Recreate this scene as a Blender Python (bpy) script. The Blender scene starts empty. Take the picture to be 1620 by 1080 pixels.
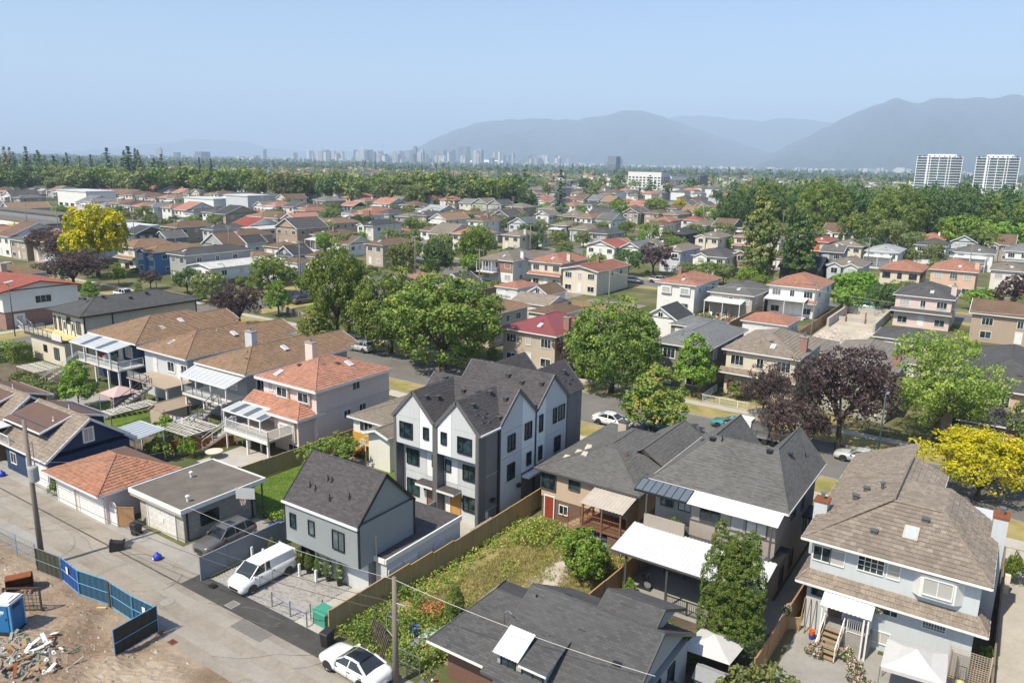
import bpy, math, random
import numpy as np
from mathutils import Vector, Matrix
R=math.radians
random.seed(7); rng=np.random.default_rng(7)
SC=bpy.context.scene; COL=SC.collection
# ------------------------------------------------------------------ camera, sky, sun, exposure
PITCH,ROLL,YAW=0.230246,0.0204277,-0.5899902
cam=bpy.data.cameras.new('camera'); camo=bpy.data.objects.new('camera',cam); COL.objects.link(camo)
cam.sensor_width=36; cam.lens=36*1210.18/1620; cam.clip_start=.5; cam.clip_end=90000
F=Vector((0,math.cos(PITCH),-math.sin(PITCH))); Rt=Vector((1,0,0)); U=Rt.cross(F)
r2=math.cos(ROLL)*Rt+math.sin(ROLL)*U; u2=-math.sin(ROLL)*Rt+math.cos(ROLL)*U
Mz=Matrix.Rotation(-YAW,3,'Z')
r2,u2,F=Mz@r2,Mz@u2,Mz@F
M=Matrix((r2,u2,-F)).transposed().to_4x4(); M.translation=Vector((0,0,29)); camo.matrix_world=M
SC.camera=camo
SUN_EL=R(54); SHX,SHY=0.22,0.975          # shadows fall along (SHX,SHY)
sv=Vector((-SHX*math.cos(SUN_EL),-SHY*math.cos(SUN_EL),math.sin(SUN_EL))).normalized()
w=bpy.data.worlds.new('World'); SC.world=w; w.use_nodes=True
nt=w.node_tree; nt.nodes.clear()
sky=nt.nodes.new('ShaderNodeTexSky'); sky.sky_type='NISHITA'; sky.sun_disc=False
sky.sun_elevation=SUN_EL; sky.sun_rotation=math.atan2(sv.x,sv.y)
sky.altitude=100; sky.air_density=1.0; sky.dust_density=1.2; sky.ozone_density=4
bg=nt.nodes.new('ShaderNodeBackground'); bg.inputs[1].default_value=0.122
wo=nt.nodes.new('ShaderNodeOutputWorld'); nt.links.new(sky.outputs[0],bg.inputs[0]); nt.links.new(bg.outputs[0],wo.inputs[0])
sl=bpy.data.lights.new('sun','SUN'); sl.energy=4.7; sl.angle=R(.53); sl.color=(1,.905,.735)
so=bpy.data.objects.new('sun',sl); COL.objects.link(so); so.rotation_euler=(-sv).to_track_quat('-Z','Y').to_euler(); so.location=(0,0,80)
SC.view_settings.view_transform='Standard'; SC.view_settings.look='None'; SC.view_settings.exposure=0.58; SC.view_settings.gamma=1
SC.view_settings.use_curve_mapping=False
SC.cycles.use_denoising=True; SC.cycles.max_bounces=6; SC.cycles.diffuse_bounces=3; SC.cycles.glossy_bounces=2; SC.cycles.transmission_bounces=3
SC.cycles.transparent_max_bounces=6; SC.cycles.volume_bounces=2; SC.cycles.caustics_reflective=False; SC.cycles.caustics_refractive=False
SC.cycles.use_adaptive_sampling=True; SC.cycles.adaptive_threshold=.015

def sm(a,b,x):
    t=np.clip((np.asarray(x,float)-a)/(b-a),0,1); return t*t*(3-2*t)
def zg(y): return -.6*sm(31.5,44,y)*(1-sm(64,71,y))      # yards lie a little below lane and street
def zgf(y): return float(zg(y))

# ------------------------------------------------------------------ mesh builder
class MB:
    def __init__(s): s.v=[]; s.f=[]; s.m=[]
    def poly(s,pts,m=0):
        n=len(s.v); s.v+= [tuple(p) for p in pts]; s.f.append(tuple(range(n,n+len(pts)))); s.m.append(m)
    def box(s,x0,x1,y0,y1,z0,z1,m=0,skip=''):
        if x0>x1:x0,x1=x1,x0
        if y0>y1:y0,y1=y1,y0
        if z0>z1:z0,z1=z1,z0
        n=len(s.v); s.v+=[(x0,y0,z0),(x1,y0,z0),(x1,y1,z0),(x0,y1,z0),(x0,y0,z1),(x1,y0,z1),(x1,y1,z1),(x0,y1,z1)]
        for k,f in (('b',(0,3,2,1)),('t',(4,5,6,7)),('s',(0,1,5,4)),('e',(1,2,6,5)),('n',(2,3,7,6)),('w',(3,0,4,7))):
            if k not in skip: s.f.append(tuple(n+i for i in f)); s.m.append(m)
        return s
    def hexa(s,b,t,m=0):
        n=len(s.v); s.v+=[tuple(p) for p in b]+[tuple(p) for p in t]
        for f in ((3,2,1,0),(4,5,6,7),(0,1,5,4),(1,2,6,5),(2,3,7,6),(3,0,4,7)): s.f.append(tuple(n+i for i in f)); s.m.append(m)
        return s
    def bar(s,p,q,w=.1,h=None,m=0,up=(0,0,1)):
        p,q=Vector(p),Vector(q); d=q-p
        if d.length<1e-6: return s
        d.normalize(); up=Vector(up)
        if abs(d.dot(up))>.98: up=Vector((0,1,0))
        a=d.cross(up).normalized(); b=a.cross(d); h=w if h is None else h; a=a*w/2; b=b*h/2
        return s.hexa([p-a-b,p+a-b,p+a+b,p-a+b],[q-a-b,q+a-b,q+a+b,q-a+b],m)
    def tube(s,p,q,r0,r1=None,n=8,m=0,cap=True):
        p,q=Vector(p),Vector(q); r1=r0 if r1 is None else r1; d=(q-p).normalized()
        up=Vector((0,0,1)) if abs(d.z)<.95 else Vector((1,0,0)); a=d.cross(up).normalized(); b=a.cross(d)
        k=len(s.v)
        for c,r in ((p,r0),(q,r1)):
            for i in range(n):
                t=2*math.pi*i/n; s.v.append(tuple(c+a*(r*math.cos(t))+b*(r*math.sin(t))))
        for i in range(n):
            j=(i+1)%n; s.f.append((k+j,k+i,k+n+i,k+n+j)); s.m.append(m)
        if cap:
            s.f.append(tuple(k+i for i in range(n))); s.m.append(m); s.f.append(tuple(k+n+n-1-i for i in range(n))); s.m.append(m)
        return s
    def path(s,pts,r,n=6,m=0):
        for a,b in zip(pts,pts[1:]): s.tube(a,b,r,r,n,m)
        return s
    def lathe(s,c,prof,n=16,m=0):
        k=len(s.v); c=Vector(c)
        for r,z in prof:
            for i in range(n):
                t=2*math.pi*i/n; s.v.append((c.x+r*math.cos(t),c.y+r*math.sin(t),c.z+z))
        for a in range(len(prof)-1):
            for i in range(n):
                j=(i+1)%n; s.f.append((k+a*n+i,k+a*n+j,k+(a+1)*n+j,k+(a+1)*n+i)); s.m.append(m)
        s.f.append(tuple(k+(len(prof)-1)*n+i for i in range(n))); s.m.append(m)
        return s
    def mesh(s,name,mats,off=(0,0,0),smooth=False):
        V=np.array(s.v,float).reshape(-1,3)-np.array(off)
        return np_mesh(name,V,s.f,mats,s.m,smooth)
    def build(s,name,mats,parent=None,smooth=False,loc=None):
        off=(0,0,0)
        if loc is not None: off=loc
        elif parent is not None: off=wloc(parent)
        o=bpy.data.objects.new(name,s.mesh(name,mats,off,smooth)); COL.objects.link(o)
        if parent is not None:
            o.parent=parent
        elif loc is not None: o.location=loc
        return o
def wloc(o):
    p=Vector((0,0,0))
    while o is not None: p=p+Vector(o.location); o=o.parent
    return tuple(p)
def np_mesh(name,V,faces,mats,mi=None,smooth=False,uv=True,attr=None):
    me=bpy.data.meshes.new(name)
    V=np.ascontiguousarray(V,np.float32)
    if isinstance(faces,np.ndarray):
        nf,k=faces.shape; tot=np.full(nf,k,np.int32); idx=faces.astype(np.int32).ravel()
    else:
        tot=np.array([len(f) for f in faces],np.int32); idx=np.fromiter((i for f in faces for i in f),np.int32); nf=len(faces)
    st=np.concatenate(([0],np.cumsum(tot)[:-1])).astype(np.int32) if nf else np.zeros(0,np.int32)
    me.vertices.add(len(V)); me.vertices.foreach_set('co',V.ravel())
    me.loops.add(len(idx)); me.loops.foreach_set('vertex_index',idx)
    me.polygons.add(nf); me.polygons.foreach_set('loop_start',st); me.polygons.foreach_set('loop_total',tot)
    mats=mats if isinstance(mats,(list,tuple)) else [mats]
    for m in mats: me.materials.append(MAT(m))
    if mi is not None and len(mats)>1: me.polygons.foreach_set('material_index',np.asarray(mi,np.int32))
    me.polygons.foreach_set('use_smooth',np.full(nf,smooth,bool))
    me.update(calc_edges=True)
    if uv and nf:
        N=np.zeros(nf*3,np.float32); me.polygons.foreach_get('normal',N); N=N.reshape(-1,3)
        T=np.stack([-N[:,1],N[:,0],np.zeros(nf)],1); L=np.linalg.norm(T,axis=1); fl=L<.02
        T[fl]=(1,0,0); L[fl]=1; T/=L[:,None]; B=np.cross(N,T)
        fi=np.repeat(np.arange(nf),tot); P=V[idx]
        uvs=np.stack([(P*T[fi]).sum(1),(P*B[fi]).sum(1)],1).astype(np.float32)
        l=me.uv_layers.new(name='UVMap'); l.data.foreach_set('uv',uvs.ravel())
    if attr is not None:
        a=me.attributes.new('tint','FLOAT','FACE'); a.data.foreach_set('value',np.asarray(attr,np.float32))
    return me
def tag(o,label=None,cat=None,group=None,kind=None):
    if label: o['label']=label
    if cat: o['category']=cat
    if group: o['group']=group
    if kind: o['kind']=kind
    return o
def T(name,label,cat,loc=(0,0,0),group=None,rz=0):
    o=bpy.data.objects.new(name,None); o.empty_display_size=.3; COL.objects.link(o); o.location=loc; o.rotation_euler=(0,0,rz)
    return tag(o,label,cat,group)
def inst(name,me,parent=None,loc=(0,0,0),rz=0,sc=None):
    o=bpy.data.objects.new(name,me); COL.objects.link(o); o.location=loc; o.rotation_euler=(0,0,rz)
    if sc is not None: o.scale=sc
    if parent is not None: o.parent=parent
    return o
KIDS={}
def copytree(o,parent=None):
    c=o.copy(); COL.objects.link(c)
    if parent is not None: c.parent=parent
    for ch in o.children: copytree(ch,c)
    return c
def struct(o): o['kind']='structure'; return o
def stuff(o,label=None,cat=None):
    o['kind']='stuff'
    return tag(o,label,cat)

# ------------------------------------------------------------------ materials
MATS={}; DEFS={}
def MAT(n):
    if n not in MATS: MATS[n]=DEFS[n]() if n in DEFS else mk_auto(n)
    return MATS[n]
def base(name):
    m=bpy.data.materials.new(name); m.use_nodes=True; n=m.node_tree; p=n.nodes['Principled BSDF']; return m,n,p
def N(n,t,**k):
    x=n.nodes.new('ShaderNode'+t)
    for a,b in k.items():
        if hasattr(x,a): setattr(x,a,b)
        else: x.inputs[a.replace('_',' ')].default_value=b
    return x
def L(n,a,b): n.links.new(a,b)
def mixc(n,fac,a,b,mode='MIX'):
    x=n.nodes.new('ShaderNodeMix'); x.data_type='RGBA'; x.blend_type=mode
    for sock,val in ((0,fac),(6,a),(7,b)):
        if isinstance(val,(int,float)): x.inputs[sock].default_value=val
        elif isinstance(val,tuple): x.inputs[sock].default_value=(*val,1) if len(val)==3 else val
        else: L(n,val,x.inputs[sock])
    return x.outputs[2]
def coords(n,kind='UV'):
    t=N(n,'TexCoord'); return t.outputs[kind]
def noise(n,vec,scale,detail=3,rough=.55):
    x=N(n,'TexNoise'); x.inputs['Scale'].default_value=scale; x.inputs['Detail'].default_value=detail; x.inputs['Roughness'].default_value=rough
    if vec is not None: L(n,vec,x.inputs['Vector'])
    return x.outputs['Fac']
def ramp(n,fac,stops):
    x=N(n,'ValToRGB'); e=x.color_ramp.elements
    while len(e)<len(stops): e.new(.5)
    for i,(p,c) in enumerate(stops):
        e[i].position=p; e[i].color=(*c,1) if isinstance(c,tuple) else (c,c,c,1)
    L(n,fac,x.inputs[0]); return x.outputs[0]
def maprange(n,v,a,b,c,d):
    x=N(n,'MapRange'); L(n,v,x.inputs[0])
    for i,q in enumerate((a,b,c,d)): x.inputs[i+1].default_value=q
    return x.outputs[0]
def bump(n,p,h,st=.3,dist=.02):
    x=N(n,'Bump'); x.inputs['Strength'].default_value=st; x.inputs['Distance'].default_value=dist; L(n,h,x.inputs['Height']); L(n,x.outputs[0],p.inputs['Normal'])
def geo_pos(n):
    return N(n,'NewGeometry').outputs['Position']
def scl(c,k): return tuple(min(1,max(0,x*k)) for x in c)
def paint(name,c,rough=.6,var=.14,scale=.9,spec=.3,metal=0,fine=True):
    m,n,p=base(name); pos=geo_pos(n)
    a=noise(n,pos,scale,4); col=mixc(n,a,scl(c,1-var),scl(c,1+var))
    if fine:
        b=noise(n,pos,14,3); col=mixc(n,maprange(n,b,.3,.75,0,.22),col,scl(c,.72))
    mp=N(n,'Mapping'); mp.inputs['Scale'].default_value=(3,3,.22); L(n,pos,mp.inputs[0]); st=noise(n,mp.outputs[0],1.6,4,.65); col=mixc(n,maprange(n,st,.5,.8,0,.3),col,scl(c,.62))
    L(n,col,p.inputs['Base Color']); p.inputs['Roughness'].default_value=rough; p.inputs['Specular IOR Level'].default_value=spec; p.inputs['Metallic'].default_value=metal
    if fine: bump(n,p,b,.12,.02)
    return m
def siding(name,c,pitch=.14,rough=.55,vertical=False):
    m,n,p=base(name); uv=coords(n); s=N(n,'SeparateXYZ'); L(n,uv,s.inputs[0])
    ax=s.outputs[0] if vertical else s.outputs[1]
    d=N(n,'Math',operation='DIVIDE'); L(n,ax,d.inputs[0]); d.inputs[1].default_value=pitch
    f=N(n,'Math',operation='FRACT'); L(n,d.outputs[0],f.inputs[0])
    a=noise(n,geo_pos(n),.8,3); col=mixc(n,a,scl(c,.9),scl(c,1.08))
    ln=maprange(n,f.outputs[0],0,.1,.62,1)
    col=mixc(n,1.0,col,mixc(n,ln,(0,0,0),(1,1,1)),'MULTIPLY'); L(n,col,p.inputs['Base Color'])
    bump(n,p,f.outputs[0],.6,.015); p.inputs['Roughness'].default_value=rough; return m
def shingle(name,c,w=.33,h=.145,var=.28,rough=.9,stain=.2):
    m,n,p=base(name); uv=coords(n)
    b=N(n,'TexBrick'); L(n,uv,b.inputs['Vector']); b.offset=.5; b.inputs['Scale'].default_value=1; b.inputs['Brick Width'].default_value=w; b.inputs['Row Height'].default_value=h
    b.inputs['Mortar Size'].default_value=.012; b.inputs['Mortar Smooth'].default_value=.3; b.inputs['Bias'].default_value=0
    b.inputs['Color1'].default_value=(*scl(c,1-var),1); b.inputs['Color2'].default_value=(*scl(c,1+var),1); b.inputs['Mortar'].default_value=(*scl(c,.45),1)
    pos=geo_pos(n); a=noise(n,pos,.35,5,.6); col=mixc(n,maprange(n,a,.35,.7,0,stain*2),b.outputs[0],scl(c,1.5))
    g=noise(n,pos,30,2); col=mixc(n,maprange(n,g,.35,.7,0,.35),col,scl(c,.6))
    wv=noise(n,pos,.12,3); col=mixc(n,maprange(n,wv,.35,.65,0,stain),col,scl(c,.65))
    L(n,col,p.inputs['Base Color']); p.inputs['Roughness'].default_value=rough; p.inputs['Specular IOR Level'].default_value=.25
    bump(n,p,b.outputs['Fac'],-.5,.01); return m
def tile(name,c,var=.22,moss=(.16,.14,.10),mossk=.35):
    m,n,p=base(name); uv=coords(n)
    b=N(n,'TexBrick'); L(n,uv,b.inputs['Vector']); b.offset=.5; b.inputs['Scale'].default_value=1; b.inputs['Brick Width'].default_value=.33; b.inputs['Row Height'].default_value=.36
    b.inputs['Mortar Size'].default_value=.012; b.inputs['Mortar Smooth'].default_value=.6
    b.inputs['Color1'].default_value=(*scl(c,1-var),1); b.inputs['Color2'].default_value=(*scl(c,1+var),1); b.inputs['Mortar'].default_value=(*scl(c,.6),1)
    pos=geo_pos(n); a=noise(n,pos,.5,5,.6); col=mixc(n,maprange(n,a,.4,.7,0,mossk),b.outputs[0],moss)
    g=noise(n,pos,9,3); col=mixc(n,maprange(n,g,.5,.8,0,.5),col,scl(c,1.45))
    L(n,col,p.inputs['Base Color']); p.inputs['Roughness'].default_value=.8; p.inputs['Specular IOR Level'].default_value=.3
    s=N(n,'SeparateXYZ'); L(n,uv,s.inputs[0]); w_=N(n,'Math',operation='SINE'); mu=N(n,'Math',operation='MULTIPLY'); L(n,s.outputs[0],mu.inputs[0]); mu.inputs[1].default_value=2*math.pi/.33; L(n,mu.outputs[0],w_.inputs[0])
    bump(n,p,w_.outputs[0],.35,.02); return m
def glassy(name,dark=(.02,.03,.035),light=(.45,.45,.43),k=.35):
    m,n,p=base(name); o=N(n,'ObjectInfo'); uv=coords(n)
    f=ramp(n,o.outputs['Random'],[(0,0.0),(1-k-.01,0.0),(1-k,.85),(1,1.0)])
    a=noise(n,geo_pos(n),1.3,2); s=mixc(n,maprange(n,a,.4,.6,0,1),scl(dark,.5),scl(dark,2.2))
    L(n,mixc(n,f,s,light),p.inputs['Base Color']); p.inputs['Roughness'].default_value=.06; p.inputs['Specular IOR Level'].default_value=.6; p.inputs['IOR'].default_value=1.5
    return m
def clearglass(name,tint=(.8,.85,.88),alpha=.35,rough=.05):
    m,n,p=base(name); t=N(n,'BsdfTransparent'); t.inputs[0].default_value=(*tint,1); mx=N(n,'MixShader'); mx.inputs[0].default_value=alpha
    p.inputs['Base Color'].default_value=(*scl(tint,.7),1); p.inputs['Roughness'].default_value=rough
    L(n,t.outputs[0],mx.inputs[1]); L(n,p.outputs[0],mx.inputs[2]); L(n,mx.outputs[0],n.nodes['Material Output'].inputs[0]); return m
LEAFK=2.7
def leafm(name,stops,trans=.28,rough=.6):
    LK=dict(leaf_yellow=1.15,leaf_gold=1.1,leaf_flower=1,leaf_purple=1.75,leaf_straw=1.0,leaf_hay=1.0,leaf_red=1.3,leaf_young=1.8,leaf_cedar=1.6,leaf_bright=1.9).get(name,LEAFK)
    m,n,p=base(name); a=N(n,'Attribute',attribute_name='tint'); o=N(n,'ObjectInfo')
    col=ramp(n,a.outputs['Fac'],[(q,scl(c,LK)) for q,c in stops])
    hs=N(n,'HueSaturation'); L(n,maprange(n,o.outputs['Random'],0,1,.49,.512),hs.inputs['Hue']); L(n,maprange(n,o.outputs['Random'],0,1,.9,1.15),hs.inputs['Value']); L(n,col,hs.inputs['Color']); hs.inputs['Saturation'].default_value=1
    L(n,hs.outputs[0],p.inputs['Base Color']); p.inputs['Roughness'].default_value=rough; p.inputs['Specular IOR Level'].default_value=.25
    t=N(n,'BsdfTranslucent'); L(n,hs.outputs[0],t.inputs[0]); mx=N(n,'MixShader'); mx.inputs[0].default_value=trans
    L(n,p.outputs[0],mx.inputs[1]); L(n,t.outputs[0],mx.inputs[2]); L(n,mx.outputs[0],n.nodes['Material Output'].inputs[0]); return m
def groundm(name,cols,scale=.4,fine=6,bumpk=.4,rough=.95,crack=None):
    m,n,p=base(name); pos=geo_pos(n); a=noise(n,pos,scale,6,.62); col=ramp(n,a,cols)
    b=noise(n,pos,fine,4,.7); c0=cols[len(cols)//2][1]
    col=mixc(n,maprange(n,b,.35,.75,0,.45),col,scl(c0,.55))
    c=noise(n,pos,fine*4.3,2); col=mixc(n,maprange(n,c,.5,.8,0,.35),col,scl(c0,1.6))
    if crack:
        v=N(n,'TexVoronoi',feature='DISTANCE_TO_EDGE'); v.inputs['Scale'].default_value=crack
        wn=N(n,'TexNoise'); wn.inputs['Scale'].default_value=1.2; L(n,pos,wn.inputs['Vector']); ad=N(n,'VectorMath',operation='ADD'); L(n,pos,ad.inputs[0]); L(n,wn.outputs['Color'],ad.inputs[1]); L(n,ad.outputs[0],v.inputs['Vector'])
        e=maprange(n,v.outputs['Distance'],0,.012,.55,0); st=noise(n,pos,.09,2); e2=N(n,'Math',operation='MULTIPLY'); L(n,e,e2.inputs[0]); L(n,maprange(n,st,.4,.6,0,1),e2.inputs[1])
        col=mixc(n,e2.outputs[0],col,scl(c0,.3))
    L(n,col,p.inputs['Base Color']); p.inputs['Roughness'].default_value=rough; p.inputs['Specular IOR Level'].default_value=.2
    bump(n,p,b,bumpk,.05); return m
def wood(name,c,board=.14,horizontal=False,var=.25):
    m,n,p=base(name); uv=coords(n); mp=N(n,'Mapping'); L(n,uv,mp.inputs[0])
    mp.inputs['Scale'].default_value=(1.2,14,1) if horizontal else (14,1.2,1)
    a=noise(n,mp.outputs[0],1,4); col=mixc(n,a,scl(c,1-var),scl(c,1+var)); s=N(n,'SeparateXYZ'); L(n,uv,s.inputs[0])
    d=N(n,'Math',operation='DIVIDE'); L(n,s.outputs[1 if horizontal else 0],d.inputs[0]); d.inputs[1].default_value=board
    fl=N(n,'Math',operation='FLOOR'); L(n,d.outputs[0],fl.inputs[0]); wn=N(n,'TexWhiteNoise',noise_dimensions='1D'); L(n,fl.outputs[0],wn.inputs['W'])
    col=mixc(n,maprange(n,wn.outputs[0],0,1,0,.35),col,scl(c,.7)); pz=noise(n,geo_pos(n),.7,3); col=mixc(n,maprange(n,pz,.4,.75,0,.4),col,(.2,.19,.17))
    L(n,col,p.inputs['Base Color']); p.inputs['Roughness'].default_value=.8; return m
def brickm(name,c=(.22,.07,.045),mortar=(.4,.37,.33)):
    m,n,p=base(name); uv=coords(n); b=N(n,'TexBrick'); L(n,uv,b.inputs['Vector']); b.inputs['Scale'].default_value=1; b.inputs['Brick Width'].default_value=.22; b.inputs['Row Height'].default_value=.08; b.inputs['Mortar Size'].default_value=.01
    b.inputs['Color1'].default_value=(*scl(c,.7),1); b.inputs['Color2'].default_value=(*scl(c,1.4),1); b.inputs['Mortar'].default_value=(*mortar,1)
    L(n,b.outputs[0],p.inputs['Base Color']); p.inputs['Roughness'].default_value=.85; bump(n,p,b.outputs['Fac'],-.4,.01); return m
def blockm(name,c=(.30,.29,.27)):
    m,n,p=base(name); uv=coords(n); b=N(n,'TexBrick'); L(n,uv,b.inputs['Vector']); b.inputs['Scale'].default_value=1; b.inputs['Brick Width'].default_value=.4; b.inputs['Row Height'].default_value=.2; b.inputs['Mortar Size'].default_value=.012
    b.inputs['Color1'].default_value=(*scl(c,.85),1); b.inputs['Color2'].default_value=(*scl(c,1.12),1); b.inputs['Mortar'].default_value=(*scl(c,.6),1)
    a=noise(n,geo_pos(n),.7,4); col=mixc(n,maprange(n,a,.4,.7,0,.4),b.outputs[0],scl(c,.7)); L(n,col,p.inputs['Base Color']); p.inputs['Roughness'].default_value=.9; bump(n,p,b.outputs['Fac'],-.4,.01); return m
def carpaint(name,c,metal=.0):
    m,n,p=base(name); p.inputs['Base Color'].default_value=(*c,1); p.inputs['Roughness'].default_value=.3; p.inputs['Metallic'].default_value=metal; p.inputs['Coat Weight'].default_value=1; p.inputs['Coat Roughness'].default_value=.04
    a=noise(n,geo_pos(n),3,4); L(n,mixc(n,maprange(n,a,.45,.8,0,.25),c,scl(c,.75)),p.inputs['Base Color']); return m
def simple(name,c,rough=.5,metal=0):
    m,n,p=base(name); p.inputs['Roughness'].default_value=rough; p.inputs['Metallic'].default_value=metal
    a=noise(n,geo_pos(n),4,3); L(n,mixc(n,a,scl(c,.85),scl(c,1.12)),p.inputs['Base Color']); return m
PAL=dict(white=(.70,.70,.68),offwhite=(.66,.64,.59),cream=(.62,.56,.45),beige=(.46,.39,.32),pink=(.68,.57,.53),palepink=(.64,.52,.47),lavender=(.56,.57,.66),paleblue=(.50,.535,.56),blue=(.10,.22,.42),
 navy=(.028,.05,.105),gray=(.34,.35,.35),midgray=(.24,.25,.26),darkgray=(.10,.105,.11),charcoal=(.045,.047,.05),black=(.02,.02,.022),tan=(.38,.30,.23),brown=(.17,.10,.07),darkbrown=(.08,.055,.04),red=(.36,.06,.05),green=(.16,.2,.15),yellow=(.62,.50,.22),teal=(.2,.42,.42),
 orange=(.55,.16,.05),sage=(.33,.34,.28),taupe=(.33,.29,.255),graygreen=(.20,.20,.17),peach=(.60,.42,.32),slate=(.17,.2,.24),midblue=(.20,.225,.255),paleteal=(.45,.56,.54),tanbeige=(.50,.39,.29))
TILES=dict(terracotta=(.35,.165,.105),pinktile=(.39,.19,.13),redtile=(.35,.165,.115),browntile=(.25,.16,.10),tantile=(.235,.195,.16),graytile=(.2,.18,.16))
SHING=dict(shcharcoal=(.083,.083,.085),shgray=(.122,.121,.118),shlight=(.17,.175,.18),shtan=(.19,.165,.135),shbrown=(.15,.10,.07),shdark=(.055,.058,.062),shred=(.25,.065,.05),shpatch=(.12,.118,.115),shnavy=(.022,.03,.045),shblue=(.12,.135,.15),shpale=(.32,.34,.345),shwhite=(.5,.5,.48),shredlight=(.3,.1,.075))
def mk_auto(n):
    k=n.split('_')
    if n in TILES: return tile(n,TILES[n])
    if n in SHING: return shingle(n,SHING[n])
    if k[0]=='siding': return siding(n,PAL[k[1]])
    if k[0]=='stucco': return paint(n,PAL[k[1]],.85,.1,.6)
    if k[0]=='car': return carpaint(n,CARC[k[1]])
    return paint(n,PAL[k[0]],.55,.08)
CARC=dict(white=(.72,.73,.74),silver=(.45,.46,.47),gray=(.10,.095,.09),black=(.015,.015,.017),navy=(.03,.05,.10),teal=(.05,.22,.25),red=(.3,.03,.03),green=(.12,.28,.22),blue=(.03,.10,.25))
D=DEFS
D['trim_white']=lambda:paint('trim_white',(.70,.70,.69),.45,.05,1,.4,fine=False)
D['trim_black']=lambda:paint('trim_black',(.02,.022,.025),.4,.1,1,.4,fine=False)
D['trim_dark']=lambda:paint('trim_dark',(.08,.08,.083),.5,.08,1,.3)
D['glass']=lambda:glassy('glass')
D['glass_dark']=lambda:glassy('glass_dark',(.015,.03,.035),(.1,.13,.14),.3)
D['glass_car']=lambda:glassy('glass_car',(.012,.014,.016),(.03,.035,.04),.2)
D['glass_clear']=lambda:clearglass('glass_clear')
D['glass_smoke']=lambda:clearglass('glass_smoke',(.35,.42,.5),.45)
D['polycarb']=lambda:clearglass('polycarb',(.82,.85,.87),.72,.3)
D['polyblue']=lambda:clearglass('polyblue',(.6,.68,.76),.62,.2)
D['asphalt']=lambda:groundm('asphalt',[(.3,(.13,.125,.118)),(.5,(.165,.16,.15)),(.7,(.195,.187,.175))],.25,5,.25,.9,.22)
D['lane']=lambda:groundm('lane',[(.28,(.205,.185,.155)),(.5,(.28,.25,.212)),(.72,(.345,.308,.262))],.35,4,.3,.95,.3)
D['lane_light']=lambda:groundm('lane_light',[(.28,(.25,.228,.2)),(.5,(.30,.275,.24)),(.72,(.35,.32,.285))],.5,4,.3,.95)
D['blacktop']=lambda:groundm('blacktop',[(.3,(.045,.045,.045)),(.7,(.085,.083,.08))],.8,7,.3,.95)
D['concrete']=lambda:groundm('concrete',[(.3,(.36,.34,.31)),(.5,(.42,.40,.365)),(.7,(.47,.45,.41))],.5,4,.15,.9)
D['concrete_grey']=lambda:groundm('concrete_grey',[(.3,(.25,.24,.22)),(.5,(.30,.29,.27)),(.7,(.35,.335,.31))],.5,4,.2,.9)
D['dirt']=lambda:groundm('dirt',[(.25,(.10,.065,.042)),(.42,(.21,.15,.105)),(.55,(.30,.235,.175)),(.75,(.40,.335,.265))],.22,2.2,.9,1)
D['sand']=lambda:groundm('sand',[(.3,(.36,.31,.25)),(.5,(.46,.41,.34)),(.7,(.53,.48,.41))],.3,2,.6,1)
D['soil']=lambda:groundm('soil',[(.3,(.07,.055,.04)),(.5,(.13,.105,.075)),(.7,(.18,.155,.11))],.8,3,.6,1)
D['gravel']=lambda:groundm('gravel',[(.3,(.16,.145,.125)),(.5,(.24,.22,.19)),(.7,(.3,.28,.25))],.6,9,.6,1)
D['lawn']=lambda:groundm('lawn',[(.3,(.065,.115,.022)),(.5,(.11,.17,.03)),(.7,(.19,.22,.05))],.7,6,.5,1)
D['drylawn']=lambda:groundm('drylawn',[(.28,(.13,.16,.045)),(.45,(.26,.23,.085)),(.6,(.36,.29,.13)),(.75,(.40,.33,.18))],.3,5,.5,1)
D['yard']=lambda:groundm('yard',[(.25,(.045,.07,.02)),(.45,(.085,.105,.035)),(.6,(.16,.15,.08)),(.78,(.27,.24,.19))],.12,2.5,.5,1)
D['farland']=lambda:groundm('farland',[(.3,(.03,.045,.02)),(.5,(.05,.065,.03)),(.6,(.09,.09,.07)),(.75,(.2,.19,.17))],.004,.03,.0,1)
D['rock']=lambda:groundm('rock',[(.3,(.02,.036,.026)),(.6,(.03,.046,.033)),(.8,(.055,.065,.06))],.0008,.004,.0,1)
D['bark']=lambda:groundm('bark',[(.3,(.05,.04,.03)),(.7,(.13,.105,.08))],2,12,.6,.95)
D['pole_wood']=lambda:wood('pole_wood',(.19,.165,.135),.05)
D['fence_new']=lambda:wood('fence_new',(.42,.29,.13),.14)
D['fence_warm']=lambda:wood('fence_warm',(.38,.21,.09),.14)
D['fence_old']=lambda:wood('fence_old',(.22,.17,.12),.14)
D['wood_plain']=lambda:wood('wood_plain',(.33,.22,.12),.2)
D['wood_brown']=lambda:wood('wood_brown',(.16,.085,.05),.2)
D['siding_yellowwood']=lambda:siding('siding_yellowwood',(.52,.30,.045),.2)
D['siding_woodgrey']=lambda:siding('siding_woodgrey',(.16,.11,.085),.2)
D['siding_woodbrown']=lambda:siding('siding_woodbrown',(.17,.095,.07),.2)
D['brick']=lambda:brickm('brick'); D['block']=lambda:blockm('block'); D['block_cream']=lambda:blockm('block_cream',(.44,.41,.35))
D['metal']=lambda:simple('metal',(.45,.46,.47),.35,.9); D['metal_dull']=lambda:simple('metal_dull',(.33,.34,.35),.55,.6)
D['corr_white']=lambda:paint('corr_white',(.60,.615,.62),.35,.1,.5,.5); D['corr_rust']=lambda:paint('corr_rust',(.46,.41,.35),.5,.22,1.2,.4)
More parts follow.
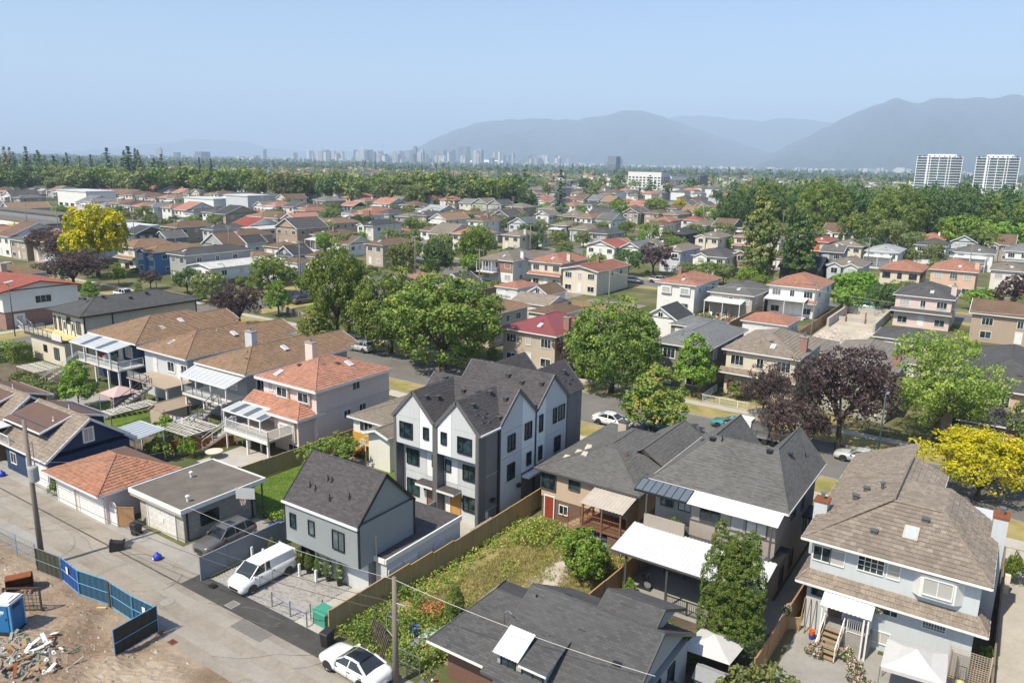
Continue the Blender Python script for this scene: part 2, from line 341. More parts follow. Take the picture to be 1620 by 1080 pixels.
D['membrane_brown']=lambda:paint('membrane_brown',(.13,.085,.07),.9,.18,.6,.2); D['membrane_gray']=lambda:groundm('membrane_gray',[(.3,(.11,.098,.085)),(.5,(.145,.13,.112)),(.7,(.18,.163,.14))],.6,8,.3,.95)
D['rubber']=lambda:simple('rubber',(.02,.02,.02),.8); D['lamp_red']=lambda:simple('lamp_red',(.35,.02,.02),.15); D['lamp_clear']=lambda:simple('lamp_clear',(.6,.62,.65),.1)
D['plastic_black']=lambda:simple('plastic_black',(.022,.022,.023),.5); D['plastic_blue']=lambda:simple('plastic_blue',(.02,.05,.42),.45); D['toilet_blue']=lambda:simple('toilet_blue',(.015,.15,.37),.45)
D['plastic_orange']=lambda:simple('plastic_orange',(.7,.14,.02),.5); D['plastic_white']=lambda:simple('plastic_white',(.75,.75,.74),.45); D['plastic_green']=lambda:simple('plastic_green',(.05,.26,.18),.5)
D['fabric_white']=lambda:paint('fabric_white',(.52,.515,.505),.9,.08,1.5,.1); D['fabric_pink']=lambda:paint('fabric_pink',(.52,.37,.36),.9,.06,1,.1); D['fabric_grey']=lambda:paint('fabric_grey',(.25,.22,.22),.9,.1,1,.1)
D['door_red']=lambda:paint('door_red',(.28,.05,.025),.5); D['door_wood']=lambda:wood('door_wood',(.50,.27,.07),.3); D['rust']=lambda:paint('rust',(.22,.075,.03),.9,.3,3)
D['mesh_blue']=lambda:siding('mesh_blue',(.025,.085,.145),.11); D['mesh_royal']=lambda:siding('mesh_royal',(.015,.07,.26),.11); D['mesh_green']=lambda:siding('mesh_green',(.05,.055,.04),.11); D['mesh_black']=lambda:siding('mesh_black',(.016,.018,.018),.11); D['pipe_blue']=lambda:simple('pipe_blue',(.10,.30,.50),.4)
D['hay']=lambda:paint('hay',(.46,.22,.085),.95,.3,3)
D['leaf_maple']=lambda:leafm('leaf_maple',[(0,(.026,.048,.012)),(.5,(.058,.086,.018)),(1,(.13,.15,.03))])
D['leaf_dark']=lambda:leafm('leaf_dark',[(0,(.016,.034,.012)),(.5,(.032,.058,.018)),(1,(.065,.095,.03))])
D['leaf_olive']=lambda:leafm('leaf_olive',[(0,(.035,.047,.018)),(.5,(.065,.083,.028)),(1,(.13,.14,.05))])
D['leaf_bright']=lambda:leafm('leaf_bright',[(0,(.045,.09,.015)),(.5,(.10,.175,.025)),(1,(.19,.26,.045))])
D['leaf_young']=lambda:leafm('leaf_young',[(0,(.05,.09,.018)),(.5,(.11,.15,.03)),(.8,(.18,.18,.04)),(1,(.28,.17,.05))])
D['leaf_yellow']=lambda:leafm('leaf_yellow',[(0,(.10,.13,.01)),(.45,(.33,.30,.012)),(1,(.60,.47,.015))])
D['leaf_gold']=lambda:leafm('leaf_gold',[(0,(.10,.14,.012)),(.4,(.36,.33,.012)),(1,(.62,.47,.025))])
D['leaf_purple']=lambda:leafm('leaf_purple',[(0,(.030,.019,.020)),(.5,(.055,.038,.039)),(1,(.115,.086,.080))])
D['leaf_conifer']=lambda:leafm('leaf_conifer',[(0,(.012,.025,.016)),(.5,(.025,.045,.026)),(1,(.05,.075,.04))],.15)
D['leaf_pine']=lambda:leafm('leaf_pine',[(0,(.028,.042,.014)),(.5,(.055,.072,.022)),(1,(.13,.12,.04))],.2)
D['leaf_cedar']=lambda:leafm('leaf_cedar',[(0,(.03,.055,.012)),(.5,(.07,.105,.02)),(1,(.14,.17,.035))],.2)
D['leaf_loc']=lambda:leafm('leaf_loc',[(0,(.045,.072,.018)),(.5,(.095,.14,.03)),(1,(.18,.22,.05))],.4)
D['leaf_straw']=lambda:leafm('leaf_straw',[(0,(.20,.20,.06)),(.5,(.38,.34,.12)),(1,(.50,.46,.21))],.3)
D['leaf_flower']=lambda:leafm('leaf_flower',[(0,(.06,.1,.02)),(.55,(.13,.16,.04)),(.6,(.7,.67,.6)),(.8,(.75,.72,.66)),(.82,(.6,.1,.2)),(1,(.65,.2,.28))],.2)
D['leaf_red']=lambda:leafm('leaf_red',[(0,(.1,.02,.015)),(1,(.24,.05,.035))],.2)
def tl():
    m,n,p=base('tantile_loose'); o=N(n,'ObjectInfo'); c=ramp(n,o.outputs['Random'],[(0,(.19,.155,.125)),(.5,(.235,.195,.16)),(.85,(.27,.23,.19)),(1,(.31,.275,.235))]); a=noise(n,geo_pos(n),7,4); L(n,mixc(n,maprange(n,a,.45,.7,0,.5),c,(.17,.15,.125)),p.inputs['Base Color']); p.inputs['Roughness'].default_value=.85; return m
DEFS['tantile_loose']=tl
DEFS['leaf_hay']=lambda:leafm('leaf_hay',[(0,(.13,.055,.02)),(.5,(.34,.16,.06)),(1,(.52,.30,.13))],.2)
# ------------------------------------------------------------------ building kit (world coordinates, parts parented to a root Empty)
WC={}
FACE=dict(s=0,e=math.pi/2,n=math.pi,w=-math.pi/2)
def win_meshes(w,h,fr,gl,div,tw,depth):
    k=(round(w,2),round(h,2),fr,gl,div,tw,depth)
    if k in WC: return WC[k]
    b=MB(); a=w/2
    b.box(-a-tw,-a,-depth,.0,-tw,h+tw); b.box(a,a+tw,-depth,0,-tw,h+tw); b.box(-a,a,-depth,0,h,h+tw); b.box(-a,a,-depth-.02,0,-tw,0)
    t=.045
    if div in ('v2','v3'):
        n=int(div[1])
        for i in range(1,n): b.box(-a+w*i/n-t/2,-a+w*i/n+t/2,-depth*.8,0,0,h)
    elif div=='v13':
        b.box(-a+w*.36-t/2,-a+w*.36+t/2,-depth*.8,0,0,h)
    elif div=='h2': b.box(-a,a,-depth*.8,0,h*.5-t/2,h*.5+t/2)
    elif div=='grid':
        for i in (1,2,3): b.box(-a+w*i/4-.02,-a+w*i/4+.02,-depth*.8,0,0,h)
        for i in (1,2): b.box(-a,a,-depth*.75,0,h*i/3-.02,h*i/3+.02)
    elif div=='bars':
        for i in range(1,8): b.box(-a+w*i/8-.012,-a+w*i/8+.012,-depth-.05,-depth-.02,-.05,h+.05)
        for i in (0,1): b.box(-a,a,-depth-.05,-depth-.02,h*(.2+.6*i)-.015,h*(.2+.6*i)+.015)
        b.box(-t/2,t/2,-depth*.8,0,0,h)
    g=MB(); g.poly([(-a,-.02,0),(a,-.02,0),(a,-.02,h),(-a,-.02,h)])
    WC[k]=(b.mesh('window_frame',[fr]),g.mesh('window_pane',[gl])); return WC[k]
def win(root,face,a,z,w,h,plane,fr='trim_white',gl='glass',div='v2',tw=.07,depth=.07,name='window'):
    f,g=win_meshes(w,h,fr,gl,div,tw,depth); o=wloc(root)
    p=(a,plane,z) if face in 'sn' else (plane,a,z)
    x=inst(name,f,root,(p[0]-o[0],p[1]-o[1],p[2]-o[2]),FACE[face]); inst('pane',g,x); return x
def door(root,face,a,z,w,h,plane,mat='trim_white',fr='trim_white',name='door',panels=True,glass=False,label=None):
    k=('d',round(w,2),round(h,2),mat,fr,panels,glass)
    if k not in WC:
        b=MB(); q=w/2; b.box(-q-.09,-q,-.08,0,0,h+.09,1); b.box(q,q+.09,-.08,0,0,h+.09,1); b.box(-q,q,-.08,0,h,h+.09,1); b.box(-q,q,-.04,0,0,h,0)
        if panels:
            for i in range(2):
                for j in range(3):
                    x0=-q+.12+i*(q-.06); b.box(x0,x0+q-.2,-.055,-.04,.2+j*h*.31,.2+j*h*.31+h*.23,0)
        g=MB()
        if glass: g.poly([(-q*.6,-.06,h*.35),(q*.6,-.06,h*.35),(q*.6,-.06,h*.88),(-q*.6,-.06,h*.88)])
        else: g.box(q-.16,q-.1,-.1,-.04,h*.46,h*.52)
        WC[k]=(b.mesh('door_leaf',[mat,fr]),g.mesh('door_glass' if glass else 'door_handle',['glass' if glass else 'metal']))
    b,g=WC[k]; o=wloc(root); p=(a,plane,z) if face in 'sn' else (plane,a,z)
    x=inst(name,b,root,(p[0]-o[0],p[1]-o[1],p[2]-o[2]),FACE[face]); inst('glazing' if glass else 'handle',g,x)
    if label: x['label']=label
    return x
def garage_door(root,face,a,z,w,h,plane,mat='trim_white',rows=4,cols=None):
    o=wloc(root); p=(a,plane,z) if face in 'sn' else (plane,a,z); cols=cols or max(3,int(w/.6))
    fm=MB(); q=w/2; fm.box(-q-.12,-q,-.1,0,0,h+.12); fm.box(q,q+.12,-.1,0,0,h+.12); fm.box(-q,q,-.1,0,h,h+.12)
    fr=inst('garage_door',fm.mesh('garage_door_frame',['trim_white']),root,(p[0]-o[0],p[1]-o[1],p[2]-o[2]),FACE[face])
    pb=MB(); ph=h/rows; pb.box(-q+.005,q-.005,-.05,0,.006,ph-.008)
    for i in range(cols):
        x0=-q+w*i/cols; pb.box(x0+.08,x0+w/cols-.08,-.065,-.05,ph*.2,ph*.8)
    me=pb.mesh('garage_door_panel',[mat])
    for r in range(rows): inst('panel',me,fr,(0,0,r*ph))
    return fr
def clip2(poly,ax,val,keep_ge):
    out=[]; n=len(poly)
    for i in range(n):
        a,b=poly[i],poly[(i+1)%n]; da=a[ax]-val; db=b[ax]-val
        if not keep_ge: da,db=-da,-db
        if da>=0: out.append(a)
        if (da>0 and db<0) or (da<0 and db>0):
            t=da/(da-db); out.append((a[0]+(b[0]-a[0])*t,a[1]+(b[1]-a[1])*t))
    return out
def roof_plane(mb,pts,style,m=0,course=.36,th=.045,tw=.33,cols=False,loose=None):
    """covers a roof plane with real courses (and single tiles); pts counter-clockwise from outside"""
    P=[Vector(p) for p in pts]; nrm=(P[1]-P[0]).cross(P[2]-P[0])
    if nrm.length<1e-5: nrm=(P[2]-P[0]).cross(P[3]-P[0])
    nrm.normalize()
    if style=='plain' or abs(nrm.z)>.999: mb.poly(pts,m); return
    e=Vector((-nrm.y,nrm.x,0)).normalized(); s=nrm.cross(e)
    lo=min(P,key=lambda q:q.z); O=lo
    Q=[((q-O).dot(e),(q-O).dot(s)) for q in P]
    smax=max(q[1] for q in Q); k=max(1,int(round(smax/course))); d=smax/k
    W=lambda x,y,h:O+e*x+s*y+nrm*h
    for i in range(k):
        a,b=i*d,(i+1)*d; c=clip2(clip2(Q,1,a,True),1,b,False)
        if len(c)<3: continue
        xs=[(min(q[0] for q in c),max(q[0] for q in c))]
        cells=[c]
        if cols:
            cells=[]; off=(i%2)*tw/2; x=math.floor((xs[0][0]-off)/tw)*tw+off
            while x<xs[0][1]:
                q=clip2(clip2(c,0,x+.004,True),0,x+tw-.004,False)
                if len(q)>=3: cells.append(q)
                x+=tw
        for q in cells:
            j=th*random.uniform(.75,1.3) if cols else th
            if loose is not None and len(q)==4:
                w_=max(p[0] for p in q)-min(p[0] for p in q); hh=max(p[1] for p in q)-min(p[1] for p in q)
                if w_>tw-.02 and hh>d-.01 and min(p[1] for p in q)<a+.001:
                    full=sum(1 for p in q if abs(p[1]-a)<1e-4)==2 and sum(1 for p in q if abs(p[1]-b)<1e-4)==2 and abs(sorted(q)[0][0]-sorted(q)[1][0])<1e-4
                    if full and len(loose['out'])<loose['max']:
                        loose['out'].append((W((min(p[0] for p in q)+max(p[0] for p in q))/2,a,0),e,s,nrm,d)); continue
            mb.poly([W(x,y,j*(1-(y-a)/d*.93)) for x,y in q],m)
            lowp=[p for p in q if abs(p[1]-a)<1e-4]
            if len(lowp)>=2:
                x0=min(p[0] for p in lowp); x1=max(p[0] for p in lowp)
                mb.poly([W(x0,a,-.01),W(x1,a,-.01),W(x1,a,j),W(x0,a,j)],m)
STY=dict(tile=dict(course=.36,th=.05),shingle=dict(course=.29,th=.014),far=dict(course=.45,th=.05))
def roof_parts(root,planes,rmat,style,eaves,ridges,fascia='trim_white',fh=.15,name='roof',cols=False,loose=None,soffit=None,cap=None):
    b=MB(); st=STY.get(style,{})
    for p in planes: roof_plane(b,p,style if style in STY else 'plain',0,cols=cols,loose=loose,**st)
    if soffit:
        for s in soffit: b.poly(s,1)
    rf=b.build(name,[rmat,fascia],root)
    c=MB(); r=.085 if style in('tile','far') else .05
    for p,q in ridges:
        p,q=Vector(p),Vector(q); n=max(1,int((q-p).length/.4)) if style=='tile' and cols else 1
        for i in range(n):
            a=p.lerp(q,i/n); d=p.lerp(q,(i+1)/n); c.tube(a+Vector((0,0,.02)),d+Vector((0,0,.02)),r*1.1,r*.95,6)
    if ridges: c.build('ridge_cap',[cap or rmat],rf)
    g=MB()
    for p,q in eaves:
        p,q=Vector(p),Vector(q); z=Vector((0,0,-fh/2+.0)); g.bar(p+z,q+z,.1,fh)
    if eaves: g.build('gutter',[fascia],rf)
    return rf
def hip(root,x0,x1,y0,y1,ez,m=.4,oh=.5,rmat='shgray',style='shingle',fascia='trim_white',fh=.15,cols=False,loose=None,name='roof'):
    a,b,c,d=x0-oh,x1+oh,y0-oh,y1+oh; w,l=b-a,d-c
    if w<=l:
        h=w/2*m; r0=((a+b)/2,c+w/2,ez+h); r1=((a+b)/2,d-w/2,ez+h)
        if l-w<.05: r1=r0
        A,B,C_,D_=(a,c,ez),(b,c,ez),(b,d,ez),(a,d,ez)
        pl=[[A,B,r0],[B,C_,r1,r0] if r1!=r0 else [B,C_,r0],[C_,D_,r1],[D_,A,r0,r1] if r1!=r0 else [D_,A,r0]]
        rid=[(A,r0),(B,r0),(C_,r1),(D_,r1)]+([(r0,r1)] if r1!=r0 else [])
    else:
        h=l/2*m; r0=(a+l/2,(c+d)/2,ez+h); r1=(b-l/2,(c+d)/2,ez+h)
        A,B,C_,D_=(a,c,ez),(b,c,ez),(b,d,ez),(a,d,ez)
        pl=[[A,B,r1,r0],[B,C_,r1],[C_,D_,r0,r1],[D_,A,r0]]; rid=[(A,r0),(D_,r0),(B,r1),(C_,r1),(r0,r1)]
    z=ez-fh+.01; so=[[(a,d,z),(b,d,z),(b,c,z),(a,c,z)]]
    return roof_parts(root,pl,rmat,style,[(A,B),(B,C_),(C_,D_),(D_,A)],rid,fascia,fh,name,cols,loose,so)
def gable(root,x0,x1,y0,y1,ez,m=.4,oh=.4,axis='y',rmat='shgray',style='shingle',fascia='trim_white',wall=None,fh=.15,og=None,name='roof',cols=False,ends='both'):
    """ridge along axis; og: overhang at gable ends; wall: material of the gable triangles"""
    og=oh if og is None else og
    if axis=='y':
        a,b,c,d=x0-oh,x1+oh,y0-og,y1+og; mx=(a+b)/2; rz=ez+(b-a)/2*m
        pl=[[(b,c,ez),(b,d,ez),(mx,d,rz),(mx,c,rz)],[(a,d,ez),(a,c,ez),(mx,c,rz),(mx,d,rz)]]; rid=[((mx,c,rz),(mx,d,rz))]
        eav=[((a,c,ez),(a,d,ez)),((b,c,ez),(b,d,ez))]; rk=[((a,c,ez),(mx,c,rz)),((b,c,ez),(mx,c,rz)),((a,d,ez),(mx,d,rz)),((b,d,ez),(mx,d,rz))]
        wz=ez+oh*m; tri=[[(x0,y0,wz),(x1,y0,wz),(mx,y0,rz-.06)],[(x1,y1,wz),(x0,y1,wz),(mx,y1,rz-.06)]]
    else:
        a,b,c,d=x0-og,x1+og,y0-oh,y1+oh; my=(c+d)/2; rz=ez+(d-c)/2*m
        pl=[[(a,c,ez),(b,c,ez),(b,my,rz),(a,my,rz)],[(b,d,ez),(a,d,ez),(a,my,rz),(b,my,rz)]]; rid=[((a,my,rz),(b,my,rz))]
        eav=[((a,c,ez),(b,c,ez)),((a,d,ez),(b,d,ez))]; rk=[((a,c,ez),(a,my,rz)),((a,d,ez),(a,my,rz)),((b,c,ez),(b,my,rz)),((b,d,ez),(b,my,rz))]
        wz=ez+oh*m; tri=[[(x0,y1,wz),(x0,y0,wz),(x0,my,rz-.06)],[(x1,y0,wz),(x1,y1,wz),(x1,my,rz-.06)]]
    und=[[(p[0],p[1],p[2]-.07) for p in reversed(q)] for q in pl]
    rf=roof_parts(root,pl,rmat,style,eav,rid,fascia,fh,name,cols,None,und)
    for p,q in (rk if ends=='both' else rk[:2] if ends=='s' else rk[2:]): MB().bar(Vector(p)+Vector((0,0,-.08)),Vector(q)+Vector((0,0,-.08)),.08,min(.22,fh+.06)).build('barge_board',[fascia],rf)
    if wall:
        for q in tri: part(root,'gable_wall',wall,lambda t:t.poly(q))
    return rf
def gtri(root,face,plane,a0,a1,z0,za,mat,th=.1):
    b=MB(); m=(a0+a1)/2
    if face in 's': P=[(a0,plane,z0),(a1,plane,z0),(m,plane,za)]
    elif face=='e': P=[(plane,a0,z0),(plane,a1,z0),(plane,m,za)]
    elif face=='n': P=[(a1,plane,z0),(a0,plane,z0),(m,plane,za)]
    else: P=[(plane,a1,z0),(plane,a0,z0),(plane,m,za)]
    b.poly(P); return b.build('gable_wall',[mat],root)
def walls(root,x0,x1,y0,y1,z0,z1,mat,name='wall'):
    return MB().box(x0,x1,y0,y1,z0,z1,skip='b').build(name,[mat],root)
def part(root,name,mats,fn,smooth=False):
    b=MB(); fn(b); return b.build(name,mats if isinstance(mats,list) else [mats],root,smooth)
def boxp(root,name,mat,*a): return MB().box(*a).build(name,[mat],root)
def chimney(root,x,y,z0,z1,w=.9,d=.6,mat='brick',cap='concrete_grey',flue=True):
    c=MB().box(x-w/2,x+w/2,y-d/2,y+d/2,z0,z1).build('chimney',[mat],root)
    MB().box(x-w/2-.06,x+w/2+.06,y-d/2-.06,y+d/2+.06,z1,z1+.1).build('cap',[cap],c)
    if flue: MB().tube((x,y,z1+.1),(x,y,z1+.5),.12,.12,8).tube((x,y,z1+.5),(x,y,z1+.58),.2,.2,8).build('flue',['metal'],c)
    return c
def vents(root,pts,mat='trim_black',kind='box'):
    for p in pts:
        b=MB(); x,y,z=p[:3]
        k=p[3] if len(p)>3 else kind
        if k=='box': b.box(x-.17,x+.17,y-.17,y+.17,z-.12,z+.13); b.box(x-.23,x+.23,y-.23,y+.23,z+.13,z+.17)
        elif k=='pipe': b.tube((x,y,z-.1),(x,y,z+.38),.045,.045,8); b.tube((x,y,z-.06),(x,y,z+.05),.12,.07,8)
        elif k=='turbine': b.tube((x,y,z-.1),(x,y,z+.22),.1,.1,10); b.lathe((x,y,z+.22),[(.1,0),(.17,.06),(.17,.14),(.09,.2)],10)
        b.build('roof_vent',[mat],root)
def skylight(root,x,y,z,nx,ny,m,w=.6,l=1.0,mat='trim_white'):
    """nx,ny: downhill direction; m: slope"""
    d=Vector((nx,ny,-m)).normalized(); a=Vector((-ny,nx,0)); n=a.cross(d)
    if n.z<0: n=-n
    c=Vector((x,y,z)); b=MB(); g=MB()
    q=lambda s,t,h:c+a*(s*w/2)+d*(t*l/2)+n*h
    b.hexa([q(-1,-1,-.05),q(1,-1,-.05),q(1,1,-.05),q(-1,1,-.05)],[q(-1,-1,.12),q(1,-1,.12),q(1,1,.12),q(-1,1,.12)])
    g.poly([q(-.8,-.85,.125),q(.8,-.85,.125),q(.8,.85,.125),q(-.8,.85,.125)]) if n.dot((q(.8,-.85,0)-q(-.8,-.85,0)).cross(q(.8,.85,0)-q(-.8,-.85,0)))>0 else g.poly([q(-.8,.85,.125),q(.8,.85,.125),q(.8,-.85,.125),q(-.8,-.85,.125)])
    s=b.build('skylight',[mat],root); g.build('pane',['skyl'],s); return s
DEFS['skyl']=lambda:simple('skyl',(.42,.46,.5),.12)
def railing(root,pts,h=1.0,mat='trim_white',post=.06,gap=.14,panel=None,name='railing',pgap=1.6):
    """post, rail and baluster railing along a polyline; panel: glass material instead of balusters"""
    b=MB(); g=MB()
    for p,q in zip(pts,pts[1:]):
        p,q=Vector(p),Vector(q); l=(q-p).length; n=max(1,int(round(l/pgap))); u=Vector((0,0,1))
        b.bar(p+u*h,q+u*h,post,post); b.bar(p+u*.1,q+u*.1,post*.7,post*.7)
        for i in range(n+1): a=p.lerp(q,i/n); b.bar(a,a+u*h,post,post)
        if panel:
            for i in range(n):
                a=p.lerp(q,(i+.06)/n); c=p.lerp(q,(i+.94)/n); g.poly([a+u*.15,c+u*.15,c+u*(h-.06),a+u*(h-.06)])
        else:
            k=max(1,int(l/gap))
            for i in range(1,k): a=p.lerp(q,i/k); b.bar(a+u*.1,a+u*h,.022,.022)
    r=b.build(name,[mat],root)
    if panel: g.build('infill',[panel],r)
    return r
def stairs(root,p,q,w,n,mat='wood_plain',rail='trim_white',name='stairs',risers=False,side=None):
    """p: bottom centre, q: top centre"""
    p,q=Vector(p),Vector(q); d=Vector((q.x-p.x,q.y-p.y,0)); run=d.length; d.normalize(); a=Vector((-d.y,d.x,0)); b=MB(); s=MB()
    me=None
    root_s=None
    s.bar(p-a*w/2+Vector((0,0,-.05)),q-a*w/2+Vector((0,0,-.15)),.06,.26); st=s.build(name,[side or mat],root)
    MB().bar(p+a*w/2+Vector((0,0,-.05)),q+a*w/2+Vector((0,0,-.15)),.06,.26).build('stringer',[side or mat],st)
    for i in range(n):
        t=(i+.5)/n; c=p.lerp(q,t); b=MB(); b.bar(c-a*w/2,c+a*w/2,run/n*1.05,.05); b.build('step',[mat],st)
    if rail:
        for sgn in (-1,1):
            r=MB(); u=Vector((0,0,.95)); r.bar(p+a*sgn*w/2+u,q+a*sgn*w/2+u,.06,.06)
            k=max(2,int(run/.9))
            for i in range(k+1): c=p.lerp(q,i/k)+a*sgn*w/2; r.bar(c,c+u,.05,.05)
            r.build('handrail',[rail],st)
    return st
def corrugated(root,quad,mat='corr_white',n=24,amp=.035,th=.03,name='canopy'):
    """quad: p00,p10 (eave or outer edge), p11,p01; ribs run from the first edge to the second"""
    a,b,c,d=[Vector(x) for x in quad]; up=(b-a).cross(d-a).normalized()
    if up.z<0: up=-up
    m=MB(); k=len(m.v); N_=n*4
    pr=[0,1,1,0]
    for i in range(N_+1):
        t=i/N_; h=amp*pr[i%4]; m.v.append(tuple(a.lerp(b,t)+up*h)); m.v.append(tuple(d.lerp(c,t)+up*h)); m.v.append(tuple(a.lerp(b,t)+up*(h-th))); m.v.append(tuple(d.lerp(c,t)+up*(h-th)))
    for i in range(N_):
        j=k+i*4; m.f.append((j,j+4,j+5,j+1)); m.m.append(0); m.f.append((j+2,j+3,j+7,j+6)); m.m.append(0); m.f.append((j,j+2,j+6,j+4)); m.m.append(0); m.f.append((j+1,j+5,j+7,j+3)); m.m.append(0)
    return m.build(name,[mat],root)
def panel_canopy(root,quad,frame='trim_white',pane='polycarb',n=6,name='canopy',nr=0):
    a,b,c,d=[Vector(x) for x in quad]; fm=MB(); up=Vector((0,0,1))
    fm.bar(a,b,.1,.14); fm.bar(d,c,.1,.1)
    for i in range(n+1): fm.bar(a.lerp(b,i/n),d.lerp(c,i/n),.07,.1)
    for i in range(1,nr+1): fm.bar(a.lerp(d,i/(nr+1)),b.lerp(c,i/(nr+1)),.05,.06)
    f=fm.build(name,[frame],root)
    for i in range(n):
        g=MB(); p,q,r,s=a.lerp(b,(i+.04)/n),a.lerp(b,(i+.96)/n),d.lerp(c,(i+.96)/n),d.lerp(c,(i+.04)/n); g.hexa([x+up*.03 for x in (p,q,r,s)],[x+up*.05 for x in (p,q,r,s)]); g.build('pane',[pane if isinstance(pane,str) else pane[i%len(pane)]],f)
    return f
def posts(root,pts,z0,z1,w=.12,mat='trim_white',name='post'):
    for x,y in pts: MB().box(x-w/2,x+w/2,y-w/2,y+w/2,z0 if z0 is not None else zgf(y),z1).build(name,[mat],root)
def house(label,x0,x1,y0,y1,z1,wall='stucco_cream',name='house',cat='house',z0=None,group=None,found=True):
    r=T(name,label,cat,((x0+x1)/2,(y0+y1)/2,zgf((y0+y1)/2) if z0 is None else z0),group)
    walls(r,x0,x1,y0,y1,-1.2,z1,wall)
    return r
# sheets lying on the ground
SH=[0]
def sheet(name,x0,x1,y0,y1,mat,lift=.008,kind='structure',pts=None,label=None,cat=None):
    SH[0]+=1; lift=lift+.0007*(SH[0]%9)
    ys=[y0]+[y for y in np.arange(math.ceil(y0/1.5)*1.5,y1,1.5) if y>y0+.01]+[y1] if y1>31 and y0<72 else [y0,y1]
    V=[];Fc=[]
    for y in ys:
        z=zgf(y)+lift; V+=[(x0,y,z),(x1,y,z)]
    for i in range(len(ys)-1): Fc.append((2*i,2*i+1,2*i+3,2*i+2))
    me=np_mesh(name,np.array(V),Fc,[mat]); o=bpy.data.objects.new(name,me); COL.objects.link(o)
    o['kind']=kind; return tag(o,label,cat)
# fences made of panels: each panel and each post a part of its own
FP={}
def fence(name,label,p,q,h=1.8,mat='fence_new',pw=2.4,post='fence_new',board=.14,cat='fence',group=None,cap=True,drop=0,horizontal=False,pt=.1):
    p,q=Vector((*p,0)),Vector((*q,0)); l=(q-p).length; n=max(1,int(round(l/pw))); w_=l/n; ang=math.atan2(q.y-p.y,q.x-p.x)
    root=T(name,label,cat,(p.x,p.y,zgf(p.y)),group)
    k=(round(w_,2),h,mat,board,horizontal)
    if k not in FP:
        b=MB(); r_=random.Random(3)
        if horizontal:
            z=.08
            while z<h-.02: b.box(.06,w_-.06,-.012,.012,z,min(h,z+board-.02)); z+=board
        else:
            x=.06
            while x<w_-.08:
                b.box(x,min(x+board-.008,w_-.05),-.015+r_.uniform(-.006,.006),.012,.05,h+r_.uniform(-.02,.02)*(not cap)); x+=board
            b.box(.05,w_-.05,.012,.05,.3,.39); b.box(.05,w_-.05,.012,.05,h-.4,h-.31)
        if cap: b.box(0,w_,-.05,.05,h,h+.04)
        pm=MB().box(-pt/2,pt/2,-pt/2,pt/2,-.6,h+.09)
        FP[k]=(b.mesh('fence_panel',[mat]),pm.mesh('fence_post',[post]))
    pa,po=FP[k]; d=(q-p)/n
    for i in range(n+1):
        c=p+d*i; inst('post',po,root,(c.x-p.x,c.y-p.y,zgf(c.y)-zgf(p.y)),ang)
        if i<n:
            c2=p+d*(i+.5); inst('fence_panel',pa,root,(c.x-p.x,c.y-p.y,zgf(c2.y)-zgf(p.y)),ang)
    return root
# ------------------------------------------------------------------ trees: crowns of many leaf faces on tapered trunks with limbs
def leaf_cloud(C,Nn,size,asp=.75,jit=.6,tint=None,rg=None):
    """one bent-square leaf face per centre, roughly facing Nn"""
    rg=rg or rng; n=len(C)
    d=Nn+rg.normal(0,jit,(n,3)); d/=np.linalg.norm(d,axis=1)[:,None]+1e-9
    r=rg.normal(0,1,(n,3)); a=np.cross(d,r); a/=np.linalg.norm(a,axis=1)[:,None]+1e-9; b=np.cross(d,a)
    s=(size*rg.uniform(.6,1.3,n))[:,None]; a=a*s*.5; b=b*s*.5*asp
    V=np.stack([C-a*.9-b*.4,C+b*-.9+a*.3,C+a+b*.2,C+b*.95-a*.2],1).reshape(-1,3)
    return V
def puffs(lobes,npuff,pr,leaves,leaf,seed,low=-.35,flat=1.0,jit=.55,inner=.25):
    """lobes -> puffs on their surface -> leaves on the puffs"""
    rg=np.random.default_rng(seed); L_=np.array(lobes,float); ar=(L_[:,3]*L_[:,4]+L_[:,3]*L_[:,5]+L_[:,4]*L_[:,5]); pk=rg.choice(len(L_),npuff,p=ar/ar.sum())
    d=rg.normal(0,1,(npuff,3)); d/=np.linalg.norm(d,axis=1)[:,None]; d[:,2]=np.where(d[:,2]<low,-d[:,2]*.6,d[:,2])
    rad=1-inner*rg.random(npuff)**1.5
    pc=L_[pk,:3]+d*L_[pk,3:]*rad[:,None]; ptint=np.clip(rg.normal(.45,.17,npuff),0,1)
    prr=pr*rg.uniform(.6,1.35,npuff)
    n=npuff*leaves; i=np.repeat(np.arange(npuff),leaves); e=rg.normal(0,1,(n,3)); e/=np.linalg.norm(e,axis=1)[:,None]
    e=e+d[i]*.75+np.array([0,0,.35]); e/=np.linalg.norm(e,axis=1)[:,None]
    C=pc[i]+e*(prr[i]*rg.uniform(.55,1.05,n))[:,None]*np.array([1,1,flat])
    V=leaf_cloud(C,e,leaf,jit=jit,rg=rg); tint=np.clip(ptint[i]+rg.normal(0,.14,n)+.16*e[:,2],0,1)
    return V,tint
def crown(name,V,tint,mat):
    return np_mesh(name,V,np.arange(len(V)).reshape(-1,4),[mat],uv=False,attr=tint)
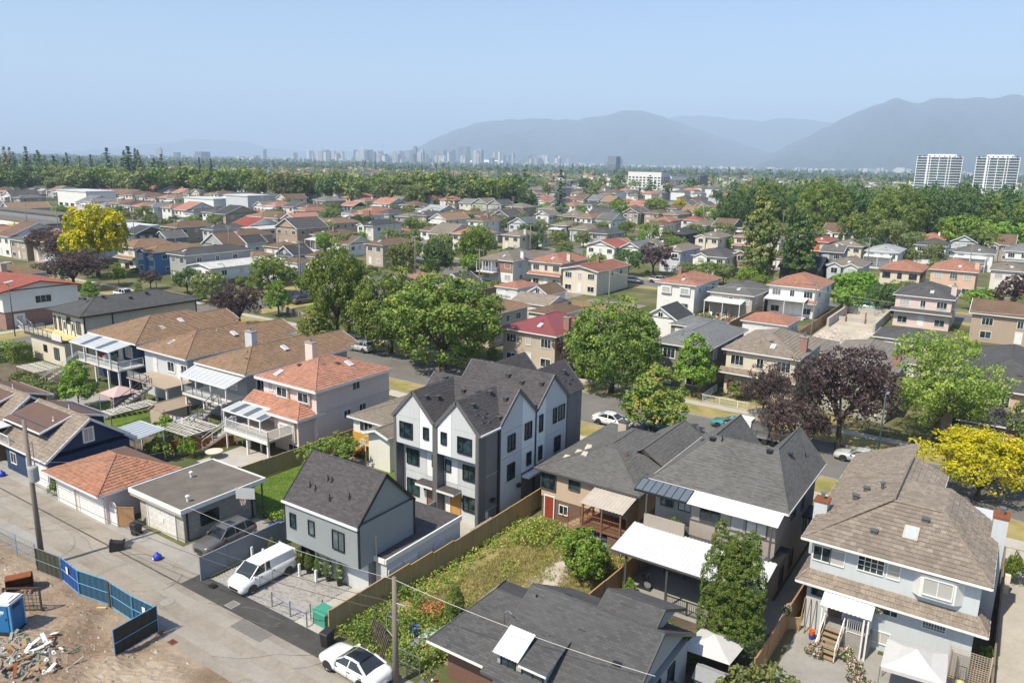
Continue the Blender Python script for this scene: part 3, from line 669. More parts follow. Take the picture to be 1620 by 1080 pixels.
def limb_mesh(name,h,r,top,nl,spread,seed,mat='bark',lean=0):
    rg=random.Random(seed); b=MB(); pts=[Vector((0,0,-.6))]; z=0
    bz=[0,h*.35,h*.7,h]
    x=y=0
    for k,zz in enumerate(bz):
        if k: x+=rg.uniform(-.12,.12)*h*.12+lean*h*.08; y+=rg.uniform(-.12,.12)*h*.12
        pts.append(Vector((x,y,zz)))
    for k in range(len(pts)-1): b.tube(pts[k],pts[k+1],r*(1.25-.17*k) if k else r*1.5,r*(1.25-.17*(k+1)),8,cap=False)
    for i in range(nl):
        t=2*math.pi*(i+rg.uniform(-.3,.3))/nl; s=pts[-1] if i%2 else pts[-2].lerp(pts[-1],.6)
        e=Vector((math.cos(t)*spread*rg.uniform(.5,1),math.sin(t)*spread*rg.uniform(.5,1),h+(top-h)*rg.uniform(.35,.9)))
        m=s.lerp(e,.5)+Vector((0,0,(top-h)*.08)); b.tube(s,m,r*.5,r*.32,6,cap=False); b.tube(m,e,r*.32,r*.08,5,cap=False)
        e2=m+Vector((math.cos(t+1)*spread*.4,math.sin(t+1)*spread*.4,(top-h)*.3)); b.tube(m,e2,r*.25,r*.06,5,cap=False)
    return b.mesh(name,[mat],smooth=True)
TREE={}
def deftree(key,V,tint,leafmat,trunk): TREE[key]=(crown('crown',V,tint,leafmat),trunk)
def rlobes(n,rx,rz,cz,seed,k=.5,spread=.62):
    rg=np.random.default_rng(seed); out=[(0,0,cz,rx*.72,rx*.72,rz*.8)]
    for i in range(n):
        t=2*math.pi*(i/n*1.0+rg.uniform(-.06,.06))*(2.4 if n>7 else 1); u=rg.uniform(-.75,.85)
        s=math.sqrt(max(.05,1-u*u)); out.append((math.cos(t)*rx*spread*s,math.sin(t)*rx*spread*s,cz+u*rz*.62,rx*k*rg.uniform(.75,1.15),rx*k*rg.uniform(.75,1.15),rz*k*rg.uniform(.7,1.05)))
    return out
# unit trees: about 10 m tall, crown radius about 5; scaled per instance
for i in range(3):
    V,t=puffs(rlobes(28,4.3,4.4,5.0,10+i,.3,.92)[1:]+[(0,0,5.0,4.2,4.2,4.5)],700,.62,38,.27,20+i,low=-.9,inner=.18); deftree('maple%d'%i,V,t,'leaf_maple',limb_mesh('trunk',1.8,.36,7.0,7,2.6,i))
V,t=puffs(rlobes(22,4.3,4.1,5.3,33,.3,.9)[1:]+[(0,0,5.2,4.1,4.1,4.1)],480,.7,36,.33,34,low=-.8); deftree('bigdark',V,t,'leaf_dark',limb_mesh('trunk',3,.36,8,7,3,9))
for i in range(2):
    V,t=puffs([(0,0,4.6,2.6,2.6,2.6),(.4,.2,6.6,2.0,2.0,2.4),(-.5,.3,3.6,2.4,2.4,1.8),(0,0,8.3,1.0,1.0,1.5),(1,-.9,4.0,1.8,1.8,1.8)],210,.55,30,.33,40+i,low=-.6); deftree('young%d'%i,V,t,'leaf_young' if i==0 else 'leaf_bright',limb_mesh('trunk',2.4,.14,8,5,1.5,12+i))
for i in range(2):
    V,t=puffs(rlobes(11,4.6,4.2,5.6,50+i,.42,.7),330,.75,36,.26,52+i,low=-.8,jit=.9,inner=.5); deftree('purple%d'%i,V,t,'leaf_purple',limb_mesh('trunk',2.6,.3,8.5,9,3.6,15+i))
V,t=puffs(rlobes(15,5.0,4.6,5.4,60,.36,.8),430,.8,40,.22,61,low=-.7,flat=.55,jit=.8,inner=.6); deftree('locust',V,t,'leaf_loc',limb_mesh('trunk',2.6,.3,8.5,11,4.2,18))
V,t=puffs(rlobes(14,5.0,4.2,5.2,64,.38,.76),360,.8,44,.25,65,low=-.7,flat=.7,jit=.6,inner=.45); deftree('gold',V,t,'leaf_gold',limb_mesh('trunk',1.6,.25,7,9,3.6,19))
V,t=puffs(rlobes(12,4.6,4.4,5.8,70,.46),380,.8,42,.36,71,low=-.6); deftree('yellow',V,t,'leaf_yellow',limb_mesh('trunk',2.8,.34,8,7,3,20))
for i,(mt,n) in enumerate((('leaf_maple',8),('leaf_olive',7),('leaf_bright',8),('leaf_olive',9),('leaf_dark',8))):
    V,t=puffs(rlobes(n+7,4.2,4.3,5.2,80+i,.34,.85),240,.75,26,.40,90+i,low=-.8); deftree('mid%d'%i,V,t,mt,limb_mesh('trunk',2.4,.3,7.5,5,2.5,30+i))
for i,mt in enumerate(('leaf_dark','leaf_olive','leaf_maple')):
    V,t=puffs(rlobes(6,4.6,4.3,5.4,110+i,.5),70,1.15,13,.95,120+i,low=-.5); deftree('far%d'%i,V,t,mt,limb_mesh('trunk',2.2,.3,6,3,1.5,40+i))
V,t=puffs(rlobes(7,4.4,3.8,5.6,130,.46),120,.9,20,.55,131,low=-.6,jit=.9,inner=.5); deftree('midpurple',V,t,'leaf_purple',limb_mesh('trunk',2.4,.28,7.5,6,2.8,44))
def conifer(key,mat,h=10,r=2.4,layers=17,per=15,leaf=.5,seed=1,droop=.35,base=.9,ragged=.3,jit=.35,pw=.85):
    rg=np.random.default_rng(seed); C=[];Nn=[];ti=[]
    for k in range(layers):
        f=k/(layers-1); z=base+(h-base)*f; rr=r*(1-f)**pw*rg.uniform(1-ragged,1+ragged*.5)+.1
        nb=max(4,int(per*(1-f*.65)))
        for j in range(nb):
            a=2*math.pi*(j+rg.random())/nb; R_=rr*rg.uniform(.75,1.12); bt=rg.normal(.45,.16); m=max(2,int(R_/leaf*2.4))
            for q in range(m):
                u=(q+.6)/m; C.append((math.cos(a)*R_*u,math.sin(a)*R_*u,z-droop*R_*u*u+rg.normal(0,.1))); Nn.append((math.cos(a)*.55,math.sin(a)*.55,.8)); ti.append(bt+.2*(u-.5)+rg.normal(0,.1))
    C=np.array(C); V=leaf_cloud(C,np.array(Nn),leaf,asp=.7,jit=jit,rg=rg); tr=MB().tube((0,0,-.5),(0,0,h*.9),.24,.04,8,cap=False).mesh('trunk',['bark'],smooth=True)
    TREE[key]=(crown('crown',V,np.clip(ti,0,1),mat),tr)
conifer('fir0','leaf_conifer',seed=1,layers=22,leaf=.55); conifer('fir1','leaf_conifer',r=2.8,layers=16,per=12,leaf=.75,seed=2,ragged=.5); conifer('fir2','leaf_pine',r=2.6,layers=18,per=13,leaf=.6,seed=3,ragged=.4)
conifer('farfir','leaf_conifer',r=2.5,layers=10,per=9,leaf=1.15,seed=4,ragged=.5)
V,t=puffs([(0,0,2.2,2.1,2.1,2.3),(.2,.1,4.4,2.2,2.2,2.2),(-.2,.3,6.6,1.9,1.9,2.2),(.1,-.1,8.6,1.1,1.1,1.6),(.7,-.5,5.4,1.7,1.7,1.8),(-.8,-.3,3.4,1.8,1.8,1.6)],260,.6,34,.33,140,low=-.5,flat=.7); deftree('cypress',V,t,'leaf_pine',limb_mesh('trunk',1.5,.3,9,4,.8,50)); q=V.reshape(-1,4,3).mean(1)[:,2]>3.0; deftree('cypressd',V.reshape(-1,4,3)[q].reshape(-1,3),t[q],'leaf_dark',limb_mesh('trunk',2.5,.4,9,4,.8,50))
V,t=puffs([(0,0,2.3,1.3,1.3,2.2),(0,0,5.2,1.15,1.15,3.0),(.1,0,8,.6,.6,1.9)],620,.22,46,.10,141,low=-.8,inner=.12,jit=.7); deftree('column',V,t,'leaf_cedar',limb_mesh('trunk',1.2,.14,8,3,.3,51))
V,t=puffs([(0,0,3.6,1.6,1.6,3.2),(0,0,6.6,.9,.9,2.6)],120,.5,20,.36,142,low=-.6); deftree('sprig',V,t,'leaf_olive',limb_mesh('trunk',1.5,.14,8,3,.6,52))
for i,mt in enumerate(('leaf_bright','leaf_maple','leaf_olive','leaf_flower','leaf_red','leaf_young')):
    V,t=puffs([(0,0,.45,.6,.6,.45),(.35,.2,.4,.4,.4,.35),(-.35,.15,.38,.42,.42,.36),(.05,-.4,.36,.42,.42,.34)],90,.2,26,.115,150+i,low=-.2,jit=.8); deftree('bush%d'%i,V,t,mt,None)
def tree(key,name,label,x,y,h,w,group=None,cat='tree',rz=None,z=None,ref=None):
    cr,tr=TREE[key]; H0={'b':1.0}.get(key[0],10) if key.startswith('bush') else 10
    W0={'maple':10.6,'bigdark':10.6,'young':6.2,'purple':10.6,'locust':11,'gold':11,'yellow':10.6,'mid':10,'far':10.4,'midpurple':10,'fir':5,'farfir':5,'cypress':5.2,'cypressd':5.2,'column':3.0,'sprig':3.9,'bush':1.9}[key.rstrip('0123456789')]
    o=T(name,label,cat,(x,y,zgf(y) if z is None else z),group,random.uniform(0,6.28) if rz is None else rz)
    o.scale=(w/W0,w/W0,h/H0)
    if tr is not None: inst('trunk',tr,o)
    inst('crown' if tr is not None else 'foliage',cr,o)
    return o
def bush(k,label,x,y,h,w,name='bush',cat='bush',group=None,z=None): return tree('bush%d'%k,name,label,x,y,h,w,group,cat,z=z)
def scatter_stuff(name,pts,leafs,size,mat,label=None,cat=None,h=.5,seed=1,up=.3,jit=.9):
    """pts: n x 3 anchor points; several leaf faces above each"""
    rg=np.random.default_rng(seed); P=np.asarray(pts,float); n=len(P); i=np.repeat(np.arange(n),leafs)
    C=P[i]+np.stack([rg.normal(0,.12,n*leafs),rg.normal(0,.12,n*leafs),rg.random(n*leafs)*h],1); Nn=np.tile((0,0,up),(n*leafs,1))
    V=leaf_cloud(C,Nn,size,jit=jit,rg=rg); pt=np.clip(rg.normal(.45,.2,n),0,1); t=np.clip(pt[i]+rg.normal(0,.15,n*leafs),0,1)
    o=bpy.data.objects.new(name,np_mesh(name,V,np.arange(len(V)).reshape(-1,4),[mat],uv=False,attr=t)); COL.objects.link(o); return stuff(o,label,cat)
def blades(name,pts,mat,h=.5,w=.05,seed=1,label=None,cat=None,per=5):
    rg=np.random.default_rng(seed); P=np.repeat(np.asarray(pts,float),per,0); n=len(P); P=P+np.stack([rg.normal(0,.1,n),rg.normal(0,.1,n),np.zeros(n)],1)
    a=rg.random(n)*6.28; d=np.stack([np.cos(a),np.sin(a),np.zeros(n)],1)*(w/2); tip=P+np.stack([rg.normal(0,.35,n)*h,rg.normal(0,.35,n)*h,h*rg.uniform(.5,1.2,n)],1)
    V=np.stack([P-d,P+d,tip],1).reshape(-1,3); o=bpy.data.objects.new(name,np_mesh(name,V,np.arange(len(V)).reshape(-1,3),[mat],uv=False,attr=rg.random(n))); COL.objects.link(o); return stuff(o,label,cat)

# ------------------------------------------------------------------ vehicles
WH={}
def wheel_mesh(r,w):
    k=(r,w)
    if k in WH: return WH[k]
    t=MB(); m=MB(); n=18
    def ring(b,prof,sx=1):
        k0=len(b.v)
        for rr,xx in prof:
            for i in range(n):
                a=2*math.pi*i/n; b.v.append((rr*math.cos(a),xx,rr*math.sin(a)))
        for j in range(len(prof)-1):
            for i in range(n):
                i2=(i+1)%n; b.f.append((k0+j*n+i,k0+j*n+i2,k0+(j+1)*n+i2,k0+(j+1)*n+i)); b.m.append(0)
    ring(t,[(r*.64,-w*.45),(r*.92,-w*.5),(r,-w*.38),(r,w*.38),(r*.92,w*.5),(r*.64,w*.45)])
    ring(m,[(.01,-w*.4),(r*.2,-w*.42),(r*.2,-w*.36),(r*.62,-w*.36),(r*.66,-w*.44)])
    ring(m,[(.01,w*.4),(r*.2,w*.42),(r*.2,w*.36),(r*.62,w*.36),(r*.66,w*.44)])
    for i in range(5):
        a=2*math.pi*i/5
        for s in (-1,1): m.bar((0,s*w*.4,0),(r*.62*math.cos(a),s*w*.4,r*.62*math.sin(a)),.07,.02,0,(0,1,0))
    WH[k]=(t.mesh('tyre',['rubber']),m.mesh('rim',['metal'])); return WH[k]
# stations: (x along the car, half width, sill z, belt z) front at +x ; cabin: (x, half width at roof, roof z)
CARS=dict(
 sedan=dict(L=4.75,wr=.34,wb=(1.38,-1.42),st=[(2.37,.55,.36,.55),(2.3,.78,.25,.66),(2.05,.88,.2,.76),(1.4,.915,.19,.85),(.75,.92,.19,.93),(-.6,.92,.19,.97),(-1.5,.915,.2,.99),(-2.1,.88,.24,.98),(-2.34,.78,.32,.9),(-2.4,.62,.4,.7)],cab=[(.98,.76,.0),(.25,.63,1.36),(-.35,.62,1.43),(-.95,.61,1.40),(-1.75,.72,.0)],bz=.95),
 suv=dict(L=4.7,wr=.37,wb=(1.38,-1.35),st=[(2.34,.6,.42,.75),(2.26,.82,.3,.88),(2.0,.91,.26,.98),(1.3,.94,.24,1.06),(.8,.945,.24,1.1),(-.6,.945,.24,1.13),(-1.6,.94,.25,1.15),(-2.2,.9,.3,1.15),(-2.34,.82,.36,1.08),(-2.38,.7,.44,.85)],cab=[(1.0,.8,.0),(.35,.68,1.66),(-.4,.68,1.73),(-1.75,.66,1.68),(-2.25,.76,.0)],bz=1.1),
 van=dict(L=4.82,wr=.33,wb=(1.55,-1.5),st=[(2.4,.62,.36,.62),(2.32,.82,.26,.8),(2.0,.9,.22,.98),(1.5,.915,.22,1.1),(1.0,.92,.22,1.16),(-.6,.92,.22,1.18),(-1.6,.92,.22,1.18),(-2.3,.91,.25,1.18),(-2.4,.88,.3,1.1),(-2.42,.84,.4,.9)],cab=[(1.65,.82,.0),(.85,.72,1.74),(.3,.74,1.82),(-2.2,.76,1.82),(-2.4,.82,.0)],bz=1.12),
 pickup=dict(L=5.6,wr=.4,wb=(1.75,-1.7),st=[(2.8,.65,.5,.85),(2.72,.88,.36,.98),(2.4,.96,.32,1.06),(1.6,.98,.3,1.12),(1.1,.985,.3,1.15),(-.6,.985,.3,1.16),(-1.8,.985,.32,1.16),(-2.6,.97,.36,1.16),(-2.8,.93,.42,1.14),(-2.82,.9,.5,.9)],cab=[(1.35,.84,.0),(.75,.72,1.82),(.2,.72,1.88),(-.65,.72,1.85),(-.85,.8,.0)],bz=1.15))
CM={}
def car_meshes(kind,col):
    k=(kind,col)
    if k in CM: return CM[k]
    S=CARS[kind]; st=S['st']; b=MB(); rows=[]
    for x,hw,zs,zb in st:
        ring=[(x,-hw*.86,zs),(x,-hw*.99,zs+(zb-zs)*.3),(x,-hw,zs+(zb-zs)*.62),(x,-hw*.93,zb-.01),(x,-hw*.72,zb+.035),(x,0,zb+.055),(x,hw*.72,zb+.035),(x,hw*.93,zb-.01),(x,hw,zs+(zb-zs)*.62),(x,hw*.99,zs+(zb-zs)*.3),(x,hw*.86,zs)]
        rows.append(len(b.v)); b.v+=ring
    n=11
    for i in range(len(st)-1):
        for j in range(n-1):
            a,c=rows[i],rows[i+1]; b.f.append((a+j,c+j,c+j+1,a+j+1)); b.m.append(0)
        b.f.append((rows[i],rows[i]+n-1,rows[i+1]+n-1,rows[i+1])); b.m.append(1)
    b.f.append(tuple(rows[0]+j for j in range(n))); b.m.append(0); b.f.append(tuple(rows[-1]+n-1-j for j in range(n))); b.m.append(0)
    # dark lower trim and wheel arches
    for wx in S['wb']:
        for s in (-1,1):
            yy=s*st[4][1]*1.005; r=S['wr']*1.2; k0=len(b.v); pts=[(wx+r*math.cos(t),yy,S['wr']+r*math.sin(t)) for t in np.linspace(-.35,math.pi+.35,13)]
            b.poly(pts if s<0 else pts[::-1],1)
    body=b.mesh('body',[col,'plastic_black'],smooth=True)
    # roof shell (painted) and glass
    cb=S['cab']; bz=S['bz']; r=MB(); roofp=[(x,hw,z) for x,hw,z in cb if z>0]
    def beltw(x):
        xs=[q[0] for q in st][::-1]; return float(np.interp(x,xs,[q[1] for q in st][::-1]))*.9
    def beltz(x):
        xs=[q[0] for q in st][::-1]; return float(np.interp(x,xs,[q[3] for q in st][::-1]))+.01
    for i in range(len(roofp)-1):
        (xa,wa,za),(xb,wb_,zb)=roofp[i],roofp[i+1]
        r.hexa([(xa,-wa,za-.06),(xa,wa,za-.06),(xb,wb_,zb-.06),(xb,-wb_,zb-.06)],[(xa,-wa*.9,za),(xa,wa*.9,za),(xb,wb_*.9,zb),(xb,-wb_*.9,zb)])
    f0=(cb[0][0],beltw(cb[0][0])*.98,beltz(cb[0][0])); r0=roofp[0]; r1=roofp[-1]; f1=(cb[-1][0],beltw(cb[-1][0])*.98,beltz(cb[-1][0]))
    for s in (-1,1):   # pillars
        r.bar((f0[0],s*f0[1],f0[2]),(r0[0],s*r0[1],r0[2]-.04),.07,.06); r.bar((f1[0],s*f1[1],f1[2]),(r1[0],s*r1[1],r1[2]-.04),.12 if kind!='van' else .2,.08)
        m_=roofp[1]; r.bar((m_[0]+.05,s*beltw(m_[0]),beltz(m_[0])),(m_[0],s*m_[1],m_[2]-.04),.07,.06)
        if kind in('suv',): r.bar((-1.35,s*beltw(-1.35),beltz(-1.35)),(-1.3,s*.66,1.66),.08,.06)
    roof=r.mesh('roof',[col])
    g=[]
    w_=MB(); w_.poly([(f0[0],-f0[1]*.95,f0[2]),(f0[0],f0[1]*.95,f0[2]),(r0[0],r0[1]*.95,r0[2]-.03),(r0[0],-r0[1]*.95,r0[2]-.03)]); g.append(('windscreen',w_.mesh('windscreen',['glass_car'])))
    w_=MB(); w_.poly([(f1[0],f1[1]*.95,f1[2]),(f1[0],-f1[1]*.95,f1[2]),(r1[0],-r1[1]*.95,r1[2]-.03),(r1[0],r1[1]*.95,r1[2]-.03)]); g.append(('rear_window',w_.mesh('rear_window',['glass_car'])))
    for s in (-1,1):
        top=[(x,s*hw*.985,z-.04) for x,hw,z in roofp]; xe=-.05 if kind=='van' else f1[0]
        if kind=='van': top=[t for t in top if t[0]>=.2]+[(xe,s*.745,1.78)]
        bot=[(x,s*beltw(x)*.985,beltz(x)) for x in np.linspace(xe if kind!='van' else xe,f0[0],5)]
        P=top+bot; w_=MB(); w_.poly(P[::-1] if s>0 else P); g.append(('side_window',w_.mesh('side_window',['glass_car'])))
        if kind=='van':
            w_=MB(); P=[(xe-.02,s*.745,1.77),(-2.2,s*.755,1.77),(-2.38,s*beltw(-2.38)*.985,1.15),(xe-.02,s*beltw(xe)*.985,beltz(xe))]; w_.poly(P if s<0 else P[::-1]); g.append(('cargo_panel',w_.mesh('cargo_panel',[col])))
    hl=[];x0,h0,z0,zb0=st[1]; xr,hr,zr,zbr=st[-2]
    for s in (-1,1):
        q=MB(); q.hexa([(x0-.02,s*h0*.55,zb0-.16),(x0-.3,s*h0*1.06,zb0-.12),(x0-.5,s*h0*1.02,zb0-.1),(x0-.3,s*h0*.6,zb0-.12)],[(x0-.05,s*h0*.55,zb0-.02),(x0-.3,s*h0*1.06,zb0+.01),(x0-.55,s*h0*1.01,zb0+.03),(x0-.3,s*h0*.6,zb0)]); hl.append(('headlight',q.mesh('headlight',['lamp_clear'])))
        q=MB(); zt=zbr-.22; q.hexa([(xr-.05,s*hr*.62,zt),(xr+.02,s*hr*1.05,zt),(xr+.3,s*hr*1.1,zt+.02),(xr+.2,s*hr*.7,zt+.02)],[(xr-.03,s*hr*.62,zt+.13),(xr+.04,s*hr*1.04,zt+.15),(xr+.3,s*hr*1.09,zt+.17),(xr+.2,s*hr*.7,zt+.15)]); hl.append(('tail_light',q.mesh('tail_light',['lamp_red'])))
        q=MB(); q.box(f0[0]-.35,f0[0]-.2,s*(f0[1]+.05),s*(f0[1]+.22),f0[2]+.02,f0[2]+.15); hl.append(('mirror',q.mesh('mirror',[col])))
    for xd in ((.95,-.1) if kind=='van' else (.75,-.3,-1.25) if kind!='pickup' else (1.0,.1,-.75)):
        q=MB(); wd=beltw(xd)/.9
        for s in (-1,1): q.bar((xd,s*(wd+.004),beltz(xd)-.06),(xd,s*(wd*.99+.004),st[4][2]+.1),.018,.012,0,(1,0,0)); q.box(xd-.25,xd-.08,s*wd-.01,s*wd+.03 if s>0 else s*wd-.03,beltz(xd)-.2,beltz(xd)-.16)
        hl.append(('door_seam',q.mesh('door_seam',['plastic_black'])))
    q=MB(); q.box(st[0][0]-.02,st[0][0]+.015,-.45,.45,st[0][2]+.05,st[0][3]-.03); hl.append(('grille',q.mesh('grille',['plastic_black'])))
    q=MB(); q.box(st[-1][0]-.03,st[-1][0]+.01,-.17,.17,st[-1][3]-.22,st[-1][3]-.1); hl.append(('number_plate',q.mesh('number_plate',['plastic_white'])))
    if kind=='pickup':
        q=MB(); q.box(-2.7,-.95,-.8,.8,1.19,1.225); hl.append(('cargo_bed',q.mesh('cargo_bed',['plastic_black'])))
    if kind=='suv':
        for s in (-1,1):
            q=MB(); q.bar((.3,s*.62,1.74),(-1.7,s*.6,1.71),.05,.05); hl.append(('roof_rail',q.mesh('roof_rail',['metal'])))
        q=MB(); q.box(-.15,-.75,-.35,.35,1.725,1.74); hl.append(('sunroof',q.mesh('sunroof',['glass_car'])))
    CM[k]=(body,roof,g,hl,wheel_mesh(S['wr'],.23),S); return CM[k]
def car(kind,col,label,x,y,ang,group=None,name=None,z=None,cat=None,glassroof=False):
    nm=name or dict(sedan='parked_sedan',suv='parked_suv',van='parked_van',pickup='pickup_truck')[kind]; body,roof,g,hl,(ty,ri),S=car_meshes(kind,col)
    o=T(nm,label,cat or dict(sedan='car',suv='car',van='van',pickup='pickup truck')[kind],(x,y,(zgf(y) if z is None else z)+.015),group,R(ang))
    inst('body',body,o); inst('roof',roof,o)
    for n_,m in g+hl: inst(n_,m,o)
    if glassroof:
        q=MB(); q.hexa([(.2,-.5,1.37),(.2,.5,1.37),(-1.0,.5,1.405),(-1.0,-.5,1.405)],[(.2,-.5,1.39),(.2,.5,1.39),(-.35,.5,1.445),(-.35,-.5,1.445)]); q.box(-.95,-.3,-.5,.5,1.4,1.437); inst('panorama_roof',q.mesh('panorama_roof',['glass_car']),o)
    for wx in S['wb']:
        for s in (-1,1):
            wl=inst('wheel',ty,o,(wx,s*(S['st'][4][1]-.11),S['wr'])); inst('rim',ri,wl)
    return o
# ------------------------------------------------------------------ ground, streets
def lines(lo,hi,dense):
    a=[lo]
    for s in (-20000,-9000,-4000,-2000,-900,-500): 
        if s>lo: a.append(s)
    a+=list(dense)
    for s in (300,700,1500,3000,6000,12000,18000): 
        if s>dense[-1] and s<hi: a.append(s)
    return np.array(a+[hi],float)
gx=lines(-26000,16000,np.arange(-220,60,40)); gy=np.array([-700,-300,-100,0]+list(np.arange(20,84,2))+[90,120,200,300,420,600,900,1400,2200,3600,6000,9000,13000,20000,27000],float)
X,Y=np.meshgrid(gx,gy); Zz=zg(Y)-.012; Zz=np.where(Y>2000,Zz-4,Zz)
Vg=np.stack([X,Y,Zz],-1).reshape(-1,3); nx,ny=len(gx),len(gy)
Fg=np.array([(j*nx+i,j*nx+i+1,(j+1)*nx+i+1,(j+1)*nx+i) for j in range(ny-1) for i in range(nx-1)])
mi=np.array([1 if (gy[j]>=600 or gx[i]<-500 or gx[i]>200) else 0 for j in range(ny-1) for i in range(nx-1)])
o=bpy.data.objects.new('ground',np_mesh('ground',Vg,Fg,['yard','farland'],mi,uv=False)); COL.objects.link(o); struct(o)
sheet('lane',-150,30,22.6,28.7,'lane',.01)
sheet('lane_apron',-80,-44.8,28.6,30.3,'concrete_grey',.02)
XA0,XA1=-134.5,-122.5           # avenue on the left
def street(y0,y1,x0,x1,name='street'):
    sheet(name,x0,x1,y0,y1,'asphalt',.012)
    for yy in (y0,y1):
        for a,b in ((x0,XA0),(XA1,x1)):
            if b>a: k=MB().box(a,b,yy-.08,yy+.08,-.1,.13).build('kerb',['concrete_grey']); struct(k)
street(74.2,84.6,-330,30); street(172.5,182,-420,40); street(272,281,-420,40); street(373,382,-420,40)
sheet('avenue',XA0,XA1,-20,450,'asphalt',.02)
for n,y in enumerate((126.6,227,327)): sheet('back_lane',-420,40,y-2.7,y+2.7,'lane',.012)
# boulevards and footpaths of the first street
sheet('boulevard',XA1+3,30,70.2,74.1,'drylawn',.05); sheet('boulevard',XA1+3,30,84.7,88.4,'drylawn',.05)
sheet('footpath',XA1+1,30,68.6,70.2,'concrete',.07); sheet('footpath',XA1+1,30,88.4,90,'concrete',.07)
sheet('boulevard',-330,XA0-3,84.7,90,'drylawn',.05); sheet('boulevard',-330,XA0-3,70.2,74.1,'drylawn',.05); sheet('footpath',-330,XA0-1,90,91.6,'concrete',.07)
sheet('boulevard',XA0-5,XA0,31,69,'drylawn',.05); sheet('footpath',XA0-6.8,XA0-5,31,69,'concrete',.07); sheet('boulevard',XA0-5,XA0,93,122,'drylawn',.05); sheet('boulevard',XA1,XA1+4,92,122,'drylawn',.05)
for yy in (172.3,182.2,271.8,281.2): sheet('boulevard',-420,40,yy-3.6 if yy in(172.3,271.8) else yy,yy if yy in(172.3,271.8) else yy+3.6,'drylawn',.03)
for i,(x,lb) in enumerate(((-92,'pale front lawn'),(-30,'pale front lawn'))): pass
sheet('front_lawn',-46,-13,90,94,'drylawn',.03)
# back yards of the near block
sheet('lawn',-56.8,-44.7,37.9,52,'lawn',.015); sheet('patio',-65.4,-57.3,41.8,47.2,'concrete',.03)
sheet('yard_soil',-79.5,-67.6,38,48,'soil',.015); sheet('lawn',-90.5,-79.8,38,47.6,'lawn',.015); sheet('patio',-103,-91,38,48,'concrete_grey',.02)
sheet('vegetable_bed',-119,-103,30.5,49,'soil',.015)
sheet('side_yard',-56.7,-50.2,47.5,52,'gravel',.025)
sheet('concrete_path',-35.6,-32.9,28.7,34.6,'concrete',.03); sheet('blacktop_strip',-45.5,-31.5,27.1,28.9,'blacktop',.02)
sheet('courtyard',-38.4,-33.2,41,47.4,'concrete',.03); sheet('courtyard',-42.8,-38.4,41,47.4,'concrete',.03)
sheet('driveway_slab',-50,-44.8,28.7,37,'concrete_grey',.025)
sheet('meadow',-32.3,-20.6,31,51.4,'drylawn',.015); sheet('dirt_track',-26.6,-24.2,36,52,'sand',.03)
sheet('garden_soil',-20,-10,36,45.2,'soil',.015); sheet('patio',-20.6,-9.8,44.6,50.4,'concrete_grey',.03); sheet('side_path',-11.2,-9.7,43,66,'concrete_grey',.035)
sheet('back_path',-9,-4.2,41.2,51,'concrete_grey',.02); sheet('lawn',-9.6,-3.2,33,42.5,'drylawn',.02); sheet('back_pad',-4.2,1.6,41,48.2,'concrete_grey',.025)
sheet('side_lawn',.9,1.9,43,69,'soil',.02); sheet('side_path',1.95,3.9,30,70,'concrete',.03)
for i in range(9): # joints in the long pale path read as single slabs
    pass
# driveway of single pavers
pv=MB(); rr=random.Random(5)
y=28.75; row=0
while y<33.6:
    x=-44.3+(row%2)*.11
    while x<-35.75:
        w_=.215; z=.02+rr.uniform(0,.012); pv.box(x,x+w_,y,y+.105,.0+zgf(y),z+zgf(y)+.025,rr.choice((0,0,0,1)),'b'); x+=.222
    y+=.112; row+=1
DEFS['paver']=lambda:paint('paver',(.33,.32,.30),.9,.2,1.5); DEFS['paver_dark']=lambda:paint('paver_dark',(.26,.25,.235),.9,.2,1.5)
stuff(pv.build('pavers',['paver','paver_dark']))
# lane details
for x,y,w_,d_,mt,lb,nm in ((-40.4,27.6,.75,.75,'concrete_grey','square concrete drain lid at the edge of the dark patch','drain_cover'),(-39.9,22.95,.55,.4,'rust','dark slotted street drain near the black fence panel','street_drain')):
    b=MB().box(x-w_/2,x+w_/2,y-d_/2,y+d_/2,0,.045); 
    o=b.build(nm,[mt]); tag(o,lb,'drain cover')
    g=MB()
    for i in range(5): g.box(x-w_*.36,x+w_*.36,y-d_*.36+i*d_*.16,y-d_*.36+i*d_*.16+.03,.045,.06)
    g.build('grate',['plastic_black'],o)
o=MB().lathe((-44.15,25.3,0),[(.45,0),(.45,.035),(.4,.045),(.3,.04)],20).build('manhole_cover',['concrete_grey']); tag(o,'round worn manhole lid in the middle of the lane','manhole cover')
# ------------------------------------------------------------------ construction site in front of the lane
n=260; xs=np.linspace(-90,-33,n); ys=np.linspace(2,22.7,120); X,Y=np.meshgrid(xs,ys)
h=np.zeros_like(X); r3=np.random.default_rng(3)
for k in range(60):
    fx,fy=r3.uniform(.1,2.6,2); ph=r3.uniform(0,6.28); h+=np.sin(X*fx*(1 if k%2 else -1)+Y*fy+ph)*.16/(.5+max(fx,fy))
h=h*.28+.05; h+=.5*np.exp(-((X+41)**2/26+(Y-14)**2/30))+.25*np.exp(-((X+55)**2/30+(Y-18)**2/10)); ed=sm(22.7,21.2,Y); h=h*ed+r3.normal(0,.03,h.shape)*ed
h=h+.22*np.exp(-((X+45.4)**2/7+(Y-16.4)**2/3)); h=np.maximum(h,.02+.02*r3.random(h.shape))
DH=lambda x,y: float(h[int(np.clip(round((y-2)/(20.7)*119),0,119)),int(np.clip(round((x+90)/57*(n-1)),0,n-1))])
Fq=np.array([(j*n+i,j*n+i+1,(j+1)*n+i+1,(j+1)*n+i) for j in range(119) for i in range(n-1)])
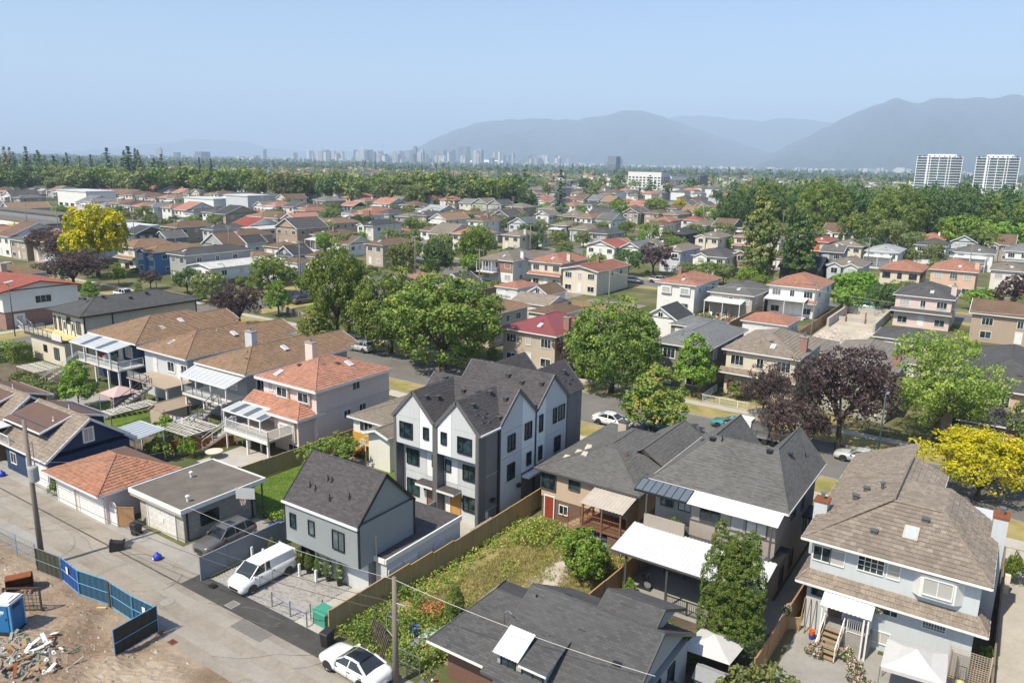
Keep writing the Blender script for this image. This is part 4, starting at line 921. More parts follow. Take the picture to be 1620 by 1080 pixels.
o=bpy.data.objects.new('construction_dirt',np_mesh('construction_dirt',np.stack([X,Y,h+.02],-1).reshape(-1,3),Fq,['dirt'],uv=False)); COL.objects.link(o); struct(o)
# stones and clods
cl=MB()
for i in range(1500):
    x,y=r3.uniform(-62,-36),r3.uniform(12,22.4); s=r3.uniform(.025,.10)*(1 if i%14 else 2); z=DH(x,y)
    P=[(x+s*math.cos(a)*r3.uniform(.6,1.2),y+s*math.sin(a)*r3.uniform(.6,1.2),z) for a in np.arange(5)*1.256]; top=(x+r3.normal(0,s*.3),y,z+s*r3.uniform(.6,1.2)+.02)
    mm=int(r3.choice((0,1,1,2)))
    for a,b_ in zip(P,P[1:]+P[:1]): cl.poly([a,b_,top],mm)
stuff(cl.build('rubble_stones',['dirt','sand','concrete_grey']))
# debris heap: broken boards, torn plaster and plastic
rj=random.Random(11); hp=MB()
for i in range(90):
    x,y=rj.gauss(-45.3,1.3),rj.gauss(16.6,.9); z=DH(x,y); a=rj.uniform(0,6.28); l=rj.uniform(.3,1.1); t=rj.uniform(-.35,.35)
    hp.bar((x,y,z+.08),(x+l*math.cos(a),y+l*math.sin(a),z+.18+l*t*.5+rj.uniform(0,.25)),rj.uniform(.05,.24),rj.uniform(.02,.07),rj.choice((0,1,1,2,3,3,3,1,2,4)))
for i in range(420):
    x,y=rj.gauss(-45.6,1.5),rj.gauss(16.3,1.0); z=DH(x,y); s=rj.uniform(.04,.16); hp.hexa([(x-s,y-s*.6,z),(x+s*.8,y-s,z),(x+s,y+s*.7,z),(x-s*.7,y+s,z)],[(x-s*.4,y-s*.4,z+s*rj.uniform(.5,1.5)),(x+s*.5,y-s*.3,z+s),(x+s*.4,y+s*.5,z+s*.9),(x-s*.5,y+s*.4,z+s*1.1)],rj.choice((1,1,1,2,3,0)))
stuff(hp.build('debris',['plastic_white','concrete_grey','wood_plain','green','rust','plastic_orange']))
for i in range(9):
    x,y=rj.gauss(-44.6,1.0),rj.gauss(17,.8); a=rj.uniform(0,3.14); b=MB(); l=rj.uniform(.6,1.3); z=DH(x,y)+.2
    b.bar((0,0,0),(l*math.cos(a),l*math.sin(a),rj.uniform(-.1,.25)),.22,.05); b.bar((l*.4*math.cos(a),l*.4*math.sin(a),.06),(l*.5*math.cos(a)+.3,l*.5*math.sin(a)-.2,.1),.12,.05)
    o=b.build('broken_board',[['plastic_white','corr_white','offwhite','wood_plain','sage'][i%5]],loc=(0,0,0)); o.location=(x,y,z); tag(o,['torn white sheet in the debris heap','crumpled pale metal strip in the debris heap','broken off white board in the debris heap','splintered brown board in the debris heap','green painted board in the debris heap'][i%5],'debris',['white sheets in the heap','metal strips in the heap','off white boards in the heap','brown boards in the heap','green boards in the heap'][i%5])
# portable toilet
x,y=-48.75,17.75; t=T('portable_toilet','blue portable toilet with a white domed roof on the dirt','portable toilet',(x,y,DH(x,y)),None,R(30)); 
def lp(b,**k): return b
b=MB().box(-.56,.56,-.56,.56,.12,2.02).mesh('cabin',['toilet_blue']); inst('cabin',b,t)
inst('base',MB().box(-.6,.6,-.62,.62,-.1,.12).mesh('base',['plastic_black']),t)
rf=MB(); prev=None
for k,(s,z) in enumerate(((.6,2.02),(.6,2.1),(.52,2.2),(.3,2.26))):
    rf.box(-s,s,-s,s,z-.06,z,0)
inst('roof',rf.mesh('roof',['plastic_white']),t)
dd=MB().box(-.4,.4,-.6,-.56,.2,1.9); inst('door',dd.mesh('door',['toilet_blue']),t); inst('handle',MB().box(.26,.32,-.63,-.6,1.0,1.15).mesh('handle',['plastic_black']),t)
pc=MB()
for sx in (-1,1):
    for sy in (-1,1): pc.box(sx*.56-.05,sx*.56+.05,sy*.56-.05,sy*.56+.05,.1,2.05)
inst('corner_post',pc.mesh('corner_post',['pipe_blue']),t); lg=MB(); lg.box(-.16,.14,-.605,-.6,1.42,1.47); lg.box(-.1,.2,-.605,-.6,1.5,1.62); lg.box(-.16,-.04,-.605,-.6,1.3,1.38); inst('logo',lg.mesh('logo',['plastic_white']),t)
gv=MB()
for i in range(5): gv.box(.56,.575,-.3,.3,1.6+i*.06,1.63+i*.06)
inst('vent_louvre',gv.mesh('vent_louvre',['plastic_black']),t)
# excavator bucket lying behind the toilet
t=T('excavator_bucket','rusty excavator bucket lying on the dirt behind the blue toilet','bucket',(-53.1,20.2,DH(-53,20)),None,R(-25)); b=MB(); pr=[(-.7,.0),(-.75,.5),(-.5,.95),(0,1.15),(.35,1.05)]
for (xa,za),(xb,zb) in zip(pr,pr[1:]): b.hexa([(xa,-.75,za),(xa,.75,za),(xb,.75,zb),(xb,-.75,zb)],[(xa+.06,-.75,za-.06),(xa+.06,.75,za-.06),(xb+.05,.75,zb-.07),(xb+.05,-.75,zb-.07)])
b.bar((-.7,0,.03),(.6,0,.03),1.5,.06); inst('shell',b.mesh('shell',['rust']),t); sd=MB()
for s in (-.75,.75): P=[(-.7,s,.0),(.6,s,0),(.35,s,1.05),(0,s,1.15),(-.5,s,.95),(-.75,s,.5)]; sd.poly(P); sd.poly([(a,c+.05,d) for a,c,d in P][::-1])
inst('side_plate',sd.mesh('side_plate',['rust']),t)
for i in range(5): inst('tooth',MB().bar((.55,-.6+i*.3,.04),(.85,-.6+i*.3,.02),.12,.06).mesh('tooth',['metal_dull']),t)
# steel cage leaning beside the toilet
t=T('steel_rack','dark steel mesh rack standing beside the blue toilet','rack',(-50.3,19.2,DH(-50,19)),None,R(38)); b=MB()
for xx in (-1.1,1.1): b.box(xx-.05,xx+.05,-.05,.05,-.05,1.75)
b.bar((-1.1,0,1.7),(1.1,0,1.7),.08,.1); b.bar((-1.1,0,.15),(1.1,0,.15),.08,.08); b.box(-1.15,1.15,-.5,.5,-.02,.04); inst('frame',b.mesh('frame',['darkbrown']),t)
g=MB()
for i in range(1,9): g.bar((-1.1+i*.245,0,.15),(-1.1+i*.245,0,1.7),.02)
for i in range(1,6): g.bar((-1.1,0,.15+i*.26),(1.1,0,.15+i*.26),.02)
inst('grid',g.mesh('grid',['trim_black']),t)
# temporary fence panels, each on its own feet
def tpanel(p,q,mt,pipe,label,paper=None,h=1.85,lean=0):
    p,q=Vector((*p,0)),Vector((*q,0)); l=(q-p).length; ang=math.atan2(q.y-p.y,q.x-p.x); z=max(DH(p.x,p.y),DH(q.x,q.y))*.5
    t=T('temporary_fence_panel',label,'fence panel',(p.x,p.y,z),'temporary site fence panels along the lane',ang); t.rotation_euler=(lean,0,ang)
    b=MB(); 
    for xx in (0,l): b.tube((xx,0,0),(xx,0,h),.03,.03,6)
    for zz in (.08,h/2,h): b.tube((0,0,zz),(l,0,zz),.028,.028,6)
    inst('frame',b.mesh('frame',[pipe]),t); s=MB(); m_=24
    for i in range(m_):
        xa,xb=l*i/m_,l*(i+1)/m_; w1=.03*math.sin(i*1.3); w2=.03*math.sin((i+1)*1.3)
        s.poly([(xa,w1+.04,.08),(xb,w2+.04,.08),(xb,w2+.04,h-.01),(xa,w1+.04,h-.01)])
    inst('screen',s.mesh('screen',[mt],smooth=True),t)
    if paper is not None: inst('notice',MB().box(paper,paper+.32,-.05,-.035,h*.52,h*.8).mesh('notice',['plastic_white']),t)
    for xx in (0,l): inst('foot',MB().box(xx-.06,xx+.06,-.4,.4,-.06,.03).mesh('foot',['rust']),t)
tpanel((-55.1,22.2),(-52.45,22.55),'mesh_green','metal','dark green mesh fence panel at the foot of the power pole')
tpanel((-52.35,22.6),(-49.65,22.35),'mesh_royal','pipe_blue','royal blue mesh fence panel with a white notice',.95)
tpanel((-49.6,22.35),(-46.85,22.85),'mesh_blue','pipe_blue','teal blue mesh fence panel left of the dark gap post')
tpanel((-46.4,22.8),(-43.85,22.75),'mesh_blue','pipe_blue','teal blue mesh fence panel right of the dark gap post')
tpanel((-43.8,22.75),(-41.35,22.9),'mesh_blue','pipe_blue','teal blue mesh fence panel with a white notice near the corner',1.1)
tpanel((-40.95,20.0),(-41.25,22.9),'mesh_black','pipe_blue','black mesh fence panel turned across the lane edge')
o=MB().box(-46.72,-46.5,22.75,22.85,-.1,1.85).build('fence_gap_post',['darkbrown']); tag(o,'dark wrapped post between two teal fence panels','post')
o=MB().bar((-47.1,22.2,.1),(-46.55,22.5,.14),.1,.07).build('timber_offcut',['yellow']); tag(o,'yellow timber offcut at the foot of the site fence','timber')
# chain link fence at far left
DEFS['chain']=lambda:clearglass('chain',(.85,.86,.87),.12,.6)
def chain(label,p,q,h=1.8,n=3,mat='pipe_blue',name='chain_link_fence',group=None):
    p,q=Vector((*p,0)),Vector((*q,0)); t=T(name,label,'fence',(p.x,p.y,zgf(p.y)),group); d=q-p; b=MB()
    for i in range(n+1):
        c=d*(i/n); inst('post',MB().tube((c.x,c.y,-.3),(c.x,c.y,h),.03,.03,6).mesh('post',[mat]),t)
    b.tube((0,0,h),(d.x,d.y,h),.02,.02,6); b.tube((0,0,h*.5),(d.x,d.y,h*.5),.015,.015,5); inst('rail',b.mesh('rail',['metal']),t)
    w_=MB(); l=d.length; k=int(l/.35)
    for i in range(k):
        for s in (0,1):
            a=d*(i/k); e=d*((i+1)/k)
            for j in range(4):
                z0,z1=h*j/4,h*(j+1)/4; w_.bar((a.x,a.y,z1 if s else z0),(e.x,e.y,z0 if s else z1),.008)
    inst('wire_mesh',w_.mesh('wire_mesh',['metal']),t); return t
chain('chain link fence with blue posts beside the left power pole',(-66,21.9),(-55.8,22.5),1.8,4)

# tar seams, patches and tyre-worn strips of the lane
sheet('lane_patch',-64,-59,23.4,24.6,'concrete_grey',.022); sheet('lane_patch',-38.5,-35.6,26.0,27.0,'asphalt',.024); sheet('lane_strip',-150,30,27.05,27.16,'blacktop',.026); sheet('worn_strip',-150,30,23.6,24.5,'lane_light',.016); sheet('worn_strip',-150,30,25.6,26.5,'lane_light',.016)
b=MB(); rj=random.Random(2)
for i in range(26):
    x,y=rj.uniform(-75,-18),rj.uniform(23,28.2); a=rj.choice((0,0,.1,1.5,1.6,.8)); 
    for k in range(rj.randint(4,11)):
        a+=rj.uniform(-.35,.35); l=rj.uniform(.3,.9); x2,y2=x+l*math.cos(a),y+l*math.sin(a)
        if 22.9<y2<28.4: w_=rj.uniform(.01,.02); b.poly([(x-w_*math.sin(a),y+w_*math.cos(a),.034),(x+w_*math.sin(a),y-w_*math.cos(a),.034),(x2+w_*math.sin(a),y2-w_*math.cos(a),.034),(x2-w_*math.sin(a),y2+w_*math.cos(a),.034)])
        x,y=x2,y2
struct(b.build('tar_cracks',['asphalt']))
# ------------------------------------------------------------------ the grey three-storey fourplex
DEFS['panel_white']=lambda:paint('panel_white',(.76,.77,.775),.5,.04,.5,.4,fine=False); DEFS['panel_grey']=lambda:paint('panel_grey',(.52,.54,.55),.5,.05,.5,.4,fine=False)
DEFS['siding_four']=lambda:siding('siding_four',(.17,.172,.182),.15); DEFS['siding_light']=lambda:siding('siding_light',(.27,.295,.305),.16); DEFS['trim_four']=lambda:paint('trim_four',(.13,.128,.133),.5,.08,1,.4)
DEFS['shfour']=lambda:shingle('shfour',(.078,.073,.077),.33,.14,.3,.9,.12)
r=T('townhouse_block','grey and white three storey townhouse block with steep dark gables','townhouse',(-38.5,54.7,-.6))
x0,x1,y0,y1=-43,-34,46.3,63.2; E0=7.85
walls(r,x0+.02,x1-.02,47.2,62.3,-1.2,E0,'siding_four')
walls(r,x0,x1,46.3,47.2,5.35,E0,'panel_grey','upper_wall'); walls(r,x0,x1,62.3,63.2,-1,E0,'siding_four','upper_wall')
for xa,xb in ((-43.0,-42.75),(-38.7,-38.2),(-34.25,-34)): boxp(r,'fin','trim_four',xa-(.012 if xa<-42 else 0),xb+(.012 if xb>-35 else 0),46.22,47.3,-1.2,E0)
def pan(nm,mt,a0,a1,z0,z1,face,pl,th=.03):
    if face=='s': boxp(r,nm,mt,a0,a1,pl-th,pl,z0,z1)
    else: boxp(r,nm,mt,pl,pl+th,a0,a1,z0,z1)
def gpan(mt,a0,a1,z0,face,pl,apex,az,slope,th=.03):
    f=lambda a: az-abs(a-apex)*slope-.14
    ks=[a0]+([apex] if a0<apex<a1 else [])+[a1]; P=[(a0,z0),(a1,z0)]+[(a,f(a)) for a in reversed(ks)]
    b=MB(); s=(lambda a,z,k:(a,pl-k,z)) if face=='s' else (lambda a,z,k:(pl+k,a,z))
    n_=len(P); front=[s(a,z,th) for a,z in P]; b.poly(front)
    for i in range(n_): j=(i+1)%n_; b.poly([s(*P[i],0),s(*P[j],0),s(*P[j],th),s(*P[i],th)])
    b.build('cladding_panel',[mt],r)
# front gables: seams between cladding panels are real gaps
for lo,hi,ap,wh in ((-42.75,-38.7,-40.85,(-40.1,-38.72)),(-38.2,-34.25,-36.2,(-38.18,-36.75))):
    gx0,gx1=(lo,wh[0]) if wh[1]<-38.5 else (wh[1],hi)
    for mt,a,b_ in (('panel_white',wh[0],wh[1]),('panel_grey',gx0,gx1)):
        pan('cladding_panel',mt,a+.012,b_-.012,5.36,7.82,'s',46.3); gpan(mt,a+.012,b_-.012,7.85,'s',46.3,ap,10.3,1.0)
    for z0,z1 in ((2.62,5.33),(-.6,2.58)):
        wa,wb=(wh[0],hi) if wh[1]<-38.5 else (lo,wh[1])
        pan('cladding_panel','panel_white' if z0>0 else 'panel_grey',wa+.012,wb-.012,z0,z1,'s',47.2); pan('cladding_panel','panel_grey',gx0+.012,gx1-.012,z0,z1,'s',47.2)
W=dict(fr='trim_black',gl='glass_dark',tw=.06,depth=.09)
win(r,'s',-41.6,6.0,1.35,1.3,46.27,div='v13',**W); win(r,'s',-39.4,6.35,.5,.95,46.27,div='v1',**W); win(r,'s',-37.5,6.35,.5,.95,46.27,div='v1',**W); win(r,'s',-35.35,6.0,1.35,1.3,46.27,div='v13',**W)
win(r,'s',-41.65,3.3,1.3,1.3,47.17,div='v13',**W); win(r,'s',-39.2,3.6,.5,1.0,47.17,div='v1',**W); win(r,'s',-37.75,3.6,.5,.95,47.17,div='v1',**W); win(r,'s',-35.45,3.3,1.4,1.25,47.17,div='v13',**W)
win(r,'s',-41.65,.45,1.3,1.4,47.17,div='v13',**W); win(r,'s',-35.45,.55,1.35,1.25,47.17,div='v13',**W)
door(r,'s',-36.95,-.5,.95,2.25,47.17,'door_wood','door_wood',panels=False,label='varnished orange wood front door'); door(r,'s',-39.55,-.5,.95,2.25,47.17,'wood_brown','wood_brown',panels=False)
boxp(r,'door_sidelight','panel_white',-38.1,-37.5,47.1,47.17,-.5,1.8)
for xa,xb in ((-38.25,-36.4),(-40.6,-38.7)):
    boxp(r,'porch_canopy','trim_white',xa,xb,46.15,47.15,1.95,2.2); boxp(r,'canopy_roof','shfour',xa-.03,xb+.03,46.12,47.15,2.203,2.24)
for xx in (-36.2,-40.3): boxp(r,'wall_lamp','trim_black',xx-.07,xx+.07,47.0,47.17,1.25,1.6)
# right-hand side with its two gables
for (g0,g1,ap) in ((49.05,54.7,51.9),(54.8,60.45,57.6)):
    wa=(52.6,54.68) if g0<50 else (54.82,56.4); ga=(49.3,52.58) if g0<50 else (56.42,60.2)
    for mt,(a,b_) in (('panel_white',wa),('panel_grey',ga)):
        gpan(mt,a,b_,7.0,'e',-34.0,ap,10.35,.88,.05)
        for z0,z1 in ((4.72,6.97),(2.5,4.69)): pan('cladding_panel',mt,a,b_,z0,z1,'e',-34.0,.05)
        if mt=='panel_grey':
            for z0,z1 in ((-.9,2.47),): pan('cladding_panel',mt,a,b_,z0,z1,'e',-34.0,.05)
for ya,yb in ((49.0,49.28),(54.66,54.86),(60.22,60.48)): boxp(r,'corner_trim','trim_black' if ya<60 else 'trim_four',-34.02,-33.9,ya,yb,-1,E0 if ya!=54.66 else 8.2)
boxp(r,'corner_trim','trim_four',-34.03,-33.93,46.25,46.45,-1,E0); 
for z in (.9,3.9): boxp(r,'seam','panel_grey',-34.0,-33.97,47.3,48.98,z,z+.025)
for a,z,w_,hh,dv in ((50.9,5.2,1.0,1.35,'v2'),(53.5,5.5,1.0,1.4,'v2'),(50.9,2.6,1.0,1.35,'v2'),(53.7,3.0,.6,1.1,'v1'),(55.6,5.55,.5,1.5,'v1'),(55.6,2.9,.5,1.2,'v1'),(58.0,5.7,.5,1.35,'v1'),(59.2,5.7,1.0,1.35,'v2'),(58.6,2.8,1.0,1.35,'v2')): win(r,'e',a,z,w_,hh,-33.94,div=dv,**W)
boxp(r,'side_canopy','trim_white',-33.95,-33.2,52.7,54.6,2.1,2.28); vents(r,[(-33.9,48.2,1.6),(-33.85,52.0,1.6)]); boxp(r,'meter_box','trim_white',-34,-33.85,47.3,47.55,.3,.8)
# roofs: four short gables crossing two ridges
def fgable(nm,pl,und): 
    b=MB()
    for p in pl: roof_plane(b,p,'shingle',0,**STY['shingle'])
    for p in pl: b.poly([(q[0],q[1],q[2]-.1) for q in reversed(p)],1)
    return b.build(nm,['shfour','trim_four'],r)
z0,z1=E0-.05,10.42
for c in (51.9,57.6):
    a,b_,e0,e1=-43.15,-33.78,c-2.87,c+2.87
    fgable('roof',[[(a,e0,z0),(b_,e0,z0),(b_,c,z1),(a,c,z1)],[(b_,e1,z0),(a,e1,z0),(a,c,z1),(b_,c,z1)]],1)
    for xx in (a+.02,b_-.04):
        for e_ in (e0,e1): MB().bar((xx,e_,z0-.12),(xx,c,z1-.12),.1,.26).build('barge_board',['trim_four'],r)
for c,lo,hi in ((-40.85,-43.15,-38.45),(-36.2,-38.45,-33.8)):
    for ya,yb in ((46.15,52.0),(57.5,63.35)):
        zz=10.3
        va,vb=(ya,49.06) if ya<50 else (60.44,yb)
        fgable('roof',[[(hi,va,z0),(hi,vb,z0),(c,yb,zz),(c,ya,zz)],[(lo,vb,z0),(lo,va,z0),(c,ya,zz),(c,yb,zz)]],1)
        b=MB(); y_=ya+.03 if ya<50 else yb-.03
        for e_ in (lo,hi): MB().bar((e_,y_,z0-.12),(c,y_,zz-.12),.1,.28).build('barge_board',['trim_four'],r)
        gtri(r,'s' if ya<50 else 'n',46.32 if ya<50 else 63.18,lo+.1,hi-.1,E0-.02,zz-.12,'panel_grey' if ya<50 else 'siding_four')
    
MB().bar((-33.74,46.2,E0-.1),(-33.74,49.0,E0-.1),.12,.14).build('gutter',['trim_white'],r)
for c in (51.9,57.6): gtri(r,'e',-34.0,c-2.85,c+2.85,E0-.05,10.28,'panel_grey'); gtri(r,'w',-43.0,c-2.85,c+2.85,E0-.05,10.28,'siding_four')
vents(r,[(-35.6,47.6,9.7),(-35.9,50.4,10.05),(-36.5,49.2,9.98),(-39.9,48.4,9.35),(-40.2,47.2,9.6),(-37.6,50.9,9.6),(-39.0,50.8,9.5),(-34.6,50.9,9.6),(-34.3,49.5,8.35),(-41.5,51.4,10.1),(-35.0,47.3,9.1,'pipe'),(-34.7,47.9,8.8,'pipe'),(-34.9,48.4,9.0,'pipe'),(-34.45,47.4,8.5,'pipe'),(-34.35,48.2,8.45,'pipe'),(-36.6,56.4,9.4),(-34.6,56.6,9.6),(-38.3,56.7,9.7),(-35.3,61.8,9.5),(-34.7,62.2,8.85,'pipe'),(-34.5,61.4,8.7,'pipe'),(-34.8,61.0,8.9,'pipe')],'trim_dark')
# ------------------------------------------------------------------ the laneway house in front of it
r=T('laneway_house','grey laneway house with steep dark roof and overhanging upper floor','house',(-37.6,35.6,0))
x0,x1,y0,y1=-41.25,-33.95,32.9,38.5
walls(r,x0,x1,y0,y1,2.3,5.35,'siding_light','upper_wall'); walls(r,x0+.5,x1,y0+1.1,y1,-1,2.3,'siding_four','lower_wall')
boxp(r,'entrance_wall','panel_white',-40.9,-39.2,33.85,33.98,-.4,2.25); boxp(r,'entrance_wall','panel_grey',-39.1,-34.1,33.9,33.99,-.4,2.25)
gable(r,x0+.1,x1-.1,y0+.05,y1-.05,5.33,1.0,.12,'x','shfour','shingle','trim_black','siding_light',og=.12)
for xx,yy in ((x0-.03,y0-.02),(x1-.05,y0-.02),(x1-.05,y1-.1),(x0-.03,y1-.1)): boxp(r,'corner_trim','trim_black',xx,xx+.12,yy,yy+.12,2.3 if yy<34 else -1,5.4)
boxp(r,'gutter_board','trim_white',x0-.1,x1+.1,y0-.2,y0-.08,5.2,5.34)
boxp(r,'seam','trim_black',x1,x1+.02,y0+.1,y1-.1,5.5,5.53)
win(r,'s',-40.35,3.5,.5,1.0,y0,div='v1',**W); win(r,'s',-38.45,3.5,.5,1.0,y0,div='v1',**W); win(r,'s',-35.8,3.2,1.05,1.3,y0,div='v2',**W); win(r,'s',-40,.3,1.2,1.4,33.85,div='v2',**W)
vents(r,[(-39.6,33.9,6.45,'pipe'),(-39.0,33.85,6.35,'pipe'),(-38.4,34.5,7.0,'pipe'),(-38.0,34.5,7.0,'pipe'),(-37.3,33.6,6.2,'pipe'),(-35.8,34.0,6.55,'pipe')],'trim_black')
# flat-roofed storage wing behind its right side
s=walls(r,-33.93,-32.95,34.5,42.6,-1,2.55,'panel_grey','storage_wing'); walls(r,-37.5,-33.94,38.52,42.6,-1,2.5,'panel_grey','storage_wing')
boxp(r,'flat_roof','shfour',-37.6,-32.98,38.52,42.65,2.56,2.66); boxp(r,'flat_roof','shfour',-33.93,-32.98,34.4,38.52,2.561,2.663); boxp(r,'fascia','trim_white',-32.98,-32.85,34.35,42.7,2.35,2.7); boxp(r,'fascia','trim_white',-33.95,-32.98,34.3,34.4,2.35,2.7)
for a,mt in ((35.3,'trim_white'),(36.9,'trim_white'),(38.5,'panel_grey'),(40.2,'panel_grey')): door(r,'e',a,-.5,1.2,2.2,-32.95,mt,mt,'storage_door',False)
MB().tube((-33.6,34.2,0),(-33.6,34.2,4.3),.035,.035,6).tube((-33.75,34.2,4.25),(-33.45,34.2,4.35),.03,.03,6).build('vent_pipe',['metal'],r)
# potted cedars along the driveway
for i,x in enumerate((-43.1,-42.3,-41.35,-40.3,-39.4,-38.45,-37.5,-36.45)):
    yy=33.1+.05*i; t=T('potted_cedar',None,'potted plant',(x,yy,zgf(yy)),'potted cedars in front of the laneway house'); t['label']='small potted column cedar, %s in the row before the laneway house'%['first','second','third','fourth','fifth','sixth','seventh','last'][i]
    po=MB().lathe((0,0,0),[(.16,0),(.22,.4),(.25,.42),(.25,.46),(.2,.46)],12).mesh('pot',['plastic_black']); inst('pot',po,t); c,tr=TREE['column']; q=inst('foliage',c,t,(0,0,.38),i,(.24,.24,.145))
for i,(x,y) in enumerate(((-44.3,32.2),(-43.4,32.5),(-39.6,32.6),(-38,32.7))):
    o=MB().box(x-.07,x+.07,y-.07,y+.07,-.6,1.0).build('driveway_post',['plastic_white']); tag(o,'short white post beside the potted cedars','post','white posts by the cedars')
pp=[(-38.05,28.95),(-36.2,28.9),(-34.45,28.75),(-34.95,29.5),(-34.7,30.3),(-39.2,30.0)]
for x,y in pp[:5]:
    o=MB().tube((x,y,-.2),(x,y,1.15),.05,.05,8).build('steel_bollard',['metal_dull']); tag(o,'thin grey steel post at the driveway edge','bollard','grey posts around the driveway')
b=MB(); b.path([(-38.05,28.95,.95),(-36.2,28.9,.85),(-34.45,28.75,.95)],.012,5); o=b.build('driveway_wire',['plastic_blue']); tag(o,'thin blue rope strung between the driveway posts','rope')
# utility kiosk
t=T('utility_kiosk','green metal utility kiosk at the end of the concrete path','utility box',(-33.85,29.65,0)); boxp(t,'plinth','concrete',-34.5,-33.2,29.1,30.2,-.1,.12); boxp(t,'cabinet','plastic_green',-34.4,-33.3,29.2,30.1,.12,1.0); MB().hexa([(-34.46,29.14,1),(-33.24,29.14,1),(-33.24,30.16,1),(-34.46,30.16,1)],[(-34.4,29.2,1.12),(-33.3,29.2,1.07),(-33.3,30.1,1.12),(-34.4,30.1,1.17)]).build('lid',['plastic_green'],t); boxp(t,'latch','metal_dull',-33.9,-33.8,29.17,29.2,.5,.62)
fence('wood_fence','new pale wooden fence along the right side of the townhouses',(-32.55,28.9),(-32.4,56),1.8,'fence_new')
fence('panel_fence','smooth blue grey panel fence beside the white van',(-44.65,28.2),(-44.65,37.2),1.8,'midblue',2.3,'midblue',2.3,cap=True)
fence('wood_fence','yellowish wooden fence between pink house and grey roofed house',(-57.2,38.2),(-56.3,58),1.75,'fence_new')
fence('privacy_fence','low grey fence between the two townhouse courtyards',(-38.4,41.5),(-38.4,46.2),1.6,'midgray',2.4,'midgray',.2); fence('privacy_fence','grey fence beside the right courtyard and storage wing',(-36.3,42.9),(-33.4,42.9),1.2,'midgray',1.5,'midgray',.2); fence('privacy_fence','short grey fence on the right of the tiled courtyard',(-33.3,44.5),(-33.3,47.1),1.2,'gray',1.3,'gray',.2)
bush(5,'coppery shrub at the end of the courtyard fence',-36.9,43.2,1.4,1.8); bush(1,'small green shrub beside the dark courtyard door',-41.4,43.5,2.0,1.5)
# ------------------------------------------------------------------ cars near the lane
car('van','car_white','white panel van parked nose out on the grey pavers',-41.25,30.75,-90,name='white_van')
car('suv','car_gray','dark brown grey SUV parked beside the flat roofed garage',-47.6,32.3,-88,name='dark_suv')
car('sedan','car_white','white sedan with black glass roof parked along the lane',-28.75,27.35,177,name='white_sedan',glassroof=True)
# ------------------------------------------------------------------ bins, bags, basketball hoop
def bin_(label,x,y,rz=0,tilt=None,col='plastic_black',z=0):
    t=T('wheelie_bin',label,'bin',(x,y,z),'black wheelie bins along the lane',rz)
    if tilt: t.rotation_euler=(tilt,0,rz); t.location.z=.32
    b=MB().hexa([(-.24,-.28,.06),(.24,-.28,.06),(.24,.28,.06),(-.24,.28,.06)],[(-.3,-.36,.98),(.3,-.36,.98),(.3,.36,.98),(-.3,.36,.98)]); inst('bin_body',b.mesh('bin_body',[col]),t); inst('lid',MB().hexa([(-.32,-.4,.98),(.32,-.4,.98),(.32,.4,.98),(-.32,.4,.98)],[(-.28,-.34,1.05),(.28,-.34,1.05),(.28,.36,1.08),(-.28,.36,1.08)]).mesh('lid',[col]),t)
    for s in (-.26,.26): inst('wheel',MB().tube((s-.03,.3,.1),(s+.03,.3,.1),.1,.1,10).mesh('wheel',['rubber']),t)
    inst('handle',MB().bar((-.25,.43,.95),(.25,.43,.95),.05).mesh('handle',[col]),t); return t
bin_('black wheelie bin standing by the wooden gate',-54.7,29.35,.2); bin_('black wheelie bin fallen on its side in the lane',-53.2,27.6,-.6,1.45); bin_('black wheelie bin beside the green kiosk',-32.0,28.2,.1)
for lb,x,y in (('blue plastic bag lying before the flat roofed garage',-49.85,28.1),('blue plastic bag lying far left on the lane edge',-75.1,28.4)):
    o=MB().lathe((x,y,0),[(.22,.02),(.34,.12),(.32,.3),(.18,.45),(.06,.5),(.09,.58)],9).build('blue_bag',['plastic_blue'],smooth=True); tag(o,lb,'bag')
    q=MB().bar((x-.1,y-.33,.2),(x+.08,y-.33,.22),.02,.14).build('label_patch',['plastic_white'],o)
o=MB().box(-43.6,-43.05,28.0,28.4,0,.14).box(-43.5,-43.15,28.05,28.35,.14,.2).build('black_crate',['plastic_black']); tag(o,'flat black crate lying before the white van','crate')
t=T('basketball_hoop','basketball hoop with clear backboard leaning behind the dark SUV','basketball hoop',(-47.3,36.8,0)); b=MB(); b.tube((-47.2,36.6,.2),(-48.3,35.2,3.0),.05,.05,8); b.tube((-47.4,36.7,.2),(-48.5,35.3,3.0),.05,.05,8); b.build('pole',['trim_black'],t); boxp(t,'base','plastic_blue',-47.7,-46.7,36.4,37.4,-.4,.1)
MB().hexa([(-49.2,34.6,2.6),(-47.9,35.4,2.6),(-47.93,35.45,2.6),(-49.23,34.65,2.6)],[(-49.2,34.6,3.5),(-47.9,35.4,3.5),(-47.93,35.45,3.5),(-49.23,34.65,3.5)]).build('backboard',['polycarb'],t)
b=MB(); pts=[(-48.25+.23*math.cos(a),34.55+.23*math.sin(a),2.75) for a in np.linspace(0,6.28,13)]; b.path(pts,.018,5); b.build('rim',['plastic_orange'],t); b=MB()
for a in np.linspace(0,6.28,11): b.bar((-48.25+.23*math.cos(a),34.55+.23*math.sin(a),2.75),(-48.25+.12*math.cos(a+.4),34.55+.12*math.sin(a+.4),2.35),.02)
b.build('net',['plastic_white'],t)
